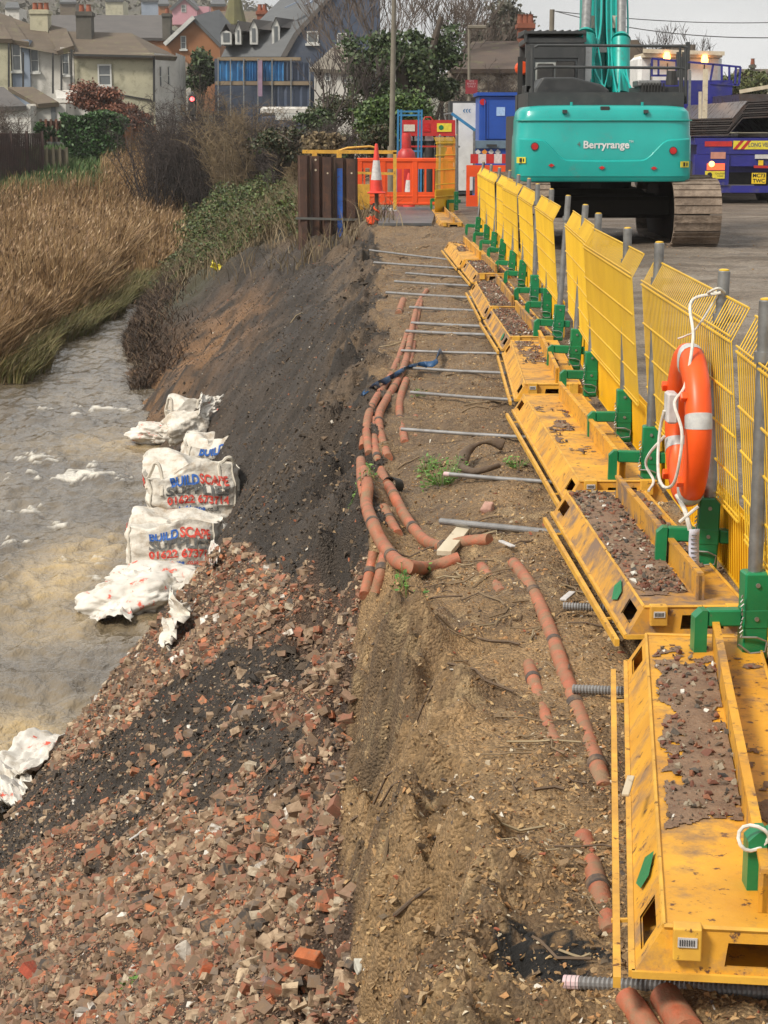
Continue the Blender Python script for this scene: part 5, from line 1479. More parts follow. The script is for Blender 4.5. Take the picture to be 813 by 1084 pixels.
def cabins():
    # white door panel of a cabin + blue store
    Y = 52
    root = thing('site_cabin', 'white narrow site cabin with a dark edge left of the blue container', 'cabin', PY(492, 175, Y))
    a = PY(476, 170, Y); b = PY(506, 107, Y)
    MB().bb(a.x, b.x, Y, Y + 1.6, 0.05, b.z).build('cabin_body', M['darkmetal'], root)
    c = PY(479, 170, Y); MB().bb(c.x, b.x - .01, Y - .02, Y - .001, .15, b.z - .05).build('door', M['white'], root)
    q = PY(494, 117, Y); V, Fs = text_geo('(((', .22, 0, .004)
    m = MB(); m.poly([(q.x + v[0], Y - .026, q.z + v[1] * .5) for v in V], Fs); m.build('emblem', M['blue_frame'], root)
    Y = 50
    root = thing('blue_container', 'bright blue steel store container with a small white notice on its door', 'container', PY(530, 175, Y))
    a = PY(507, 150, Y); b = PY(560, 99, Y)
    MB().bevbox(a.x, b.x, Y, Y + 2.0, a.z, b.z - .06, .02).build('container_body', M['blue_cont'], root)
    MB().bb(a.x - .06, b.x, Y - .08, Y + 2.05, b.z - .055, b.z + .03).build('roof', M['blue_cont'], root)
    d0 = PY(515, 147, Y); d1 = PY(546, 106, Y)
    m = MB(); m.bb(d0.x, d1.x, Y - .03, Y - .003, d0.z, d1.z); m.build('door', M['blue_cont'], root)
    m = MB()
    for px in (513, 516, 548): m.bar(PY(px, 106, Y - .04), PY(px, 147, Y - .04), .025, .025)
    m.build('door_rod', M['blue_cont'], root)
    q = PY(530, 118, Y); MB().bb(q.x - .11, q.x + .11, Y - .045, Y - .032, q.z - .11, q.z + .11).build('white_notice', mat('pale_blue_notice', (.35, .5, .75), None, 20, .5), root)
    q = PY(511, 108, Y); MB().lathe((q.x, Y - .05, q.z), [(.08, 0), (.08, .004)], 16, 'y').build('red_sticker', M['redlens'], root)
    q = PY(551, 112, Y); MB().bb(q.x - .05, q.x + .05, Y - .045, Y - .032, q.z - .06, q.z + .06).build('notice', M['whiteband'], root)
    # bunded base / pallet
    root = thing('bund_tank', 'grey blue steel base below the blue container with hazard diamonds', 'tank', PY(525, 190, Y - 1))
    Yb = 48.6
    a = PY(503, 157, Yb); b = PY(546, 149, Yb)
    MB().bb(a.x, b.x, Yb, Yb + 1.2, a.z, b.z).build('base_frame', mat('bund_grey', (.13, .19, .25), None, 8, .5), root)
    MB().bb(a.x, b.x, Yb + .05, Yb + 1.2, .05, a.z - .003).build('tank_body', M['blue_cont'], root)
    for i, px in enumerate((506, 513, 520, 527)):
        q = PY(px, 161, Yb); MB().box((q.x, Yb + .03, q.z), (.11, .01, .11), ry=PI / 4).build('hazard_diamond', M['whiteband'] if i != 1 else mat('orange_diamond', (.7, .25, .03), None, 9, .5), root)
    m = MB()
    m.bar(PY(515, 154, Yb - .05), PY(526, 154, Yb - .05), .03, .06); m.build('fork_slot', M['black'], root)
    # blue arm
    root = thing('lifting_arm', 'slanted blue steel arm with a grey hoop in front of the white cabin', 'steel arm', PY(490, 200, 47))
    MB().bar(PY(478, 120, 47), PY(503, 138, 47), .07, .07).build('arm', M['blue_frame'], root)
    MB().tube([PY(472, 128, 47), PY(470, 121, 47), PY(478, 120, 47)], .02, 6).build('hoop', M['galv'], root)
    MB().tube([PY(502, 137, 47), PY(502, 205, 47)], .03, 8).build('post', M['galv'], root)
    MB().tube([PY(484, 126, 47.1), PY(484, 205, 47.1)], .03, 8).build('post', M['galv'], root)

# ---------------------------------------------------------------- excavator
def excavator():
    Yr = 29.4
    P = lambda px, py, d=0.0: PY(px, py, Yr + d)
    root = thing('excavator', 'turquoise tracked excavator seen from behind, parked on the yard', 'excavator', (3.5, Yr + 2.2, 0))
    # counterweight: rounded plan, profile bulges
    xl = P(546, 150).x; xr = P(735, 150).x; zt = P(0, 111).z; zb = P(0, 193).z; cx = (xl + xr) / 2; hw = (xr - xl) / 2
    m = MB(); NX = 56; prof = [(.10, 0, .02), (.03, .01, .0), (.0, .06, -.0), (.0, .30, 0), (.005, .58, 0), (.02, .62, 0), (.025, .80, 0), (.05, .93, -.005), (.12, .985, -.02), (.3, 1.0, -.05)]
    def plan(u, ins, zf=.5):
        # u in 0..1 along the rear from left front corner to right front corner ; superellipse
        th = PI + u * PI
        n_ = 9
        ca, sa = math.cos(th), math.sin(th)
        q = (abs(ca) ** n_ + abs(sa) ** n_) ** (-1 / n_)
        return cx + (hw - ins) * ca * q, Yr + .95 + (.95 - ins) * sa * q
    for ins, f, _ in prof:
        for i in range(NX + 1):
            u = i / NX
            # concentrate samples at corners
            x, y = plan(u, ins)
            z = zb + (zt - zb) * f
            if f > .9: z -= .02 * abs((x - cx) / hw) ** 3
            if f == 0: z += 0.03 * abs((x - cx) / hw) ** 4
            # pressed swage line: lower smile recess
            if .05 < f < .5:
                pass
            m.v.append((x, y, z))
    R = NX + 1
    for j in range(len(prof) - 1):
        for i in range(NX):
            a = j * R + i; m.f.append((a, a + 1, a + 1 + R, a + R))
    m.f.append(tuple(range(R - 1, -1, -1))); m.f.append(tuple((len(prof) - 1) * R + k for k in range(R)))
    cw = m.build('counterweight', M['teal'], root, smooth=True)
    # raised lower bumper with smile edge
    def face_y(x, push=.0):
        a = min(.999, abs((x - cx) / hw)); n_ = 9
        return Yr + .95 - .95 * (1 - a ** n_) ** (1 / n_) - push
    m = MB(); seg = 44
    up = lambda a: .22 + .24 * max(0, a - .62) / .38 if a > .62 else .22
    vs = []
    def smile(x):
        a = abs((x - cx) / hw)
        return zb + (zt - zb) * (.27 + .04 * a * a + .25 * sm((a - .42) / .30))
    for i in range(seg + 1):
        x = cx - hw * .955 + hw * 1.91 * i / seg
        z = float(smile(x))
        vs += [(x, face_y(x, .0), z + .018), (x, face_y(x, .022), z), (x, face_y(x, .022), z - .03), (x, face_y(x, .012), zb + .09)]
    m.poly(vs, [(i * 4 + k, i * 4 + k + 4, i * 4 + k + 5, i * 4 + k + 1) for i in range(seg) for k in range(3)])
    m.build('bumper_swage', M['teal'], cw, smooth=True)
    for (px, py) in ((566, 155), (712.5, 159.5)):
        q = P(px, py); MB().lathe((q.x, face_y(q.x, .040), q.z), [(.05, 0), (.05, .012)], 18, 'y').build('round_reflector', M['redlens'], cw)
        MB().lathe((q.x, face_y(q.x, .034), q.z), [(.062, 0), (.062, .02)], 18, 'y').build('reflector_ring', M['darkmetal'], cw)
    for (px, py) in ((583.5, 175), (637, 177.5), (692, 178)):
        q = P(px, py); y = face_y(q.x, .035)
        MB().prism([(q.x - .05, q.z), (q.x, q.z - .028), (q.x + .05, q.z), (q.x, q.z + .028)], .01, (0, y, 0), 'xz').build('oval_reflector', M['redlens'], cw)
    for (px, py) in ((552, 169.5), (725, 174)):
        q = P(px, py); y = face_y(q.x, .03); rz = -.5 if px < 600 else .5
        MB().box((q.x, y, q.z), (.15, .012, .09), rz=rz).build('warning_label', M['ylabel'], cw)
        s = MB(); s.box((q.x - .01, y - .009, q.z), (.035, .012, .06), rz=rz); s.box((q.x + .035, y - .004 + (.02 if rz > 0 else -.02), q.z), (.02, .012, .05), rz=rz); s.build('warning_mark', M['ink'], cw)
    q = P(641, 153.5)
    text_part('lettering', 'Berryrange', .155, lambda x, z: (q.x + .01 + x, face_y(q.x + x, .008), q.z + z), mat('white_decal', (.72, .72, .72), None, 9, .5), cw, off=.004, width=.70)
    text_part('trade_mark', 'TM', .05, lambda x, z: (q.x + .39 + x, face_y(q.x, .008), q.z + .05 + z), mat('white_decal_small', (.7, .7, .7), None, 9, .5), cw)
    text_part('emblem', '4', .1, lambda x, z: (q.x - .41 + x, face_y(q.x, .008), q.z + .01 + z), M['p_grey'], cw)
    m = MB(); pts = []
    for i in range(41): x = cx - hw * .985 + hw * 1.97 * i / 40; pts.append((x, face_y(x, .006) + .02, zb + (zt - zb) * .80))
    m.tube(pts, .012, 5); m.build('panel_gap', M['tealdark'], cw)
    m = MB()
    for px in (598, 684): q = P(px, 118); m.box((q.x, face_y(q.x, -.02), q.z), (.07, .05, .05))
    m.build('socket_plug', M['darkmetal'], cw)
    # lifting lugs, camera
    for px in (605, 680): MB().tube([P(px, 119, .25), P(px, 108, .25)], .022, 8).build('lifting_pin', M['teal'], cw)
    q = P(641, 116); MB().bevbox(q.x - .07, q.x + .07, Yr + .05, Yr + .25, q.z - .04, q.z + .05, .01).build('rear_camera', M['black'], root)
    # deck above, dark band
    a = P(560, 111, .9); b = P(727, 103, .9)
    zt2 = P(0, 104.5, .9).z
    MB().bb(xl + .2, xr - .12, Yr + .35, Yr + 3.2, zt - .12, zt2 + .09).build('engine_deck', M['darkmetal'], root)
    # hood: sloping dark box at the left
    h = MB()
    p0 = P(564, 104, 1.0); p1 = P(643, 104, 1.0); p2 = P(636, 90, 1.0); p3 = P(605, 84, 1.0); p4 = P(573, 85, 1.0)
    h.prism([(p0.x, zt2 - .05), (p1.x, zt2 - .05), (p1.x, p2.z - .08), (p2.x, p2.z), (p3.x, p3.z + .03), (p4.x, p4.z + .04), (p0.x + .03, p4.z - .12)], 1.4, (0, Yr + .8, 0), 'xz')
    h.build('engine_hood', M['darkmetal'], root, bevel=.03)
    # grille box at right
    p0 = P(676, 104, 1.0); p1 = P(724, 92, 1.0); 
    g = MB(); g.bb(p0.x, p1.x, Yr + .9, Yr + 2.2, zt2, P(0, 91.5, .9).z); g.build('side_housing', M['darkmetal'], root)
    g = MB(); g.bb(P(677, 0, .9).x, P(702, 0, .9).x, Yr + .86, Yr + 1.5, P(0, 91.5, .9).z, P(0, 85, .9).z)
    g.build('vent_cover', M['galv'], root, bevel=.02)
    g = MB()
    for i in range(8): q = P(679 + i * 3.2, 95, .85); g.bb(q.x, q.x + .03, Yr + .84, Yr + .856, q.z - .07, q.z + .1)
    g.build('vent_slots', M['black'], root)
    q = P(711, 90, 1.2); MB().tube([q, q + Vector((0, 0, .22))], [.10, .08], 14).build('exhaust', M['black'], root)
    # railings
    r = MB()
    P2 = lambda px, py: P(px, py, .55)
    for py in (48, 71): r.tube([P2(566, py + 2), P2(570, py), P2(600, py), P2(660, py + .5), P2(722, py + 1), P2(728, py + 3)], .022, 8)
    for px in (563.5, 726): r.tube([P2(px, 110), P2(px, 51)], .026, 8)
    r.tube([P2(722, 110), P2(722, 60)], .02, 8); r.tube([P2(720, 118), P2(720, 48)], .02, 8)
    r.build('handrail', M['darkmetal'], root, smooth=True)
    r = MB()
    for dx in (0, 6): r.tube([P(718 + dx, 82, .9), P(718 + dx, 55, .9)], .03, 8)
    r.box(P(728, 55, .8), (.06, .06, .3)); r.box(P(728, 70, .8), (.07, .07, .1)); r.build('mirror_arm', M['darkmetal'], root)
    # cab at left
    d = 2.2
    Pc = lambda px, py: P(px, py, d)
    a = Pc(556, 112); b = Pc(614, 33)
    cab = MB()
    zc0 = zt - .3; zc1 = Pc(0, 46).z
    for (px, w) in ((557, .12), (612, .12)):
        q = Pc(px, 60); cab.bb(q.x, q.x + w, Yr + d, Yr + d + .12, zc0, zc1); cab.bb(q.x, q.x + w, Yr + d + 1.5, Yr + d + 1.62, zc0, zc1)
    xL = Pc(557, 0).x; xR = Pc(612, 0).x + .12
    cab.bb(xL, xR, Yr + d, Yr + d + 1.62, zc1, zc1 + .09)
    cab.bb(xL, xR, Yr + d + .002, Yr + d + .118, zc1 - .24, zc1 - .002)
    cab.bb(xL, xR, Yr + d, Yr + d + 1.62, zc0, Pc(0, 90).z)
    cabo = cab.build('cab', M['darkmetal'], root, bevel=.015)
    MB().bb(xL + .14, xR - .02, Yr + d + .05, Yr + d + .06, Pc(0, 90).z, zc1 - .24).build('rear_window', M['glass'], cabo)
    s = MB(); q = Pc(583, 76); s.bevbox(q.x - .22, q.x + .05, Yr + d - .02, Yr + d + .03, q.z - .25, q.z + .13, .02); q = Pc(598, 78); s.bevbox(q.x - .15, q.x + .17, Yr + d - .015, Yr + d + .03, q.z - .1, q.z + .2, .02)
    s.build('seat_back', M['black'], cabo)
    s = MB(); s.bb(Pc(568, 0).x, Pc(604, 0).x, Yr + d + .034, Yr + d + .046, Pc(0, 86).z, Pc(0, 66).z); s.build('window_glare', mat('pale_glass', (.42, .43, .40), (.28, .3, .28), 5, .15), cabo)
    g = MB()   # roof guard
    za = Pc(0, 46).z + .12; zb_ = Pc(0, 33).z
    g.bb(xL - .02, xR + .02, Yr + d - .05, Yr + d + 1.7, zb_ - .04, zb_)
    g.bb(xL + .02, xR - .04, Yr + d + .05, Yr + d + 1.5, za - .02, zb_ - .1)
    for i in range(9): x = xL + (xR - xL) * i / 8; g.bar((x, Yr + d - .03, zb_), (x, Yr + d + 1.6, zb_ + .03), .03, .04)
    g.bar((xL, Yr + d, za - .1), (xL, Yr + d, zb_), .05, .05); g.bar((xR, Yr + d, za - .1), (xR, Yr + d, zb_), .05, .05)
    g.build('roof_guard', M['darkmetal'], cabo)
    q = Pc(556, 66); MB().bb(q.x - .1, q.x - .02, Yr + d + .3, Yr + d + .34, q.z - 1.0, q.z + .1).build('side_mirror', M['black'], cabo)
    q = P(553, 72, 3.4); MB().lathe((q.x, q.y, q.z), [(.09, 0), (.12, .08), (.12, .2), (.07, .26)], 12, 'y').build('orange_lamp', M['barrier'], root)
    # white pillar right of the cab
    q = P(623, 70, 2.5); MB().bb(q.x - .05, q.x + .05, Yr + 2.5, Yr + 2.6, zt, P(0, 48, 2.5).z).build('white_pillar', M['white'], root)
    # boom going up and away
    B0 = P(640, 104, 3.0); B1 = P(640, -60, 5.2)
    bo = MB()
    for sx, w in ((-.26, .30), (.15, .30)):
        bo.bar(B0 + Vector((sx, 0, 0)), B1 + Vector((sx * .9, 0, 0)), w, .55, up=(0, 1, 0))
    bo.bar(B0 + Vector((-.055, .1, 0)), B1 + Vector((-.055, .1, 0)), .5, .3, up=(0, 1, 0))
    boo = bo.build('boom', M['tealdark'], root, bevel=.02)
    hs = MB(); rs = random.Random(5)
    for i in range(8):
        x0 = -.35 + i * .1; ph = rs.uniform(-.12, .12)
        top = B1 + Vector((x0 * .8, -.62, 0)); md = B0.lerp(B1, .45) + Vector((x0 * .9, -.60 - rs.uniform(0, .1), 0)); lo = B0.lerp(B1, .2) + Vector((x0 + ph, -.72, 0)); bt = B0 + Vector((x0 * 1.2 + rs.uniform(-.1, .2), -.75, -.0))
        hs.tube(catmull([top, md, lo, bt], 6), .013 + .004 * (i % 3), 6)
    hs.build('hydraulic_hose', M['teal'], boo, smooth=True)
    for px in (-.3, .12):
        q = B0.lerp(B1, .47); MB().box(q + Vector((px, -.5, 0)), (.14, .1, .2)).build('hose_clamp', M['webbing'], boo)
    q = B0.lerp(B1, .3); MB().box(q + Vector((-.18, -.55, 0)), (.3, .1, .12)).build('valve_block', M['galv'], boo)
    for s_, pxa, pxb, pya, rb in ((-1, 619.5, 624, 38, .16), (1, 657, 659, 42, .15)):
        lo = P(pxa, 100, 2.6); mid = P(pxa + .5, pya, 3.0); hi = P(pxb, -60, 4.4)
        c = MB(); c.tube([lo, mid], rb, 16); c.tube([mid, mid + (hi - mid).normalized() * .08], [rb * 1.08, rb * .8], 16)
        cy = c.build('boom_cylinder', M['tealdark'], root, smooth=True)
        MB().tube([mid, hi], rb * .5, 12).build('piston_rod', M['galv'], cy, smooth=True)
    # house / turntable below
    m = MB(); m.bb(cx - 1.25, cx + 1.25, Yr + .9, Yr + 4.2, zb + .06, zt - .15); m.build('upper_frame', M['darkmetal'], root)
    MB().lathe((cx, Yr + 2.6, zb - .18), [(.75, 0), (.75, .26)], 28).build('slew_ring', M['darkmetal'], root)
    m = MB(); m.bevbox(cx - .9, cx + .9, Yr + 1.7, Yr + 3.6, .42, zb - .15, .08); m.bevbox(cx - 1.4, cx + 1.4, Yr + 1.5, Yr + 2.0, .38, .72, .06); m.bevbox(cx - 1.4, cx + 1.4, Yr + 3.2, Yr + 3.7, .38, .72, .06)
    m.build('undercarriage', M['trackgap'], root)
    # tracks
    for side, x0, x1 in (('l', 1.80, 2.55), ('r', P(713, 240, -.2).x, P(763, 240, -.2).x)):
        y0, y1 = Yr - .25, Yr + 4.3; r = .49; zc = r + .02
        path = []
        ns = 6
        for i in range(13): path.append((y0 + r + (y1 - y0 - 2 * r) * i / 13, zc - r))
        for i in range(ns): a = -PI / 2 + PI * i / ns; path.append((y1 - r + r * math.cos(a), zc + r * math.sin(a)))
        for i in range(13): path.append((y1 - r - (y1 - y0 - 2 * r) * i / 13, zc + r + .03 * math.sin(i * .8)))
        for i in range(ns): a = PI / 2 + PI * i / ns; path.append((y0 + r + r * math.cos(a), zc + r * math.sin(a)))
        b = MB(); n = len(path)
        tp = MB()
        for i in range(n):
            (ya, za), (yb, zb2) = path[i], path[(i + 1) % n]
            p = Vector(((x0 + x1) / 2, (ya + yb) / 2, (za + zb2) / 2)); dv = Vector((0, yb - ya, zb2 - za)); L = dv.length; dv.normalize()
            ang = math.atan2(dv.z, dv.y); nrm = Vector((0, dv.z, -dv.y))
            tp.box(p + nrm * .012, (x1 - x0, L * .93, .045), rx=ang)
            for q in (-.1,): tp.box(p + nrm * .036 + dv * (L * q), (x1 - x0 - .01, .03, .03), rx=ang)
        t_ = tp.build('track_shoes', M['track'], root)
        b.prism([(y, z) for y, z in [(a_, b2 ) for a_, b2 in path]], (x1 - x0) * .5, ((x0 + x1) / 2 - (x1 - x0) * .25, 0, 0), 'yz')
        b.v = [(vx, vy, zc + (vz - zc) * .94) for vx, vy, vz in b.v]
        b.build('track_chain', M['trackgap'], root)
        sp = MB(); sp.lathe((x0 + .1, y0 + r, zc), [(.3, 0), (.33, .05), (.33, .3), (.3, .35)], 20, 'x'); sp.build('sprocket', M['trackgap'], root, smooth=True)

# ---------------------------------------------------------------- trailer and lorry
def trailer():
    Y = 46.5
    P = lambda px, py, d=0.0: PY(px, py, Y + d)
    root = thing('flatbed_trailer', 'dark blue flatbed trailer with lit amber lamp carrying steel sheets', 'trailer', (P(800, 215).x, Y, 0))
    zb = P(0, 146).z; x0 = P(736, 150).x; x1 = x0 + 2.55
    MB().bb(x0, x1, Y + .02, Y + 11, zb - .16, zb).build('load_bed', M['blue_truck'], root)
    m = MB(); m.bb(x0 + .05, x1, Y, Y + .12, P(0, 163).z, zb - .163); m.build('rear_beam', M['blue_truck'], root)
    m = MB(); m.bb(P(741, 0).x, P(778, 0).x, Y - .02, Y + .3, P(0, 196).z, P(0, 163.5).z); m.build('lamp_panel', M['blue_truck'], root)
    m = MB(); m.bb(x0 + .1, x1, Y + .02, Y + .14, P(0, 204).z, P(0, 196.5).z); m.bb(P(778.5, 0).x, x1, Y + .02, Y + .14, P(0, 176).z, P(0, 163.5).z); m.build('bumper_beam', M['blue_truck'], root)
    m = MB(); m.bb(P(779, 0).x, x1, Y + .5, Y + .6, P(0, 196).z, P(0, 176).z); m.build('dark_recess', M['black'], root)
    q0 = P(746, 155); q1 = P(775, 149.5); MB().bb(q0.x, q1.x, Y - .014, Y - .002, q0.z, q1.z).build('red_marking', M['red'], root)
    q0 = P(776, 158); q1 = P(826, 149); o = MB().bb(q0.x, q1.x, Y - .014, Y - .002, q0.z, q1.z).build('marker_board', M['ylabel'], root)
    m = MB()
    for i in range(3):
        x = q0.x + i * .085; m.poly([(x, Y - .017, q0.z), (x + .09, Y - .017, q0.z), (x + .26, Y - .017, q1.z), (x + .17, Y - .017, q1.z)][0:4], [(0, 1, 2, 3)]) if i in (0, 2) else None
    m.build('red_chevron', M['red'], o)
    text_part('marker_text', 'LONG VEHICLE', .14, lambda x, z: (q0.x + .74 + x, Y - .018, (q0.z + q1.z) / 2 + z), M['p_grey'], o, off=.003, width=.75)
    q0 = P(752, 168); q1 = P(768, 161); MB().bb(q0.x, q1.x, Y - .034, Y - .022, q0.z, q1.z).build('pink_label', mat('pink_label', (.55, .25, .18), None, 9, .5), root)
    q0 = P(748, 180); q1 = P(767, 173); l = MB().bb(q0.x, q1.x, Y - .05, Y - .022, q0.z, q1.z).build('tail_lamp', M['redlamp'], root)
    q = P(753, 173.6); MB().lathe((q.x, Y - .075, q.z), [(.045, 0), (.07, .024)], 12, 'y').build('amber_lamp', M['amber'], root)
    q0 = P(746, 189); q1 = P(767, 181); l = MB().bb(q0.x, q1.x, Y - .036, Y - .022, q0.z, q1.z).build('warning_board', M['ylabel'], root)
    q = P(751, 185); MB().lathe((q.x, Y - .044, q.z), [(.06, 0), (.06, .006)], 12, 'y').build('warning_symbol', M['ink'], l)
    text_part('small_text', 'CAUTION\nLOAD', .06, lambda x, z: (q.x + .26 + x, Y - .040, q.z + z), M['ink'], l, width=.24)
    q0 = P(795.5, 194.5); q1 = P(811, 183); l = MB().bb(q0.x, q1.x, Y - .01, Y + .012, q0.z, q1.z).build('number_plate', M['plate'], root)
    text_part('plate_text', 'MC73\nTWC', .125, lambda x, z: ((q0.x + q1.x) / 2 + x, Y - .014, (q0.z + q1.z) / 2 + z - .0), M['ink'], l, off=.003, width=.30)
    MB().bar(P(798, 176.5, -.03), P(826, 177, -.03), .02, .06).build('red_strip', M['red'], root)
    q0 = P(799, 168); MB().bb(q0.x, q0.x + .4, Y - .02, Y - .003, q0.z, q0.z + .1).build('white_label', M['whiteband'], root)
    q0 = P(802.5, 175); MB().bb(q0.x, q0.x + .12, Y - .02, Y - .003, q0.z, q0.z + .12).build('cream_label', M['plate'], root)
    # wheels
    for k, (wx, wy) in enumerate(((x0 + .15, Y + 1.1), (x0 + .15, Y + 2.4), (x1 - .55, Y + 1.1), (x1 - .55, Y + 2.4))):
        t = MB(); t.lathe((wx, wy, .5), [(.38, 0), (.5, .04), (.5, .26), (.38, .3)], 28, 'x'); w = t.build('tyre', M['black'], root, smooth=True)
        MB().lathe((wx - .004, wy, .5), [(.05, 0), (.26, .02), (.26, .25)], 18, 'x').build('rim', M['galv'], w, smooth=True)
    m = MB(); m.bb(x0 + .3, x1 - .3, Y + .4, Y + 10, .75, zb - .17); m.build('chassis', M['blue_truck'], root)
    # posts
    for (px, py0, py1, w, lab, dd) in ((745.5, 73, 143, .11, 'tallest pale timber stake standing on the trailer edge', 1.0), (741, 97, 130, .07, 'shorter pale timber stake left of the tallest one', 1.8), (729, 74, 146, .06, 'thin grey stake behind the digger rail', 3.0)):
        a = P(px, py1, dd); b = P(px, py0, dd)
        tag(MB().bar((a.x, a.y, a.z), (a.x - .02, b.y, b.z), w, w).build('timber_stake', M['wood'] if px != 729 else M['galv']), lab, 'stake')
    # stack of steel sheets
    z = P(0, 145).z + .02
    xa = P(737, 0).x
    prof0 = [(xa, 0), (P(777, 0).x, 0.02), (P(792, 0).x, .42), (P(830, 0).x, .46), (P(845, 0).x, .1), (P(870, 0).x, .1)]
    ztop = P(0, 123).z
    n = 8
    for i in range(n):
        zz = z + .03 + i * (ztop - z - .03) / n
        off = -.03 * (i % 3) + .02 * i
        th = .034
        up_ = [(x + off, zz + h) for x, h in prof0]; dn = [(x + off, zz + h - th) for x, h in reversed(prof0)]
        m = MB(); m.prism(up_ + dn, 9.0, (0, Y + .15 + .05 * (i % 2), 0), 'xz')
        tag(m.build('steel_sheet', M['sheetsteel']), '%s of the wet brown steel sheets stacked on the blue trailer' % (['bottom sheet', 'second sheet from the bottom', 'third sheet from the bottom', 'fourth sheet from the bottom', 'fourth sheet from the top', 'third sheet from the top', 'second sheet from the top', 'top sheet'][i]), 'steel sheet', 'steel sheets stacked on the trailer')
    # lorry with white cab behind
    Y2 = 58.5
    Q = lambda px, py, d=0.0: PY(px, py, Y2 + d)
    root = thing('lorry', 'white lorry cab with a blue headboard and lit amber beacons behind the trailer', 'lorry', (Q(728, 200).x, Y2, 0))
    xl, xr = Q(681, 0).x, Q(772, 0).x; zt = Q(0, 57).z
    m = MB(); m.bevbox(xl, xr, Y2 + .8, Y2 + 3.0, 1.0, zt, .12); m.build('cab', M['white'], root)
    m = MB(); m.bb(xl + .1, xr - .05, Y2 + .55, Y2 + 2.6, Q(0, 60).z, Q(0, 55.5).z); m.bar((xl + .1, Y2 + .5, Q(0, 53).z), (xr, Y2 + .5, Q(0, 56).z), .06, .12); m.build('roof_deflector', M['wood'], root)
    m = MB()
    for px in (694, 712, 733, 752): m.bb(Q(px, 0).x, Q(px, 0).x + .03, Y2 + .76, Y2 + .797, 1.5, Q(0, 66).z)
    m.build('panel_seam', M['darkmetal'], root)
    m = MB(); m.bb(Q(687, 0).x, Q(778, 0).x, Y2 - .1, Y2 + .02, Q(0, 125).z, Q(0, 85).z); hb = m.build('headboard', M['blue_truck'], root)
    m = MB()
    for a, b in (((690, 62), (764, 69)), ((691, 80), (716, 80)), ((764, 69), (784, 71)), ((690, 62), (690, 81)), ((697, 63), (697, 80)), ((716, 65), (716, 85)), ((755, 68), (752, 85)), ((772, 70), (772, 88)), ((784, 71), (782, 90)), ((764, 70), (764, 88)), ((752, 88), (782, 90)), ((779, 71), (778, 90))):
        m.bar(Q(*a, -.1), Q(*b, -.1), .06, .06)
    m.build('rail', M['blue_truck'], hb)
    for px, py in ((706, 59.5), (746, 62.5)):
        q = Q(px, py, .45); MB().lathe((q.x, q.y, q.z - .12), [(.10, 0), (.11, .1), (.07, .24)], 14).build('amber_beacon', M['amber'], root)
    m = MB(); m.bb(xl + .2, xr - .2, Y2 + .8, Y2 + 2.9, .4, .98); m.build('chassis', M['black'], root)
    for wx in (xl + .1, xr - .5):
        t = MB(); t.lathe((wx, Y2 + 1.6, .5), [(.38, 0), (.5, .04), (.5, .26), (.38, .3)], 28, 'x'); t.build('wheel', M['black'], root, smooth=True)
    # stacked boards to the right, behind
    a = PY(783, 98, 54); 
    o = MB()
    for i in range(7): o.bb(a.x, a.x + 3.0, 54 + .01 * (i % 2), 60, .25 + i * .36, .25 + i * .36 + .33)
    tag(o.build('plank_stack', M['sheetsteel']), 'dark brown stack of long planks at the right edge behind the trailer', 'plank stack')
    tag(MB().bar(PY(783, 97, 53.5), PY(830, 89, 53.5), .1, .1).build('timber_beam', M['wood']), 'pale sloping timber on top of the dark plank stack', 'timber')
# ================================================================ BACKGROUND
def house_mats():
    H = {}
    H['cream'] = mat('cream_render', (.44, .41, .29), (.35, .33, .24), .8, .85, dirt=((.2, .19, .13), 1.3, .5, .7))
    H['white'] = mat('white_render', (.60, .58, .54), (.5, .48, .44), .7, .85, dirt=((.28, .26, .22), 1.2, .52, .72))
    H['paleblue'] = mat('pale_blue_render', (.24, .28, .35), (.2, .24, .3), .7, .85)
    H['brick'] = mat('orange_brick', (.30, .135, .06), (.24, .105, .05), .5, .9)
    H['pink'] = mat('pink_render', (.50, .26, .30), (.44, .22, .26), .5, .85)
    H['tile'] = mat('brown_roof_tile', (.13, .10, .072), (.10, .078, .058), .6, .85, stretch=(1, 1, 8), dirt=((.15, .14, .07), 1.5, .55, .7))
    H['tile2'] = mat('grey_roof_tile', (.11, .10, .095), (.085, .08, .078), .6, .85, stretch=(1, 1, 8))
    H['slate'] = mat('slate_roof', (.10, .105, .11), (.08, .085, .09), .4, .7, stretch=(1, 1, 6))
    H['bluewall'] = mat('slate_hung_wall', (.055, .075, .12), (.04, .055, .09), .5, .7, stretch=(1, 1, 5), dirt=((.09, .1, .12), .7, .5, .7))
    H['flint'] = mat('flint_wall', (.30, .26, .21), (.10, .075, .055), 2.2, .9, lo=.45, hi=.55)
    H['chimneyred'] = mat('red_chimney', (.28, .09, .05), (.2, .07, .04), 1.5, .9)
    H['chimgrey'] = mat('grey_chimney', (.11, .10, .085), (.075, .07, .06), 1.2, .9)
    H['frame'] = mat('window_frame_white', (.55, .55, .52), None, 4, .6)
    H['pane'] = mat('window_pane', (.09, .10, .105), (.14, .15, .155), .5, .15)
    H['lead'] = mat('dark_gutter', (.03, .03, .03), None, 4, .7)
    H['spire'] = mat('mossy_spire', (.15, .14, .06), (.10, .095, .05), .6, .9)
    H['net'] = mat('blue_scaffold_sheet', (.05, .22, .46), (.03, .12, .28), 1.3, .6, dirt=((.15, .22, .3), 1.4, .55, .62))
    H['board'] = mat('scaffold_board', (.26, .20, .13), (.2, .15, .1), 1, .85)
    return H

def rect(m, px0, py0, px1, py1, Y, dep, zb=None):
    a = PY(px0, py1, Y); b = PY(px1, py0, Y)
    return m.bb(a.x, b.x, Y, Y + dep, a.z if zb is None else zb, b.z)

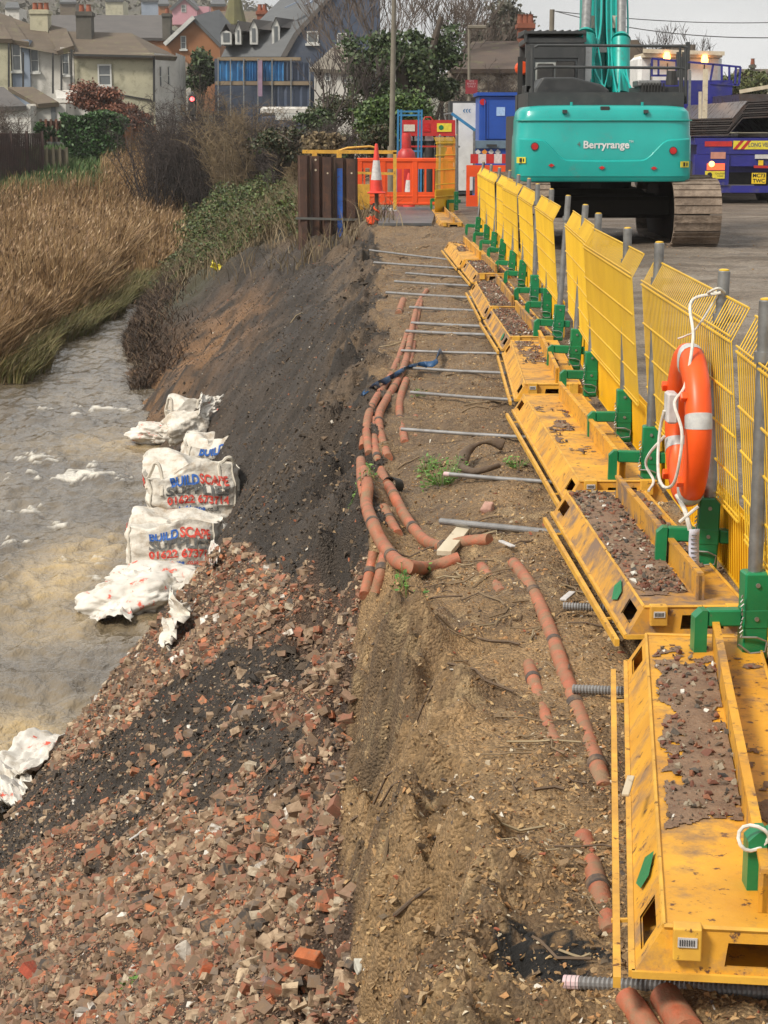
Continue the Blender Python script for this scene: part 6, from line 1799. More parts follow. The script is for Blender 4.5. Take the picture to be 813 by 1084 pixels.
def window(root, px0, py0, px1, py1, Y, H, sill=True, bars=1):
    a = PY(px0, py1, Y); b = PY(px1, py0, Y); w = b.x - a.x
    f = MB(); t = .11 * max(.5, w / 1.0)
    f.bb(a.x, a.x + t, Y - .10, Y - .01, a.z, b.z); f.bb(b.x - t, b.x, Y - .10, Y - .01, a.z, b.z)
    f.bb(a.x + t, b.x - t, Y - .098, Y - .012, b.z - t, b.z); f.bb(a.x + t, b.x - t, Y - .098, Y - .012, a.z, a.z + t)
    for k in range(bars): z = a.z + (b.z - a.z) * (k + 1) / (bars + 1); f.bb(a.x + t, b.x - t, Y - .09, Y - .02, z - t * .3, z + t * .3)
    if sill: f.bb(a.x - .1, b.x + .1, Y - .2, Y - .013, a.z - .14, a.z - .004)
    fo = f.build('window', H['frame'], root)
    p = MB(); p.bb(a.x + t * .9, b.x - t * .9, Y - .05, Y - .03, a.z + t * .9, b.z - t * .9); p.build('pane', H['pane'], fo)

def poly3(root, name, pts, material, th=.25):
    """flat roof or gable given by corner points, thickened"""
    P = [Vector(p) for p in pts]; n = (P[1] - P[0]).cross(P[2] - P[0]).normalized()
    if n.z < 0: n = -n
    m = MB(); k = len(P)
    m.poly(P + [p - n * th for p in P], [tuple(range(k)), tuple(range(2 * k - 1, k - 1, -1))] + [(i, i + k, (i + 1) % k + k, (i + 1) % k) for i in range(k)])
    return m.build(name, material, root)

def chimney(root, px0, py0, px1, py1, Y, dep, mt, H, pots=2):
    m = MB(); rect(m, px0, py0, px1, py1, Y, dep); a = PY(px0, py0, Y); b = PY(px1, py0, Y)
    m.bb(a.x - .08, b.x + .08, Y - .08, Y + dep + .08, a.z - .25, a.z - .05)
    c = m.build('chimney', mt, root)
    for k in range(pots):
        x = a.x + (b.x - a.x) * (k + .5) / pots
        MB().lathe((x, Y + dep / 2, a.z), [(.17, 0), (.13, .35), (.16, .42)], 10).build('chimney_pot', H['chimneyred'], c)

def houses():
    H = house_mats(); Y = 112
    P = lambda px, py, d=0: PY(px, py, Y + d)
    zg = .3
    # cream house
    root = thing('terrace_house', 'cream rendered end house with a brown tiled hipped roof and one white sash window', 'house', (P(125, 0).x, Y, zg))
    a = P(80, 110); b = P(163, 56)
    MB().bb(a.x, b.x, Y, Y + 8, zg, b.z).build('wall', H['cream'], root)
    c = P(186, 56, 3.5)
    m = MB(); m.poly([(b.x, Y + .01, zg), (c.x, Y + 3.5, zg), (c.x, Y + 3.5, c.z - .15), (b.x, Y + .01, b.z)], [(0, 1, 2, 3)]); m.poly([(c.x, Y + 3.5, zg), (c.x, Y + 9, zg), (c.x, Y + 9, c.z), (c.x, Y + 3.5, c.z)], [(0, 1, 2, 3)]); m.build('side_wall', H['white'], root)
    poly3(root, 'roof', [P(78, 57, -.4), P(162, 59, -.4), P(139, 35, 4), P(68, 33, 4)], H['tile'])
    poly3(root, 'roof', [P(162, 59, -.4), P(188, 60, 3.3), P(139, 35, 4)], H['tile'])
    window(root, 104, 68, 118, 91, Y, H)
    MB().bar(P(78, 58, -.5), P(162, 60, -.5), .12, .12).build('gutter', H['lead'], root)
    MB().bar(P(163, 60, -.15), P(163, 108, -.15), .12, .12).build('downpipe', H['lead'], root)
    MB().bar(P(120, 99, -.06), P(160, 106, -.06), .06, .08).build('string_line', H['lead'], root)
    window(root, 167.5, 70, 171.5, 92, Y + .9, H, False); window(root, 176, 70, 180, 90, Y + 2.2, H, False)
    chimney(root, 81, 12, 96, 47, Y + 2.5, 1.2, H['chimgrey'], H, 2)
    # white house with bay
    root = thing('terrace_house', 'white rendered terrace house with black downpipes between the pale blue and the cream house', 'house', (P(52, 0).x, Y, zg))
    MB().bb(P(28, 0).x, P(79, 0).x, Y + .6, Y + 9, zg, P(0, 52, .6).z).build('wall', H['white'], root)
    MB().bb(P(62, 0).x, P(76, 0).x, Y, Y + .6, zg, P(0, 50).z).build('bay', H['white'], root)
    poly3(root, 'roof', [P(22, 48, .1), P(64, 56, .1), P(76, 54, 0), P(45, 30, 4), P(0, 14, 6)], H['tile'])
    poly3(root, 'roof', [P(60, 54, -.2), P(78, 48, -.2), P(70, 30, 4), P(48, 25, 5)], H['tile'])
    window(root, 33, 52, 41, 76, Y + .6, H); window(root, 66, 53, 73, 79, Y, H)
    m = MB()
    for px, y0, y1 in ((24.5, 55, 94), (56, 56, 99), (65, 58, 98), (75.5, 52, 96)): m.bar(P(px, y0, -.3), P(px, y1, -.3), .10, .10)
    m.build('downpipe', H['lead'], root)
    chimney(root, 32, 10, 50, 34, Y + 3.5, 1.3, H['cream'], H, 3)
    # pale blue
    root = thing('terrace_house', 'pale blue rendered terrace house with a tall white window at the left', 'house', (P(18, 0).x, Y, zg))
    MB().bb(P(9, 0).x, P(28, 0).x, Y + .3, Y + 8, zg, P(0, 42, .3).z).build('wall', H['paleblue'], root)
    poly3(root, 'roof', [P(6, 41, .0), P(31, 45, .0), P(12, 18, 5), P(-6, 12, 5)], H['tile'])
    window(root, 13.5, 43, 22, 75, Y + .3, H)
    MB().bar(P(9.3, 46, -.1), P(9.3, 93, -.1), .1, .1).build('downpipe', H['lead'], root)
    root = thing('terrace_house', 'cream terrace house cut off by the left edge of the photo', 'house', (P(0, 0).x, Y, zg))
    MB().bb(P(-30, 0).x, P(8.5, 0).x, Y + .1, Y + 8, zg, P(0, 40, .1).z).build('wall', H['cream'], root)
    poly3(root, 'roof', [P(-30, 41, -.2), P(13, 41, -.2), P(0, 20, 4), P(-30, 20, 4)], H['tile'])
    # lean-tos
    root = thing('garden_outhouse', 'white outhouse with a brown pitched roof in front of the terrace', 'outhouse', (P(50, 0).x, Y - 6, zg))
    Y2 = Y - 6; Q = lambda px, py, d=0: PY(px, py, Y2 + d)
    MB().bb(Q(24, 0).x, Q(66, 0).x, Y2, Y2 + 3, zg, Q(0, 110).z).build('wall', H['white'], root)
    poly3(root, 'roof', [Q(40, 110, -.3), Q(62, 108, -.3), Q(35, 92, 3), Q(8, 92, 3)], H['tile'])
    MB().bb(Q(50, 0).x, Q(55, 0).x, Y2 - .06, Y2 - .005, zg, Q(0, 112).z).build('door', H['pane'], root)
    root = thing('garden_outhouse', 'low outhouse with a grey lean-to roof at the left edge', 'outhouse', (P(8, 0).x, Y - 8, zg))
    Y3 = Y - 8; R_ = lambda px, py, d=0: PY(px, py, Y3 + d)
    MB().bb(R_(-30, 0).x, R_(28, 0).x, Y3, Y3 + 3, zg, R_(0, 112).z).build('wall', H['white'], root)
    poly3(root, 'roof', [R_(-30, 114, -.3), R_(28, 112, -.3), R_(4, 92, 3), R_(-30, 92, 3)], H['tile2'])
    root = thing('garden_outhouse', 'white lean-to with a grey roof below the white terrace house', 'outhouse', (P(70, 0).x, Y - 3, zg))
    MB().bb(P(62, 0).x, P(98, 0).x, Y - 3, Y - .2, zg, P(0, 104, -3).z).build('wall', H['white'], root)
    poly3(root, 'roof', [P(60, 104, -3.3), P(98, 104, -3.3), P(84, 95, -.2), P(58, 95, -.2)], H['white'])
    # brick gable house
    Y4 = 150; S = lambda px, py, d=0: PY(px, py, Y4 + d)
    root = thing('brick_house', 'orange brick gable house with one narrow white window', 'house', (S(204, 0).x, Y4, zg))
    pts = [S(176, 120), S(233, 120), S(233, 46), S(205, 19), S(176, 44)]
    m = MB(); m.prism([(p.x, p.z) for p in pts], 10, (0, Y4, 0), 'xz'); m.build('gable_wall', H['brick'], root)
    poly3(root, 'roof', [S(174, 46, -.3), S(205, 17.5, -.3), S(222, 12, 10), S(192, 30, 10)], H['slate'])
    poly3(root, 'roof', [S(235, 48, -.3), S(205, 17.5, -.3), S(232, 10, 10), S(248, 30, 10)], H['slate'])
    window(root, 191.5, 38, 197, 52, Y4, H, True, 1)
    MB().bar(S(174, 47, -.5), S(205, 18, -.5), .15, .3).build('bargeboard', H['frame'], root)
    chimney(root, 172, 14, 180, 42, Y4 + 3, 1.2, H['chimgrey'], H, 1)
    # small white house
    Y5 = 128; T = lambda px, py, d=0: PY(px, py, Y5 + d)
    root = thing('small_house', 'small white house with a brown roof beside the cream house', 'house', (T(193, 0).x, Y5, zg))
    MB().bb(T(184, 0).x, T(200, 0).x, Y5, Y5 + 4, zg, T(0, 75).z).build('wall', H['white'], root)
    poly3(root, 'roof', [T(182, 75, -.4), T(203, 75, -.4), T(198, 66, 3), T(182, 65, 3)], H['tile'])
    window(root, 188, 78, 193, 90, Y5, H, False)
    # rows of far roofs
    for (px0, px1, pyt, pyb, Yv, mt, wl, lab) in ((34, 178, 16, 30, 190, 'tile2', 'chimgrey', 'long dull brown terrace roof behind the cream house'), (60, 178, 28, 40, 165, 'tile2', 'brick', 'second long grey roof between the terrace and the brick gable'), (232, 300, 12, 26, 260, 'tile', 'chimneyred', 'far red brown roof behind the spire')):
        U = lambda px, py, d=0: PY(px, py, Yv + d)
        root = thing('distant_terrace', lab, 'house', (U((px0 + px1) / 2, 0).x, Yv, zg))
        MB().bb(U(px0, 0).x, U(px1, 0).x, Yv, Yv + 6, zg, U(0, pyb).z).build('wall', H[wl], root)
        poly3(root, 'roof', [U(px0 - 1, pyb, -.3), U(px1 + 1, pyb, -.3), U(px1 - 2, pyt, 4), U(px0 + 2, pyt, 4)], H[mt])
    # pink house
    Yp = 330; U = lambda px, py, d=0: PY(px, py, Yp + d)
    root = thing('pink_house', 'pink gabled house up on the hillside', 'house', (U(195, 0).x, Yp, 6))
    m = MB(); m.prism([(U(182, 0).x, U(0, 26).z), (U(208, 0).x, U(0, 26).z), (U(208, 0).x, U(0, 9).z), (U(195, 0).x, U(0, -3).z), (U(182, 0).x, U(0, 9).z)], 12, (0, Yp, 0), 'xz'); m.build('gable_wall', H['pink'], root)
    poly3(root, 'roof', [U(179, 9, -.5), U(195, -5, -.5), U(199, -6, 12), U(182, 8, 12)], H['slate'], .5); poly3(root, 'roof', [U(211, 9, -.5), U(195, -5, -.5), U(199, -6, 12), U(213, 8, 12)], H['slate'], .5)
    window(root, 192, 5, 197, 13, Yp, H, False)
    m = MB(); m.bb(U(208, 0).x, U(220, 0).x, Yp + 2, Yp + 12, U(0, 28).z, U(0, 6).z); m.build('wing', H['pink'], root)
    for k, (px, py, w, h, wl, Yv) in enumerate(((6, 8, 14, 8, 'white', 420), (64, 2, 16, 7, 'tile', 400), (150, 0, 20, 10, 'paleblue', 420), (112, 0, 18, 8, 'cream', 440), (224, 4, 14, 16, 'brick', 300), (168, 4, 10, 9, 'brick', 350))):
        U2 = lambda a, b, d=0: PY(a, b, Yv + d)
        root = thing('hillside_house', ['white hillside house at the top left corner', 'brown house on the hillside above the big chimney', 'grey blue hillside house left of the pink one', 'cream hillside house behind bare trees', 'brick house with chimneys right of the pink house', 'small brick house left below the pink house'][k], 'house', (U2(px + w / 2, 0).x, Yv, U2(0, py + h + 12).z))
        a = U2(px, py + h + 12); b = U2(px + w, py)
        MB().bb(a.x, b.x, Yv, Yv + 9, a.z, b.z).build('wall', H[wl], root)
        poly3(root, 'roof', [U2(px - 1, py, -.5), U2(px + w + 1, py, -.5), U2(px + w - 1, py - 6, 5), U2(px + 1, py - 6, 5)], H['slate'], .4)
    # spire
    Ys = 170; U = lambda px, py, d=0: PY(px, py, Ys + d)
    root = thing('church_spire', 'mossy green pointed spire behind the dormer windows', 'spire', (U(247, 0).x, Ys, zg))
    q = U(247, 24); r = (U(262, 24).x - q.x) * .82
    MB().lathe((q.x, Ys + 2, 0), [(r * .9, .3), (r * .9, q.z - .5), (r * 1.0, q.z), (r * .52, q.z + 2.2), (.12, U(0, -22).z)], 8).build('spire_roof', H['spire'], root)
    # big slate building
    Yb = 118; B = lambda px, py, d=0: PY(px, py, Yb + d)
    root = thing('slate_building', 'big dark blue slate hung building with a mansard roof and blue scaffold sheets', 'building', (B(320, 0).x, Yb, zg))
    g = [B(300, 125), B(402, 125), B(402, -40), B(366, -40), B(350, -4), B(328, 20), B(313, 36), B(303, 50), B(298, 60)]
    m = MB(); m.prism([(p.x, p.z) for p in g], 14, (0, Yb, 0), 'xz'); m.build('gable_wall', H['bluewall'], root)
    m = MB(); rect(m, 228, 62, 299.5, 125, Yb + 3, 10, zg); m.build('wall', H['bluewall'], root)
    poly3(root, 'roof', [B(234, 60, 2.4), B(299, 60, .3), B(313, 36, 1.2), B(246, 36, 4.5)], H['slate'], .3)
    poly3(root, 'roof', [B(246, 36, 4.5), B(313, 36, 1.2), B(326, 21, 3), B(276, 20, 7)], H['slate'], .3)
    poly3(root, 'roof', [B(276, 20, 7), B(326, 21, 3), B(352, -4, 5), B(300, -4, 11)], H['slate'], .3)
    poly3(root, 'coping', [B(297, 60, -.2), B(303, 60, -.2), B(316, 37, -.2), B(330, 21, -.2), B(353, -5, -.2), B(350, -6, -.2), B(326, 19, -.2), B(311, 35, -.2)], H['tile2'], .2)
    for (x0, y0, x1, y1) in ((234, 34, 245, 47), (249, 31, 255, 47), (264.5, 29, 272.5, 47), (288, 27, 296, 48)):
        dq = Yb + 1.4
        m = MB(); a = PY(x0, y1, dq); b = PY(x1, y0, dq); m.prism([(a.x, a.z), (b.x, a.z), (b.x, b.z), ((a.x + b.x) / 2, b.z + (.55 if x0 > 240 else .1)), (a.x, b.z)], 2.6, (0, dq, 0), 'xz')
        dm = m.build('dormer', H['frame'], root)
        MB().bb(a.x + .14, b.x - .12, dq - .03, dq - .004, a.z + .15, b.z - .05).build('pane', H['pane'], dm)
        m = MB(); m.poly([(b.x + .02, dq - .1, b.z - .1), ((a.x + b.x) / 2, dq - .1, b.z + .5), ((a.x + b.x) / 2 + 1.0, dq + 2.6, b.z + .5), (b.x + 1.4, dq + 2.6, b.z - .1)], [(0, 1, 2, 3)]); m.poly([(a.x - .05, dq - .1, b.z - .1), ((a.x + b.x) / 2, dq - .1, b.z + .5), ((a.x + b.x) / 2 + 1.0, dq + 2.6, b.z + .5), (a.x, dq + 2.6, b.z - .1)], [(0, 1, 2, 3)]); m.build('dormer_roof', H['tile2'], dm)
    for (x0, y0, x1, y1) in ((325, 33, 337, 46), (357, 35, 367, 47)): window(root, x0, y0, x1, y1, Yb, H, True, 0)
    for q in ((302, 8, 315, 2), (324, 5, 330, 1)):
        MB().bar(B(q[0], q[1], 3.2), B(q[2], q[3], 3.4), .45, .08).build('roof_light', H['paleblue'], root)
    chimney(root, 272, 11, 282, 22, Yb + 9, 1.2, H['chimneyred'], H, 2)
    # scaffold
    root = thing('scaffold', 'scaffold with timber decks and blue sheeting along the slate building', 'scaffold', (B(275, 0).x, Yb - 2, zg))
    for (x0, y0, x1, y1) in ((230, 60.5, 318, 64), (228, 86, 330, 90)):
        m = MB(); rect(m, x0, y0, x1, y1, Yb - 2.2, 1.4); m.build('deck_board', H['board'], root)
    for i, (x0, y0, x1, y1) in enumerate(((231, 64.5, 258, 85.5), (260, 65, 273, 85.5), (279, 65, 300, 85.5), (301, 66, 328, 85), (290, 91, 328, 114))):
        m = MB(); a = PY(x0, y1, Yb - 2.1); b = PY(x1, y0, Yb - 2.1); nn = 14; vs = []
        for k in range(nn + 1):
            x = a.x + (b.x - a.x) * k / nn; yy = Yb - 2.1 + .08 * math.sin(k * 2.1)
            vs += [(x, yy, a.z), (x, yy + .03, b.z)]
        m.poly(vs, [(2 * k, 2 * k + 2, 2 * k + 3, 2 * k + 1) for k in range(nn)]); o = m.build('blue_sheeting', H['net'] if i != 3 and i != 4 else H['bluewall'], root)
        s_ = o.modifiers.new('t', 'SOLIDIFY'); s_.thickness = .02
    m = MB()
    for px in (231, 244, 258, 273, 288, 308, 328): m.bar(B(px, 62, -2.25), B(px, 125, -2.25), .07, .07)
    m.build('scaffold_pole', M['galv'], root)
    MB().bar(B(275.5, 64, -2.4), B(275.5, 102, -2.4), .25, .25).build('chute', mat('pink_chute', (.30, .20, .28), None, 3, .7), root)
    # gabled white house in front of slate building
    Yw = 100; W = lambda px, py, d=0: PY(px, py, Yw + d)
    root = thing('cottage', 'small white cottage with a pale weathered gable roof in front of the slate building', 'house', (W(360, 0).x, Yw, zg))
    m = MB(); m.prism([(W(332, 0).x, .2), (W(390, 0).x, .2), (W(390, 0).x, W(0, 74).z), (W(332, 0).x, W(0, 72).z)], 6, (0, Yw, 0), 'xz'); m.build('wall', H['white'], root)
    poly3(root, 'roof', [W(328, 72, -.3), W(392, 76, -.3), W(376, 52, 3), W(354, 48, 3)], mat('weathered_roof', (.24, .21, .17), (.17, .15, .12), .8, .85), .2)
    window(root, 344, 76, 350, 86, Yw, H, False); window(root, 362, 76, 368, 88, Yw, H, False)
    # stone house at right
    Yh = 88; V_ = lambda px, py, d=0: PY(px, py, Yh + d)
    root = thing('flint_house', 'flint stone house with a brown tiled roof and brick chimney behind the blue container', 'house', (V_(530, 0).x, Yh, zg))
    MB().bb(V_(478, 0).x, V_(640, 0).x, Yh, Yh + 8, .1, V_(0, 72).z).build('wall', H['flint'], root)
    poly3(root, 'roof', [V_(476, 73, -.3), V_(642, 73, -.3), V_(630, 42, 5), V_(500, 44, 5)], mat('dark_tile', (.105, .075, .058), (.08, .06, .05), 1, .9, stretch=(1, 1, 8), dirt=((.13, .12, .06), 1.5, .55, .7)), .2)
    chimney(root, 549, 24, 565, 50, Yh + 4.5, 1.3, H['chimneyred'], H, 3)
    MB().bb(V_(560, 0).x, V_(563.5, 0).x, Yh + 6, Yh + 6.15, V_(0, 50, 6).z, V_(0, 33, 6).z).build('vent_pipe', M['galv'], root)
    root = thing('flint_house', 'grey roofed house with a pointed gable behind the excavator boom', 'house', (V_(640, 0).x, Yh + 22, zg))
    Yk = Yh + 22; K = lambda px, py, d=0: PY(px, py, Yk + d)
    m = MB(); m.prism([(K(585, 0).x, 0.2), (K(690, 0).x, .2), (K(690, 0).x, K(0, 60).z), (K(676, 0).x, K(0, 42).z), (K(640, 0).x, K(0, 44).z), (K(624, 0).x, K(0, 27).z), (K(608, 0).x, K(0, 44).z), (K(585, 0).x, K(0, 60).z)], 8, (0, Yk, 0), 'xz'); m.build('wall', H['tile'], root)
    # far right house roofs
    Yf = 140; K = lambda px, py, d=0: PY(px, py, Yf + d)
    root = thing('far_house', 'brown roofed house with a chimney at the right edge', 'house', (K(800, 0).x, Yf, zg))
    MB().bb(K(772, 0).x, K(850, 0).x, Yf, Yf + 8, .1, K(0, 88).z).build('wall', H['cream'], root)
    poly3(root, 'roof', [K(770, 89, -.3), K(850, 89, -.3), K(850, 73, 4), K(778, 73, 4)], H['tile'])
    chimney(root, 795.5, 68, 799.5, 76, Yf + 3, .6, H['chimgrey'], H, 1)
    root = thing('far_house', 'low flat roofed building far behind the lorry', 'building', (K(734, 0).x, Yf + 30, zg))
    MB().bb(PY(714, 0, 170).x, PY(738, 0, 170).x, 170, 180, .1, PY(0, 47, 170).z).build('wall', H['tile'], root)
    # white vehicle near slate building
    Yv = 92; K = lambda px, py, d=0: PY(px, py, Yv + d)
    root = thing('parked_van', 'low white boat like van roof with dark windows behind the bushes', 'van', (K(300, 0).x, Yv, zg))
    MB().bevbox(K(276, 0).x, K(333, 0).x, Yv, Yv + 2, .1, K(0, 122).z, .12).build('body', H['bluewall'], root)
    MB().bevbox(K(274, 0).x, K(330, 0).x, Yv + .02, Yv + 1.9, K(0, 122).z + .01, K(0, 113).z, .1).build('roof', H['white'], root)
    MB().bb(K(290, 0).x, K(322, 0).x, Yv - .02, Yv + .01, K(0, 127).z, K(0, 120).z).build('side_window', H['frame'], root)
    # red lamp
    q = PY(204, 105, 90)
    root = thing('traffic_light', 'small glowing red signal light among the bare shrubs', 'traffic light', (q.x, 90, 0))
    MB().lathe((q.x, 89.7, q.z), [(.10, 0), (.10, .04)], 14, 'y').build('red_lens', M['redpt'], root)
    m = MB(); m.bevbox(q.x - .17, q.x + .17, 89.75, 90.0, q.z - .75, q.z + .2, .03); m.tube([(q.x, 89.9, .2), (q.x, 89.9, q.z - .75)], .06, 8); m.build('signal_head', M['black'], root)

def street():
    Y = 56; a = PY(414, 180, Y); b = PY(418, -60, Y)
    root = thing('lamp_post', 'tall plain grey brown lamp post rising out of the top of the photo', 'lamp post', (a.x, Y, 0))
    MB().tube([(a.x, Y, 0), ((a.x * .5 + b.x * .5), Y, b.z / 2), (b.x, Y, b.z)], [.085, .075, .06], 14).build('pole', M['lamp_post'], root, smooth=True)
    MB().tube([(a.x, Y, 0), (a.x, Y, 1.3)], .105, 14).build('base', M['lamp_post'], root, smooth=True)
    MB().bar((b.x, Y, b.z), (b.x + 1.2, Y + .5, b.z + .15), .1, .1).build('lamp_arm', M['lamp_post'], root)
    Y = 74; a = PY(496.5, 180, Y); b = PY(496.5, 30, Y)
    root = thing('street_lamp', 'street lamp with a flat head and a maroon sign on its pole', 'street lamp', (a.x, Y, 0))
    MB().tube([(a.x, Y, 0), (b.x, Y, b.z)], [.07, .05], 12).build('pole', M['lamp_post'], root, smooth=True)
    c = PY(515, 27.5, Y); MB().bevbox(b.x - .05, c.x, Y - .1, Y + .15, b.z - .02, b.z + .12, .03).build('lamp_head', M['lamp_post'], root)
    q = PY(499, 92, Y); s = MB().bb(q.x - .23, q.x + .23, Y - .12, Y - .09, q.z - .26, q.z + .26).build('sign_plate', M['sign'], root)
    text_part('sign_text', 'SITE\nENTRY\nONLY', .11, lambda x, z: (q.x + x, Y - .125, q.z + .11 + z * .9), mat('pale_sign_text', (.5, .35, .36), None, 9, .6), s)
    # pole and cables
    Y = 95; a = PY(583, 45, Y); b = PY(584.5, 10, Y)
    root = thing('telegraph_pole', 'telegraph pole top behind the digger cab', 'pole', (a.x, Y, 0))
    MB().tube([(a.x, Y, 0), (b.x, Y, b.z)], .12, 10).build('pole', M['lamp_post'], root)
    for k, (p0, p1, s, lab) in enumerate(((PY(585, 11, 95), PY(870, 38, 80), .5, 'lower overhead cable crossing the sky to the right edge'), (PY(585, 11.5, 95), PY(860, 22, 110), .3, 'upper overhead cable crossing the sky to the right edge'))):
        W = [p0.lerp(p1, i / 16) - Vector((0, 0, s * 4 * (i / 16) * (1 - i / 16))) for i in range(17)]
        tag(MB().tube(W, .022, 5).build('overhead_cable', M['cable']), lab, 'cable')

# ---------------------------------------------------------------- vegetation
def leaves(pts, size, name, material, parent, seed=0, flat=.0, aspect=1.8):
    """one small pointed leaf-like quad per point"""
    rg = np.random.default_rng(seed); n = len(pts)
    d = rg.normal(0, 1, (n, 3)); d /= np.linalg.norm(d, axis=1)[:, None]
    e = rg.normal(0, 1, (n, 3)); e -= (e * d).sum(1)[:, None] * d; e /= np.linalg.norm(e, axis=1)[:, None]
    s = (size * rg.uniform(.6, 1.3, n))[:, None]
    P = np.stack([pts - d * s, pts + e * s / aspect, pts + d * s, pts - e * s / aspect], 1).reshape(-1, 3)
    Fc = np.arange(4 * n).reshape(n, 4)
    if parent is not None: P = P - np.array(WL[parent.name][:])
    return np_mesh(name, P, Fc, material, parent)

def cloud(rg, c, r, n, lumps=9, hollow=.45):
    """points in an uneven cluster of lobes"""
    c = np.array(c); r = np.array(r); out = []
    for k in range(lumps):
        d = rg.normal(0, 1, 3); d /= np.linalg.norm(d); cc = c + d * r * rg.uniform(.35, .8); rr = r * rg.uniform(.25, .5)
        m = int(n / lumps * rg.uniform(.5, 1.5))
        q = rg.normal(0, 1, (m, 3)); q /= np.linalg.norm(q, axis=1)[:, None]; q *= (hollow + (1 - hollow) * rg.uniform(0, 1, m) ** .5)[:, None]
        q *= (1 + .25 * rg.normal(0, 1, m))[:, None]
        out.append(cc + q * rr)
    return np.concatenate(out)

def branches(base, H, spread, seed, depth=5, trunk_r=.18, mt=None, name='bare_tree', label='', cat='tree', group=None, n0=3, up=.5, twig=.012, mt2=None, leaf=None, ang=.55, trunkfrac=.28):
    rs = random.Random(seed)
    root = thing(name, label, cat, base, group)
    tr = MB(); cr = MB(); tips = []
    def rec(p, d, L, r, lev):
        m = tr if lev < 2 else cr
        pts = [p]; q = p.copy(); dd = d.copy(); k = 3 if lev < 3 else 2
        for i in range(k):
            dd = (dd + Vector((rs.gauss(0, .14), rs.gauss(0, .14), rs.gauss(0, .08) + .04 * up))).normalized()
            q = q + dd * (L / k); pts.append(q.copy())
        r1 = max(twig * .6, r * .62)
        m.tube(pts, [r + (r1 - r) * i / k for i in range(k + 1)], 7 if lev < 2 else (4 if lev < 4 else 3), cap=False)
        tips.append(q.copy())
        if lev >= depth: return
        nb = n0 if lev < 2 else rs.choice((2, 3, 3))
        for j in range(nb):
            a = rs.uniform(0, 2 * PI); s = Vector((math.cos(a), math.sin(a), rs.uniform(-.1, .5)))
            nd = (dd + s * ang * rs.uniform(.6, 1.4) * spread).normalized(); nd.z = nd.z + .25 * up; nd.normalize()
            src = pts[-1] if j == 0 else pts[rs.randint(max(1, k - 1), k)]
            rec(src, nd, L * rs.uniform(.62, .86), max(twig, r1 * rs.uniform(.6, .9)), lev + 1)
    rec(Vector(base), Vector((rs.gauss(0, .05), rs.gauss(0, .05), 1)).normalized(), H * trunkfrac, trunk_r, 0)
    tr.build('trunk', mt, root, smooth=True); cr.build('crown', mt2 or mt, root)
    if leaf:
        rg = np.random.default_rng(seed); T = np.array([t[:] for t in tips]); T = T[T[:, 2] < base[2] + H * leaf[3]] if len(leaf) > 3 else T
        k = rg.integers(0, len(T), leaf[1]); pts = T[k] + rg.normal(0, leaf[2], (leaf[1], 3))
        leaves(pts, leaf[4] if len(leaf) > 4 else .08, 'foliage', leaf[0], root, seed)
    return root

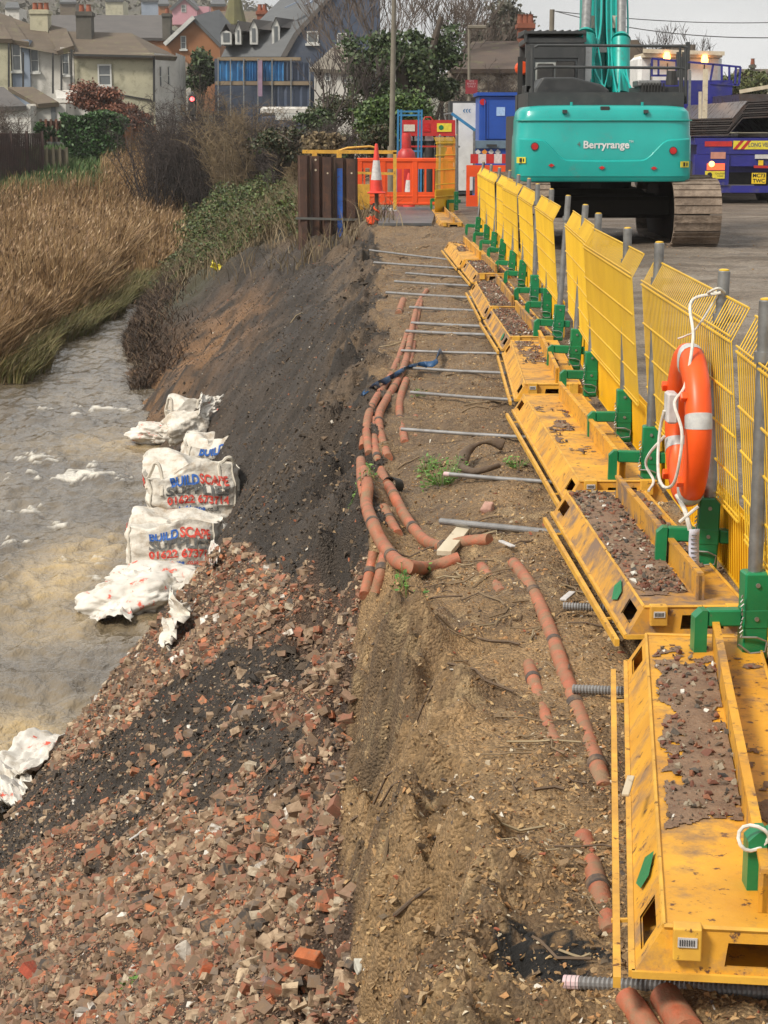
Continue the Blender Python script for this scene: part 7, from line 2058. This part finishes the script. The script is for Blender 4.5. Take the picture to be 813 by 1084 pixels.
def vegetation():
    bark = mat('bark_brown', (.085, .065, .05), (.06, .048, .038), 4, .9)
    twigm = mat('twig_grey_brown', (.12, .092, .075), (.085, .066, .055), 2, .9)
    twigd = mat('twig_dark', (.055, .042, .036), (.04, .03, .028), 2, .9)
    twigt = mat('twig_tan', (.20, .145, .08), (.14, .10, .06), 1.5, .9)
    def lm(name, cols, rough=.55): return island_mat(name, [(i / len(cols), c) for i, c in enumerate(cols)], rough=rough, bump=0, var=.4, nscale=1.2)
    ivy = lm('ivy_leaf', [(.03, .062, .016), (.042, .08, .02), (.06, .10, .03), (.024, .042, .014), (.08, .11, .035)])
    laurel = lm('laurel_leaf', [(.06, .115, .022), (.085, .15, .03), (.04, .08, .018), (.12, .17, .04), (.03, .06, .015)])
    hedge = lm('hedge_leaf', [(.022, .075, .014), (.032, .10, .018), (.016, .05, .01), (.05, .12, .022)])
    redl = lm('beech_leaf', [(.24, .085, .045), (.18, .07, .045), (.28, .12, .07), (.13, .06, .04)])
    bramble = lm('bramble_leaf', [(.035, .055, .02), (.05, .07, .025), (.07, .085, .03), (.03, .04, .018), (.10, .08, .035), (.085, .06, .03)])
    far = lm('far_tree_leaf', [(.095, .095, .065), (.12, .11, .075), (.08, .075, .055)])
    deadg = lm('dead_grass', [(.20, .145, .075), (.15, .11, .06), (.25, .19, .10), (.11, .08, .045)], .8)
    z0 = .3
    def at(px, Y): return PY(px, 150, Y).x
    # ---- big ivy tree behind the gas rack
    x = at(430, 78)
    root = thing('ivy_tree', 'large ivy covered tree with bare upper branches behind the tall lamp post', 'tree', (x, 78, z0))
    rg = np.random.default_rng(3); parts = []
    for (px, py, rx, rz, n) in ((395, 60, 1.3, 1.2, 3600), (420, 80, 1.6, 1.3, 4200), (455, 75, 1.6, 1.5, 4600), (470, 50, 1.1, 1.1, 3000), (410, 45, 1.1, .8, 2200), (440, 50, 1.2, .9, 2200), (380, 85, .9, 1.0, 1600), (470, 95, 1.0, .7, 1500)):
        c = PY(px, py, 78 + rg.uniform(-1, 1)); parts.append(cloud(rg, c[:], (rx, 1.3, rz), int(n * .55), 7, .3))
    leaves(np.concatenate(parts), .10, 'foliage', ivy, root, 1)
    t = MB(); t.tube([(x, 78, z0), (x - .1, 78, 3), (x - .3, 78, 5)], [.35, .28, .2], 10); t.tube([(x + .1, 78, 1.8), (x + .9, 78, 4.5), (x + 1.4, 78, 6.2)], [.25, .18, .1], 8); t.tube([(x, 78, 2), (x - 1, 78, 4), (x - 1.5, 78, 5.5)], [.2, .14, .08], 8); t.build('trunk', bark, root, smooth=True)
    # bare crowns above
    for k, (px, Y, H, sp, sd, lab, w) in enumerate(((392, 84, 8.0, .7, 11, 'tall bare tree left of the lamp post, in front of the slate wall', twigm), (430, 82, 9.5, 1.0, 12, 'tall bare tree rising above the ivy, right of the lamp post', twigm), (470, 86, 9.0, 1.0, 13, 'bare tree above the right half of the ivy', twigm), (352, 74, 5.4, .8, 14, 'dark bare tree in front of the white cottage', twigd),
                                               (372, 70, 5.0, .9, 15, 'thin bare sapling in front of the cottage right end', twigd), (515, 95, 7, 1.0, 16, 'bare tree beside the street lamp', twigm), (700, 105, 7.2, 1.1, 17, 'bare tree above the lorry roof', twigd), (735, 112, 6.8, 1.1, 18, 'second bare tree above the lorry, further right', twigd),
                                               (408, 90, 10, .9, 19, 'bare tree with upright branches directly behind the lamp post', twigm), (452, 92, 10, .9, 20, 'bare tree with upright branches behind the ivy crown', twigm))):
        branches((at(px, Y), Y, z0), H, sp, sd, 6 if px > 405 else 5, .13, bark, 'bare_tree', lab, 'tree', 'bare winter trees', 3, .8, .014, w)
    # dark bare tree, left of cottage lower
    for k, (px, Y, H, sd, mt_, lab, n) in enumerate(((172, 92, 3.2, 31, twigd, 'dark leafless shrub mass beside the red bush', 3), (196, 90, 3.9, 32, twigd, 'tallest dark leafless shrub below the brick gable', 3), (218, 88, 3.3, 33, twigd, 'dark leafless shrub right of the red signal light', 3), (243, 86, 3.3, 34, twigt, 'straw brown leafless shrub below the scaffold', 3), (268, 86, 3.0, 35, twigt, 'straw brown leafless shrub, rightmost below the scaffold', 3),
                                                 (228, 92, 3.6, 37, twigt, 'straw brown leafless shrub behind the dark ones', 3), (160, 88, 2.6, 36, twigd, 'low dark leafless shrub beside the orange fence', 3), (183, 94, 3.6, 38, twigd, 'dark leafless shrub in the middle of the clump', 3), (208, 93, 3.8, 39, twigd, 'dark leafless shrub behind the tallest one', 3), (255, 84, 2.6, 40, twigt, 'low straw coloured shrub in front of the others', 3), (285, 84, 2.4, 41, twigd, 'low brown shrub beside the white van', 3),
                                                 (305, 70, 2.2, 42, twigd, 'low brown shrub above the sheet piles', 3), (335, 66, 2.2, 43, twigd, 'brown bare shrub left of the laurel bush', 3), (362, 68, 2.6, 44, twigd, 'brown bare shrub touching the laurel bush', 3), (10, 96, 3.2, 45, twigm, 'bare shrub in front of the left outhouse', 3), (322, 64, 1.9, 46, twigt, 'straw coloured shrub just behind the yellow guide frame', 3),
                                                 (500, 80, 4.2, 47, twigd, 'dark bare hedge shrub left of the street lamp', 3), (485, 78, 3.4, 48, twigd, 'dark bare hedge shrub behind the gas rack', 3), (520, 82, 4.4, 49, twigd, 'dark bare hedge shrub right of the street lamp', 3), (545, 80, 3.9, 50, twigd, 'dark bare hedge shrub behind the blue container', 3))):
        rs = random.Random(sd); root = thing('bare_shrub', lab, 'shrub', (at(px, Y), Y, -.2 if Y > 80 else -.6), 'leafless shrubs')
        st = MB(); x0 = at(px, Y); zb = min(-.2 if Y > 80 else -.6, float(height(x0, Y, False))); H = H + (-.2 - zb if Y > 80 else 0)
        cr = MB()
        for i in range(34):
            a = rs.uniform(0, 2 * PI); tl = rs.uniform(.05, .55); d = Vector((math.cos(a) * tl, math.sin(a) * tl, 1)).normalized(); p = Vector((x0 + rs.gauss(0, .25), Y + rs.gauss(0, .4), zb)); L = H * rs.uniform(.7, 1.08)
            q1 = p + d * L * .4; q2 = q1 + (d + Vector((rs.gauss(0, .15), rs.gauss(0, .15), 0))) * L * .3; q3 = q2 + (d + Vector((rs.gauss(0, .25), rs.gauss(0, .25), -.1))) * L * .3
            st.tube([p, q1, q2, q3], [.03, .022, .014, .007], 4, cap=False)
            for j in range(20):
                s = rs.uniform(.25, 1); b = p.lerp(q1, s / .4) if s < .4 else (q1.lerp(q2, (s - .4) / .3) if s < .7 else q2.lerp(q3, (s - .7) / .3))
                e = b + Vector((rs.gauss(0, .3), rs.gauss(0, .3), rs.uniform(.02, .5)))
                cr.tube([b, b.lerp(e, .5) + Vector((rs.gauss(0, .05), 0, .04)), e], [.010, .008, .005], 3, cap=False)
                for h in range(3):
                    f = b.lerp(e, rs.uniform(.3, 1)); cr.tube([f, f + Vector((rs.gauss(0, .16), rs.gauss(0, .16), rs.uniform(-.02, .25)))], [.007, .004], 3, cap=False)
        st.build('stem', mt_, root); cr.build('crown', mt_, root)
    # ---- bushes
    def bush(px, py, Y, rx, rz, n, mt_, size, lab, nm='bush', sd=1, lumps=12, ry=None):
        c = PY(px, py, Y); rg = np.random.default_rng(sd)
        root = thing(nm, lab, 'bush', (c.x, Y, c.z - rz))
        leaves(cloud(rg, c[:], (rx, ry or rx, rz), n, lumps, .35), size, 'foliage', mt_, root, sd)
        s = MB(); rs = random.Random(sd)
        for i in range(9): s.tube([(c.x + rs.gauss(0, .1), Y, c.z - rz * 1.3), (c.x + rs.gauss(0, rx * .3), Y + rs.gauss(0, rx * .3), c.z), (c.x + rs.gauss(0, rx * .5), Y + rs.gauss(0, rx * .4), c.z + rz * .6)], [.05, .03, .012], 5, cap=False)
        s.build('stem', bark, root)
    bush(417, 128, 60, 1.15, 1.0, 17000, laurel, .075, 'bright green rounded laurel bush behind the gas rack', 'laurel_bush', 5, 22)
    bush(448, 138, 61, .7, .6, 3000, laurel, .07, 'small light green bush right of the laurel', 'laurel_bush', 25, 10)
    bush(398, 150, 58, .7, .5, 3000, bramble, .06, 'low dull green bush at the foot of the laurel', 'bush', 26, 10)
    bush(336, 130, 72, .8, .5, 3000, ivy, .07, 'dark green low bush right of the white van', 'bush', 27, 10)
    bush(352, 118, 76, 1.3, .8, 2600, bramble, .07, 'thin brownish bush in front of the cottage', 'bush', 28, 12)
    bush(213, 80, 122, 1.4, 1.6, 3500, ivy, .15, 'dark evergreen shrub between small white house and scaffold', 'evergreen_bush', 29, 10)
    bush(108, 106, 104, 1.9, .95, 9000, redl, .09, 'rusty red brown beech bush behind the clipped hedge', 'beech_bush', 6, 14)
    bush(140, 124, 103, 1.3, .8, 4000, redl, .09, 'smaller red brown bush beside the orange fence', 'beech_bush', 16, 12)
    bush(785, 88, 100, 1.6, .9, 4000, lm('gorse_leaf', [(.09, .11, .03), (.06, .08, .025), (.13, .14, .04)]), .12, 'olive green bush behind the lorry at the right edge', 'bush', 30, 10)
    bush(300, 150, 52, .9, .5, 2500, bramble, .05, 'bramble mound left of the sheet pile tops', 'bush', 51, 10)
    bush(345, 152, 50, .7, .3, 1600, deadg, .06, 'straw brown weeds behind the yellow guide frame', 'bush', 52, 10)
    # clipped hedge
    a = PY(66, 166, 99); b = PY(126, 122, 99)
    root = thing('clipped_hedge', 'dark green block shaped clipped hedge beside the reed bed', 'hedge', ((a.x + b.x) / 2, 99, a.z))
    rg = np.random.default_rng(8); n = 15000; q = rg.uniform(0, 1, (n, 3)); f = rg.integers(0, 5, n)
    q[f == 0, 1] = .02; q[f == 1, 2] = .98; q[f == 2, 0] = .02; q[f == 3, 0] = .98
    q += rg.normal(0, .03, q.shape)
    w = b.x - a.x; h = b.z - a.z; q[:, 0] = .5 + (q[:, 0] - .5) * (1 - .18 * (1 - q[:, 2]) ** 2)
    pts = np.stack([a.x + q[:, 0] * w + .12 * np.sin(q[:, 2] * 9), 99 + q[:, 1] * 2, a.z + q[:, 2] * h * (1 - .07 * np.sin(q[:, 0] * 7))], 1)
    leaves(pts, .10, 'foliage', hedge, root, 4)
    bush(46, 140, 100, .5, .5, 1200, hedge, .1, 'small dark shrub between the dark fence and the hedge', 'bush', 61, 6)
    # garden fences
    def fence_(px0, px1, py0, py1, Y0, Y1, mt_, lab, n=14):
        p0 = PY(px0, py1, Y0); p1 = PY(px1, py1, Y1); z1 = PY(px0, py0, Y0).z; z1b = PY(px1, py0, Y1).z
        root = thing('garden_fence', lab, 'fence', p0)
        m = MB(); k = n * 5
        for i in range(k):
            u = (i + .5) / k; p = p0.lerp(p1, u); m.box((p.x, p.y + .02 * (i % 2), (p.z + z1 + (z1b - z1) * u) / 2), (abs(p1.x - p0.x) / k * .96, .03, z1 + (z1b - z1) * u - p.z))
        m.build('boards', mt_, root)
        m = MB()
        for i in range(5):
            p = p0.lerp(p1, i / 4); m.box((p.x, p.y - .08, (p.z + z1) / 2 + .05), (.12, .1, z1 - p.z + .1))
        m.build('fence_post', mt_, root)
    fence_(-20, 47, 141, 200, 93, 96, mat('dark_fence', (.06, .03, .025), (.04, .022, .02), 3, .85), 'dark brown board fence at the left edge above the reeds')
    fence_(44, 72, 158, 190, 97, 97, mat('grey_fence', (.13, .11, .07), (.10, .085, .06), 3, .9), 'low weathered grey panel between the dark fence and the hedge')
    fence_(116, 165, 134, 172, 102, 102, mat('orange_fence', (.20, .09, .04), (.15, .07, .035), 3, .85), 'orange brown board fence right of the clipped hedge')
    fence_(44, 66, 128, 150, 101, 101, mat('brown_fence', (.18, .07, .04), (.05, .04, .03), 3, .85), 'short brown fence left of the clipped hedge')
    # ---- hillside wood
    rg = np.random.default_rng(21); pts = []; n = 9000
    Yv = rg.uniform(260, 640, n); pxv = rg.uniform(-40, 330, n); x = (pxv - 406) / 2000 * Yv
    z = height(x, Yv, False) + rg.uniform(0, 6, n) * (fbm(x * .02, Yv * .015, 9, 3) > -.1)
    leaves(np.stack([x, Yv, z], 1), .9, 'hillside_wood', far, None, 3)
    tag(bpy.data.objects['hillside_wood'], 'dull brown green wood covering the distant hillside', 'wood', kind='stuff')
    n = 2500; Yv = rg.uniform(150, 260, n); pxv = rg.uniform(480, 900, n); x = (pxv - 406) / 2000 * Yv
    z = .3 + rg.uniform(0, 1, n) * (2 + 4.5 * vn(pxv * .03, pxv * 0, 4))
    leaves(np.stack([x, Yv, z], 1), .5, 'far_treeline', far, None, 6)
    tag(bpy.data.objects['far_treeline'], 'hazy line of far trees behind the right hand houses', 'wood', kind='stuff')
    bush(532, 32, 140, 2.3, 2.0, 4500, far, .2, 'dark pine crown between the street lamp and the brick chimney', 'pine_tree', 71, 9)
    bush(510, 45, 135, 1.6, 1.6, 2500, far, .2, 'smaller dark crown right beside the street lamp head', 'pine_tree', 72, 8)

# ---------------------------------------------------------------- reeds, grass, brambles (uncountable)
def blades(P, D, L, w, bend, name, mt_, lab, cat, segs=3):
    """tapered bent blades: base P, lean direction D (unit xy), length L"""
    n = len(P); rows = []
    side = np.stack([-D[:, 1], D[:, 0], np.zeros(n)], 1)
    yaw = RNG.uniform(-1.2, 1.2, n); side = side * np.cos(yaw)[:, None] + np.concatenate([D, np.zeros((n, 1))], 1) * np.sin(yaw)[:, None]
    for k in range(segs + 1):
        t = k / segs
        c = P + np.concatenate([D * (bend * L * t ** 1.8)[:, None], (L * (t - .28 * bend * t * t))[:, None]], 1)
        ww = (w * (1 - t) ** .7 + .001)[:, None] * side
        rows += [c - ww, c + ww]
    V = np.stack(rows, 1).reshape(-1, 3); m = 2 * (segs + 1)
    f = np.array([[2 * k, 2 * k + 1, 2 * k + 3, 2 * k + 2] for k in range(segs)])
    Fc = (f[None] + (np.arange(n) * m)[:, None, None]).reshape(-1, 4)
    o = np_mesh(name, V, Fc, mt_)
    return tag(o, lab, cat, kind='stuff')

def reeds():
    reedm = island_mat('reed_blade', [(0, (.26, .15, .062)), (.2, (.35, .21, .09)), (.38, (.18, .105, .048)), (.55, (.43, .28, .13)), (.7, (.13, .078, .034)), (.82, (.34, .205, .08)), (.93, (.58, .41, .20))], rough=.7, bump=0, var=.5, nscale=.8)
    n = 190000
    u = RNG.uniform(0, 1, n); Y = (36 ** -.35 + u * (114 ** -.35 - 36 ** -.35)) ** (1 / -.35)
    xm = np.where(Y < 52, -7.2, np.minimum(-7.2, np.interp(Y, YW, XW) - .8 + 1.5 * sm((Y - 56) / 8))) + .45 * fbm(Y * .4, Y * 0, 5, 3)
    x = xm - RNG.uniform(0, 1, n) ** 1.25 * (.24 * Y - 5.5 + 2)
    ok = (x > -.225 * Y - 1.5) & ~((Y > 91) & (x < -.148 * Y)) & ~((Y > 99) & (x < -.135 * Y)); x = x[ok]; Y = Y[ok]; xm = xm[ok]; n = len(x)
    z = height(x, Y, False) - .05
    hmap = 1.35 + .75 * fbm(x * .35, Y * .2, 61, 3)
    L = hmap * RNG.uniform(.6, 1.15, n) * (1 - .45 * np.exp(-((xm - x) / .35)))
    ang = .15 + .9 * fbm(x * .5, Y * .25, 66, 2) + RNG.normal(0, .9, n)
    D = np.stack([np.cos(ang), np.sin(ang)], 1)
    bend = np.clip(.26 + .35 * fbm(x * .6, Y * .35, 71, 3) + RNG.normal(0, .30, n), -.4, 1.1)
    w = (.006 + .00016 * Y) * RNG.uniform(.6, 1.4, n)
    blades(np.stack([x, Y, z], 1), D, L, w, bend, 'reed_bed', reedm, 'brown dry reed bed filling the flood plain left of the river', 'reeds')
    bl = (bend * L)[:, None]; tips = np.stack([x, Y, z], 1) + np.concatenate([D * bl * .97, (L * (1 - .28 * bend))[:, None]], 1)
    kk = RNG.uniform(0, 1, n) < .10
    pm = island_mat('reed_plume', [(0, (.25, .155, .085)), (.4, (.34, .23, .13)), (.7, (.16, .10, .06)), (.9, (.44, .33, .21))], rough=.9, bump=0, var=.3, nscale=2)
    tk = tips[kk]; nk = len(tk); Dk = D[kk]; sk = (.05 + .0006 * Y[kk])[:, None]
    ax = np.concatenate([Dk * .6, np.full((nk, 1), .75)], 1); sd_ = np.stack([-Dk[:, 1], Dk[:, 0], np.zeros(nk)], 1) * RNG.choice([-1, 1], nk)[:, None]
    P4 = np.stack([tk - ax * sk, tk + sd_ * sk * .28, tk + ax * sk * 1.5, tk - sd_ * sk * .22], 1).reshape(-1, 3)
    tag(np_mesh('reed_plumes', P4, np.arange(4 * nk).reshape(nk, 4), pm), 'feathery seed heads at the tips of the dry reeds', 'reeds', kind='stuff')
    # olive sedge fringe at waterside
    sed = island_mat('sedge_blade', [(0, (.13, .13, .035)), (.4, (.18, .15, .05)), (.7, (.10, .09, .035)), (.85, (.22, .17, .08))], rough=.7, bump=0, var=.4, nscale=1)
    n = 9000; Y = RNG.uniform(36, 60, n); xm = -7.3 + .45 * fbm(Y * .4, Y * 0, 5, 3); x = xm + RNG.uniform(-.5, .25, n)
    ang = RNG.normal(0, .8, n); L = RNG.uniform(.25, .7, n)
    blades(np.stack([x, Y, np.full(n, -3.0)], 1), np.stack([np.cos(ang), np.sin(ang)], 1), L, np.full(n, .014), RNG.uniform(.3, .9, n), 'sedge_fringe', sed, 'olive yellow sedge fringe where the reeds meet the water', 'grass')
    # green grass patch
    gm = island_mat('meadow_grass', [(0, (.06, .12, .03)), (.4, (.085, .16, .04)), (.8, (.12, .16, .05))], rough=.7, bump=0, var=.3, nscale=1)
    n = 26000; Y = RNG.uniform(89, 112, n); x = -Y * RNG.uniform(.14, .225, n)
    z = height(x, Y, False); ang = RNG.uniform(0, 6.28, n)
    blades(np.stack([x, Y, z], 1), np.stack([np.cos(ang), np.sin(ang)], 1), RNG.uniform(.3, .85, n), np.full(n, .045), RNG.uniform(.1, .6, n), 'meadow_grass', gm, 'bright green grass patch in front of the dark garden fence', 'grass')
    # bramble bank
    br = island_mat('bank_bramble', [(0, (.05, .08, .018)), (.2, (.07, .11, .022)), (.4, (.10, .12, .03)), (.55, (.13, .10, .035)), (.66, (.05, .055, .02)), (.78, (.16, .115, .05)), (.86, (.12, .17, .04))], rough=.6, bump=0, var=.5, nscale=1.5)
    n = 190000; u = RNG.uniform(0, 1, n); Y = (38 ** -.6 + u * (116 ** -.6 - 38 ** -.6)) ** (1 / -.6)
    xw = np.interp(Y, YW, XW); xc = np.interp(Y, YC, XC)
    x = xw + RNG.uniform(-.06, 1.25, n) * (xc - xw)
    edge = 38.8 + 3.0 * fbm(x * .8, x * 0 + 2, 5, 3) + 3.0 * np.clip(-1.6 - x, 0, 9)
    ok = (Y > edge) & ~((x > xc - .1) & (Y < 44)); x = x[ok]; Y = Y[ok]; n = len(x)
    hm = (.12 + .75 * np.clip(.3 + fbm(x * .7, Y * .35, 81, 4), 0, 1)) * sm((Y - 39) / 6 + .15) + .9 * sm((Y - 56) / 26)
    z = height(x, Y, False) + hm * RNG.uniform(.2, 1.05, n)
    leaves(np.stack([x, Y, z], 1), .018 + .0006 * Y, 'bramble_bank', br, None, 9)
    tag(bpy.data.objects['bramble_bank'], 'dark green and brown bramble cover on the far river bank', 'brambles', kind='stuff')
    dg = island_mat('bank_dead_grass', [(0, (.16, .12, .06)), (.3, (.22, .16, .09)), (.6, (.12, .085, .045)), (.85, (.28, .22, .13))], rough=.8, bump=0, var=.4, nscale=1)
    n = 24000; Y = RNG.uniform(33, 75, n); xw = np.interp(Y, YW, XW); xc = np.interp(Y, YC, XC); x = xw + RNG.uniform(-.05, 1.15, n) * (xc - xw)
    ok = ((Y > 38 + 3 * np.clip(-1.6 - x, 0, 9) + RNG.uniform(-3, 3, n)) & (fbm(x * .9, Y * .5, 84, 3) > -.15)) ; x = x[ok]; Y = Y[ok]; n = len(x); ang = RNG.uniform(0, 6.28, n)
    blades(np.stack([x, Y, height(x, Y, False)], 1), np.stack([np.cos(ang), np.sin(ang)], 1), RNG.uniform(.2, .8, n), np.full(n, .009), RNG.uniform(.2, 1.1, n), 'bank_dead_grass', dg, 'dead straw coloured grass on the far bank', 'grass')
    db = island_mat('bank_root_tangle', [(0, (.05, .03, .018)), (.3, (.085, .05, .03)), (.6, (.035, .024, .016)), (.85, (.14, .09, .05))], rough=.85, bump=0, var=.4, nscale=2)
    n = 9000; Y = RNG.uniform(35, 58, n); xw = np.interp(Y, YW, XW); x = xw + np.abs(RNG.normal(0, .55, n)) * sm((Y - 32) / 6) - .1
    ok = fbm(x * 1.2, Y * .8, 88, 3) > -.3; x = x[ok]; Y = Y[ok]; n = len(x); ang = RNG.uniform(0, 6.28, n)
    blades(np.stack([x, Y, height(x, Y, False) + RNG.uniform(0, .25, n)], 1), np.stack([np.cos(ang), np.sin(ang)], 1), RNG.uniform(.08, .36, n), np.full(n, .012), RNG.uniform(.4, 1.8, n), 'bank_root_tangle', db, 'dark tangle of roots and rotten stalks at the foot of the far bank', 'roots')

# ================================================================ LIGHT, SKY, CAMERA
def world_cam():
    w = bpy.data.worlds.new('World'); sc.world = w; w.use_nodes = True; nt = w.node_tree
    bg = nt.nodes['Background']
    el, az = math.radians(46), math.radians(232)
    sky = nt.nodes.new('ShaderNodeTexSky'); sky.sky_type = 'NISHITA'; sky.sun_disc = False; sky.sun_elevation = el; sky.sun_rotation = az
    sky.dust_density = 4
    tc = nt.nodes.new('ShaderNodeTexCoord'); mp = nt.nodes.new('ShaderNodeMapping'); mp.inputs['Scale'].default_value = (1.2, 1.2, 5)
    nt.links.new(tc.outputs['Generated'], mp.inputs['Vector'])
    no = nt.nodes.new('ShaderNodeTexNoise'); no.inputs['Scale'].default_value = 2.3; no.inputs['Detail'].default_value = 5; no.inputs['Roughness'].default_value = .5
    nt.links.new(mp.outputs[0], no.inputs['Vector'])
    cr = nt.nodes.new('ShaderNodeValToRGB'); cr.color_ramp.elements[0].position = .35; cr.color_ramp.elements[0].color = (6.0, 6.15, 6.25, 1); cr.color_ramp.elements[1].position = .68; cr.color_ramp.elements[1].color = (9.6, 9.6, 9.5, 1)
    nt.links.new(no.outputs['Fac'], cr.inputs['Fac'])
    mx = nt.nodes.new('ShaderNodeMix'); mx.data_type = 'RGBA'; mx.inputs[0].default_value = .97
    nt.links.new(sky.outputs[0], mx.inputs[6]); nt.links.new(cr.outputs[0], mx.inputs[7]); nt.links.new(mx.outputs[2], bg.inputs['Color'])
    bg.inputs['Strength'].default_value = .074
    s = bpy.data.lights.new('sun', 'SUN'); s.energy = 2.9; s.angle = math.radians(13); s.color = (1, .93, .82)
    so = bpy.data.objects.new('sun', s); COL.objects.link(so)
    # light travels from behind-left of the camera
    d = Vector((math.sin(az) * math.cos(el), math.cos(az) * math.cos(el), math.sin(el)))
    so.rotation_euler = d.to_track_quat('Z', 'Y').to_euler(); so.location = (0, 0, 30)
    so['kind'] = 'structure'
    # thin damp air over the flood plain and town
    hb = MB().bb(-900, 900, -70, 900, -6, 130)
    hm, hn, hp = newmat('damp_air'); hn.nodes.remove(hp); pv = hn.nodes.new('ShaderNodeVolumePrincipled'); pv.inputs['Density'].default_value = HAZE; pv.inputs['Color'].default_value = (.9, .88, .85, 1)
    hn.links.new(pv.outputs[0], hn.nodes['Material Output'].inputs['Volume'])
    tag(hb.build('haze', hm), 'thin pale damp air', 'haze', kind='stuff')
    cam = bpy.data.cameras.new('camera'); co = bpy.data.objects.new('camera', cam); COL.objects.link(co)
    co.location = (0, 0, CH); co.rotation_euler = (PI / 2 - PT, 0, 0)
    cam.sensor_fit = 'VERTICAL'; cam.sensor_height = 36; cam.lens = F / 1084 * 36; cam.clip_end = 5000; cam.clip_start = .1
    sc.camera = co
    sc.view_settings.view_transform = 'Standard'; sc.view_settings.look = 'None'; sc.view_settings.gamma = 1; sc.view_settings.exposure = EXPO; sc.view_settings.use_curve_mapping = False
    sc.render.engine = 'CYCLES'
    sc.render.resolution_x = 768; sc.render.resolution_y = 1024

EXPO = 0.56
HAZE = 0.0003
import time
for fn in (world_cam, terrain, water, stones, boxes, deck_litter, rods, pipes, weeds, fence, lifebuoy, bags, litter, sheet_piles, barrier, gas_rack, cabins, excavator, trailer, houses, street, vegetation, reeds):
    t0 = time.time(); fn(); print('built', fn.__name__, round(time.time() - t0, 1))
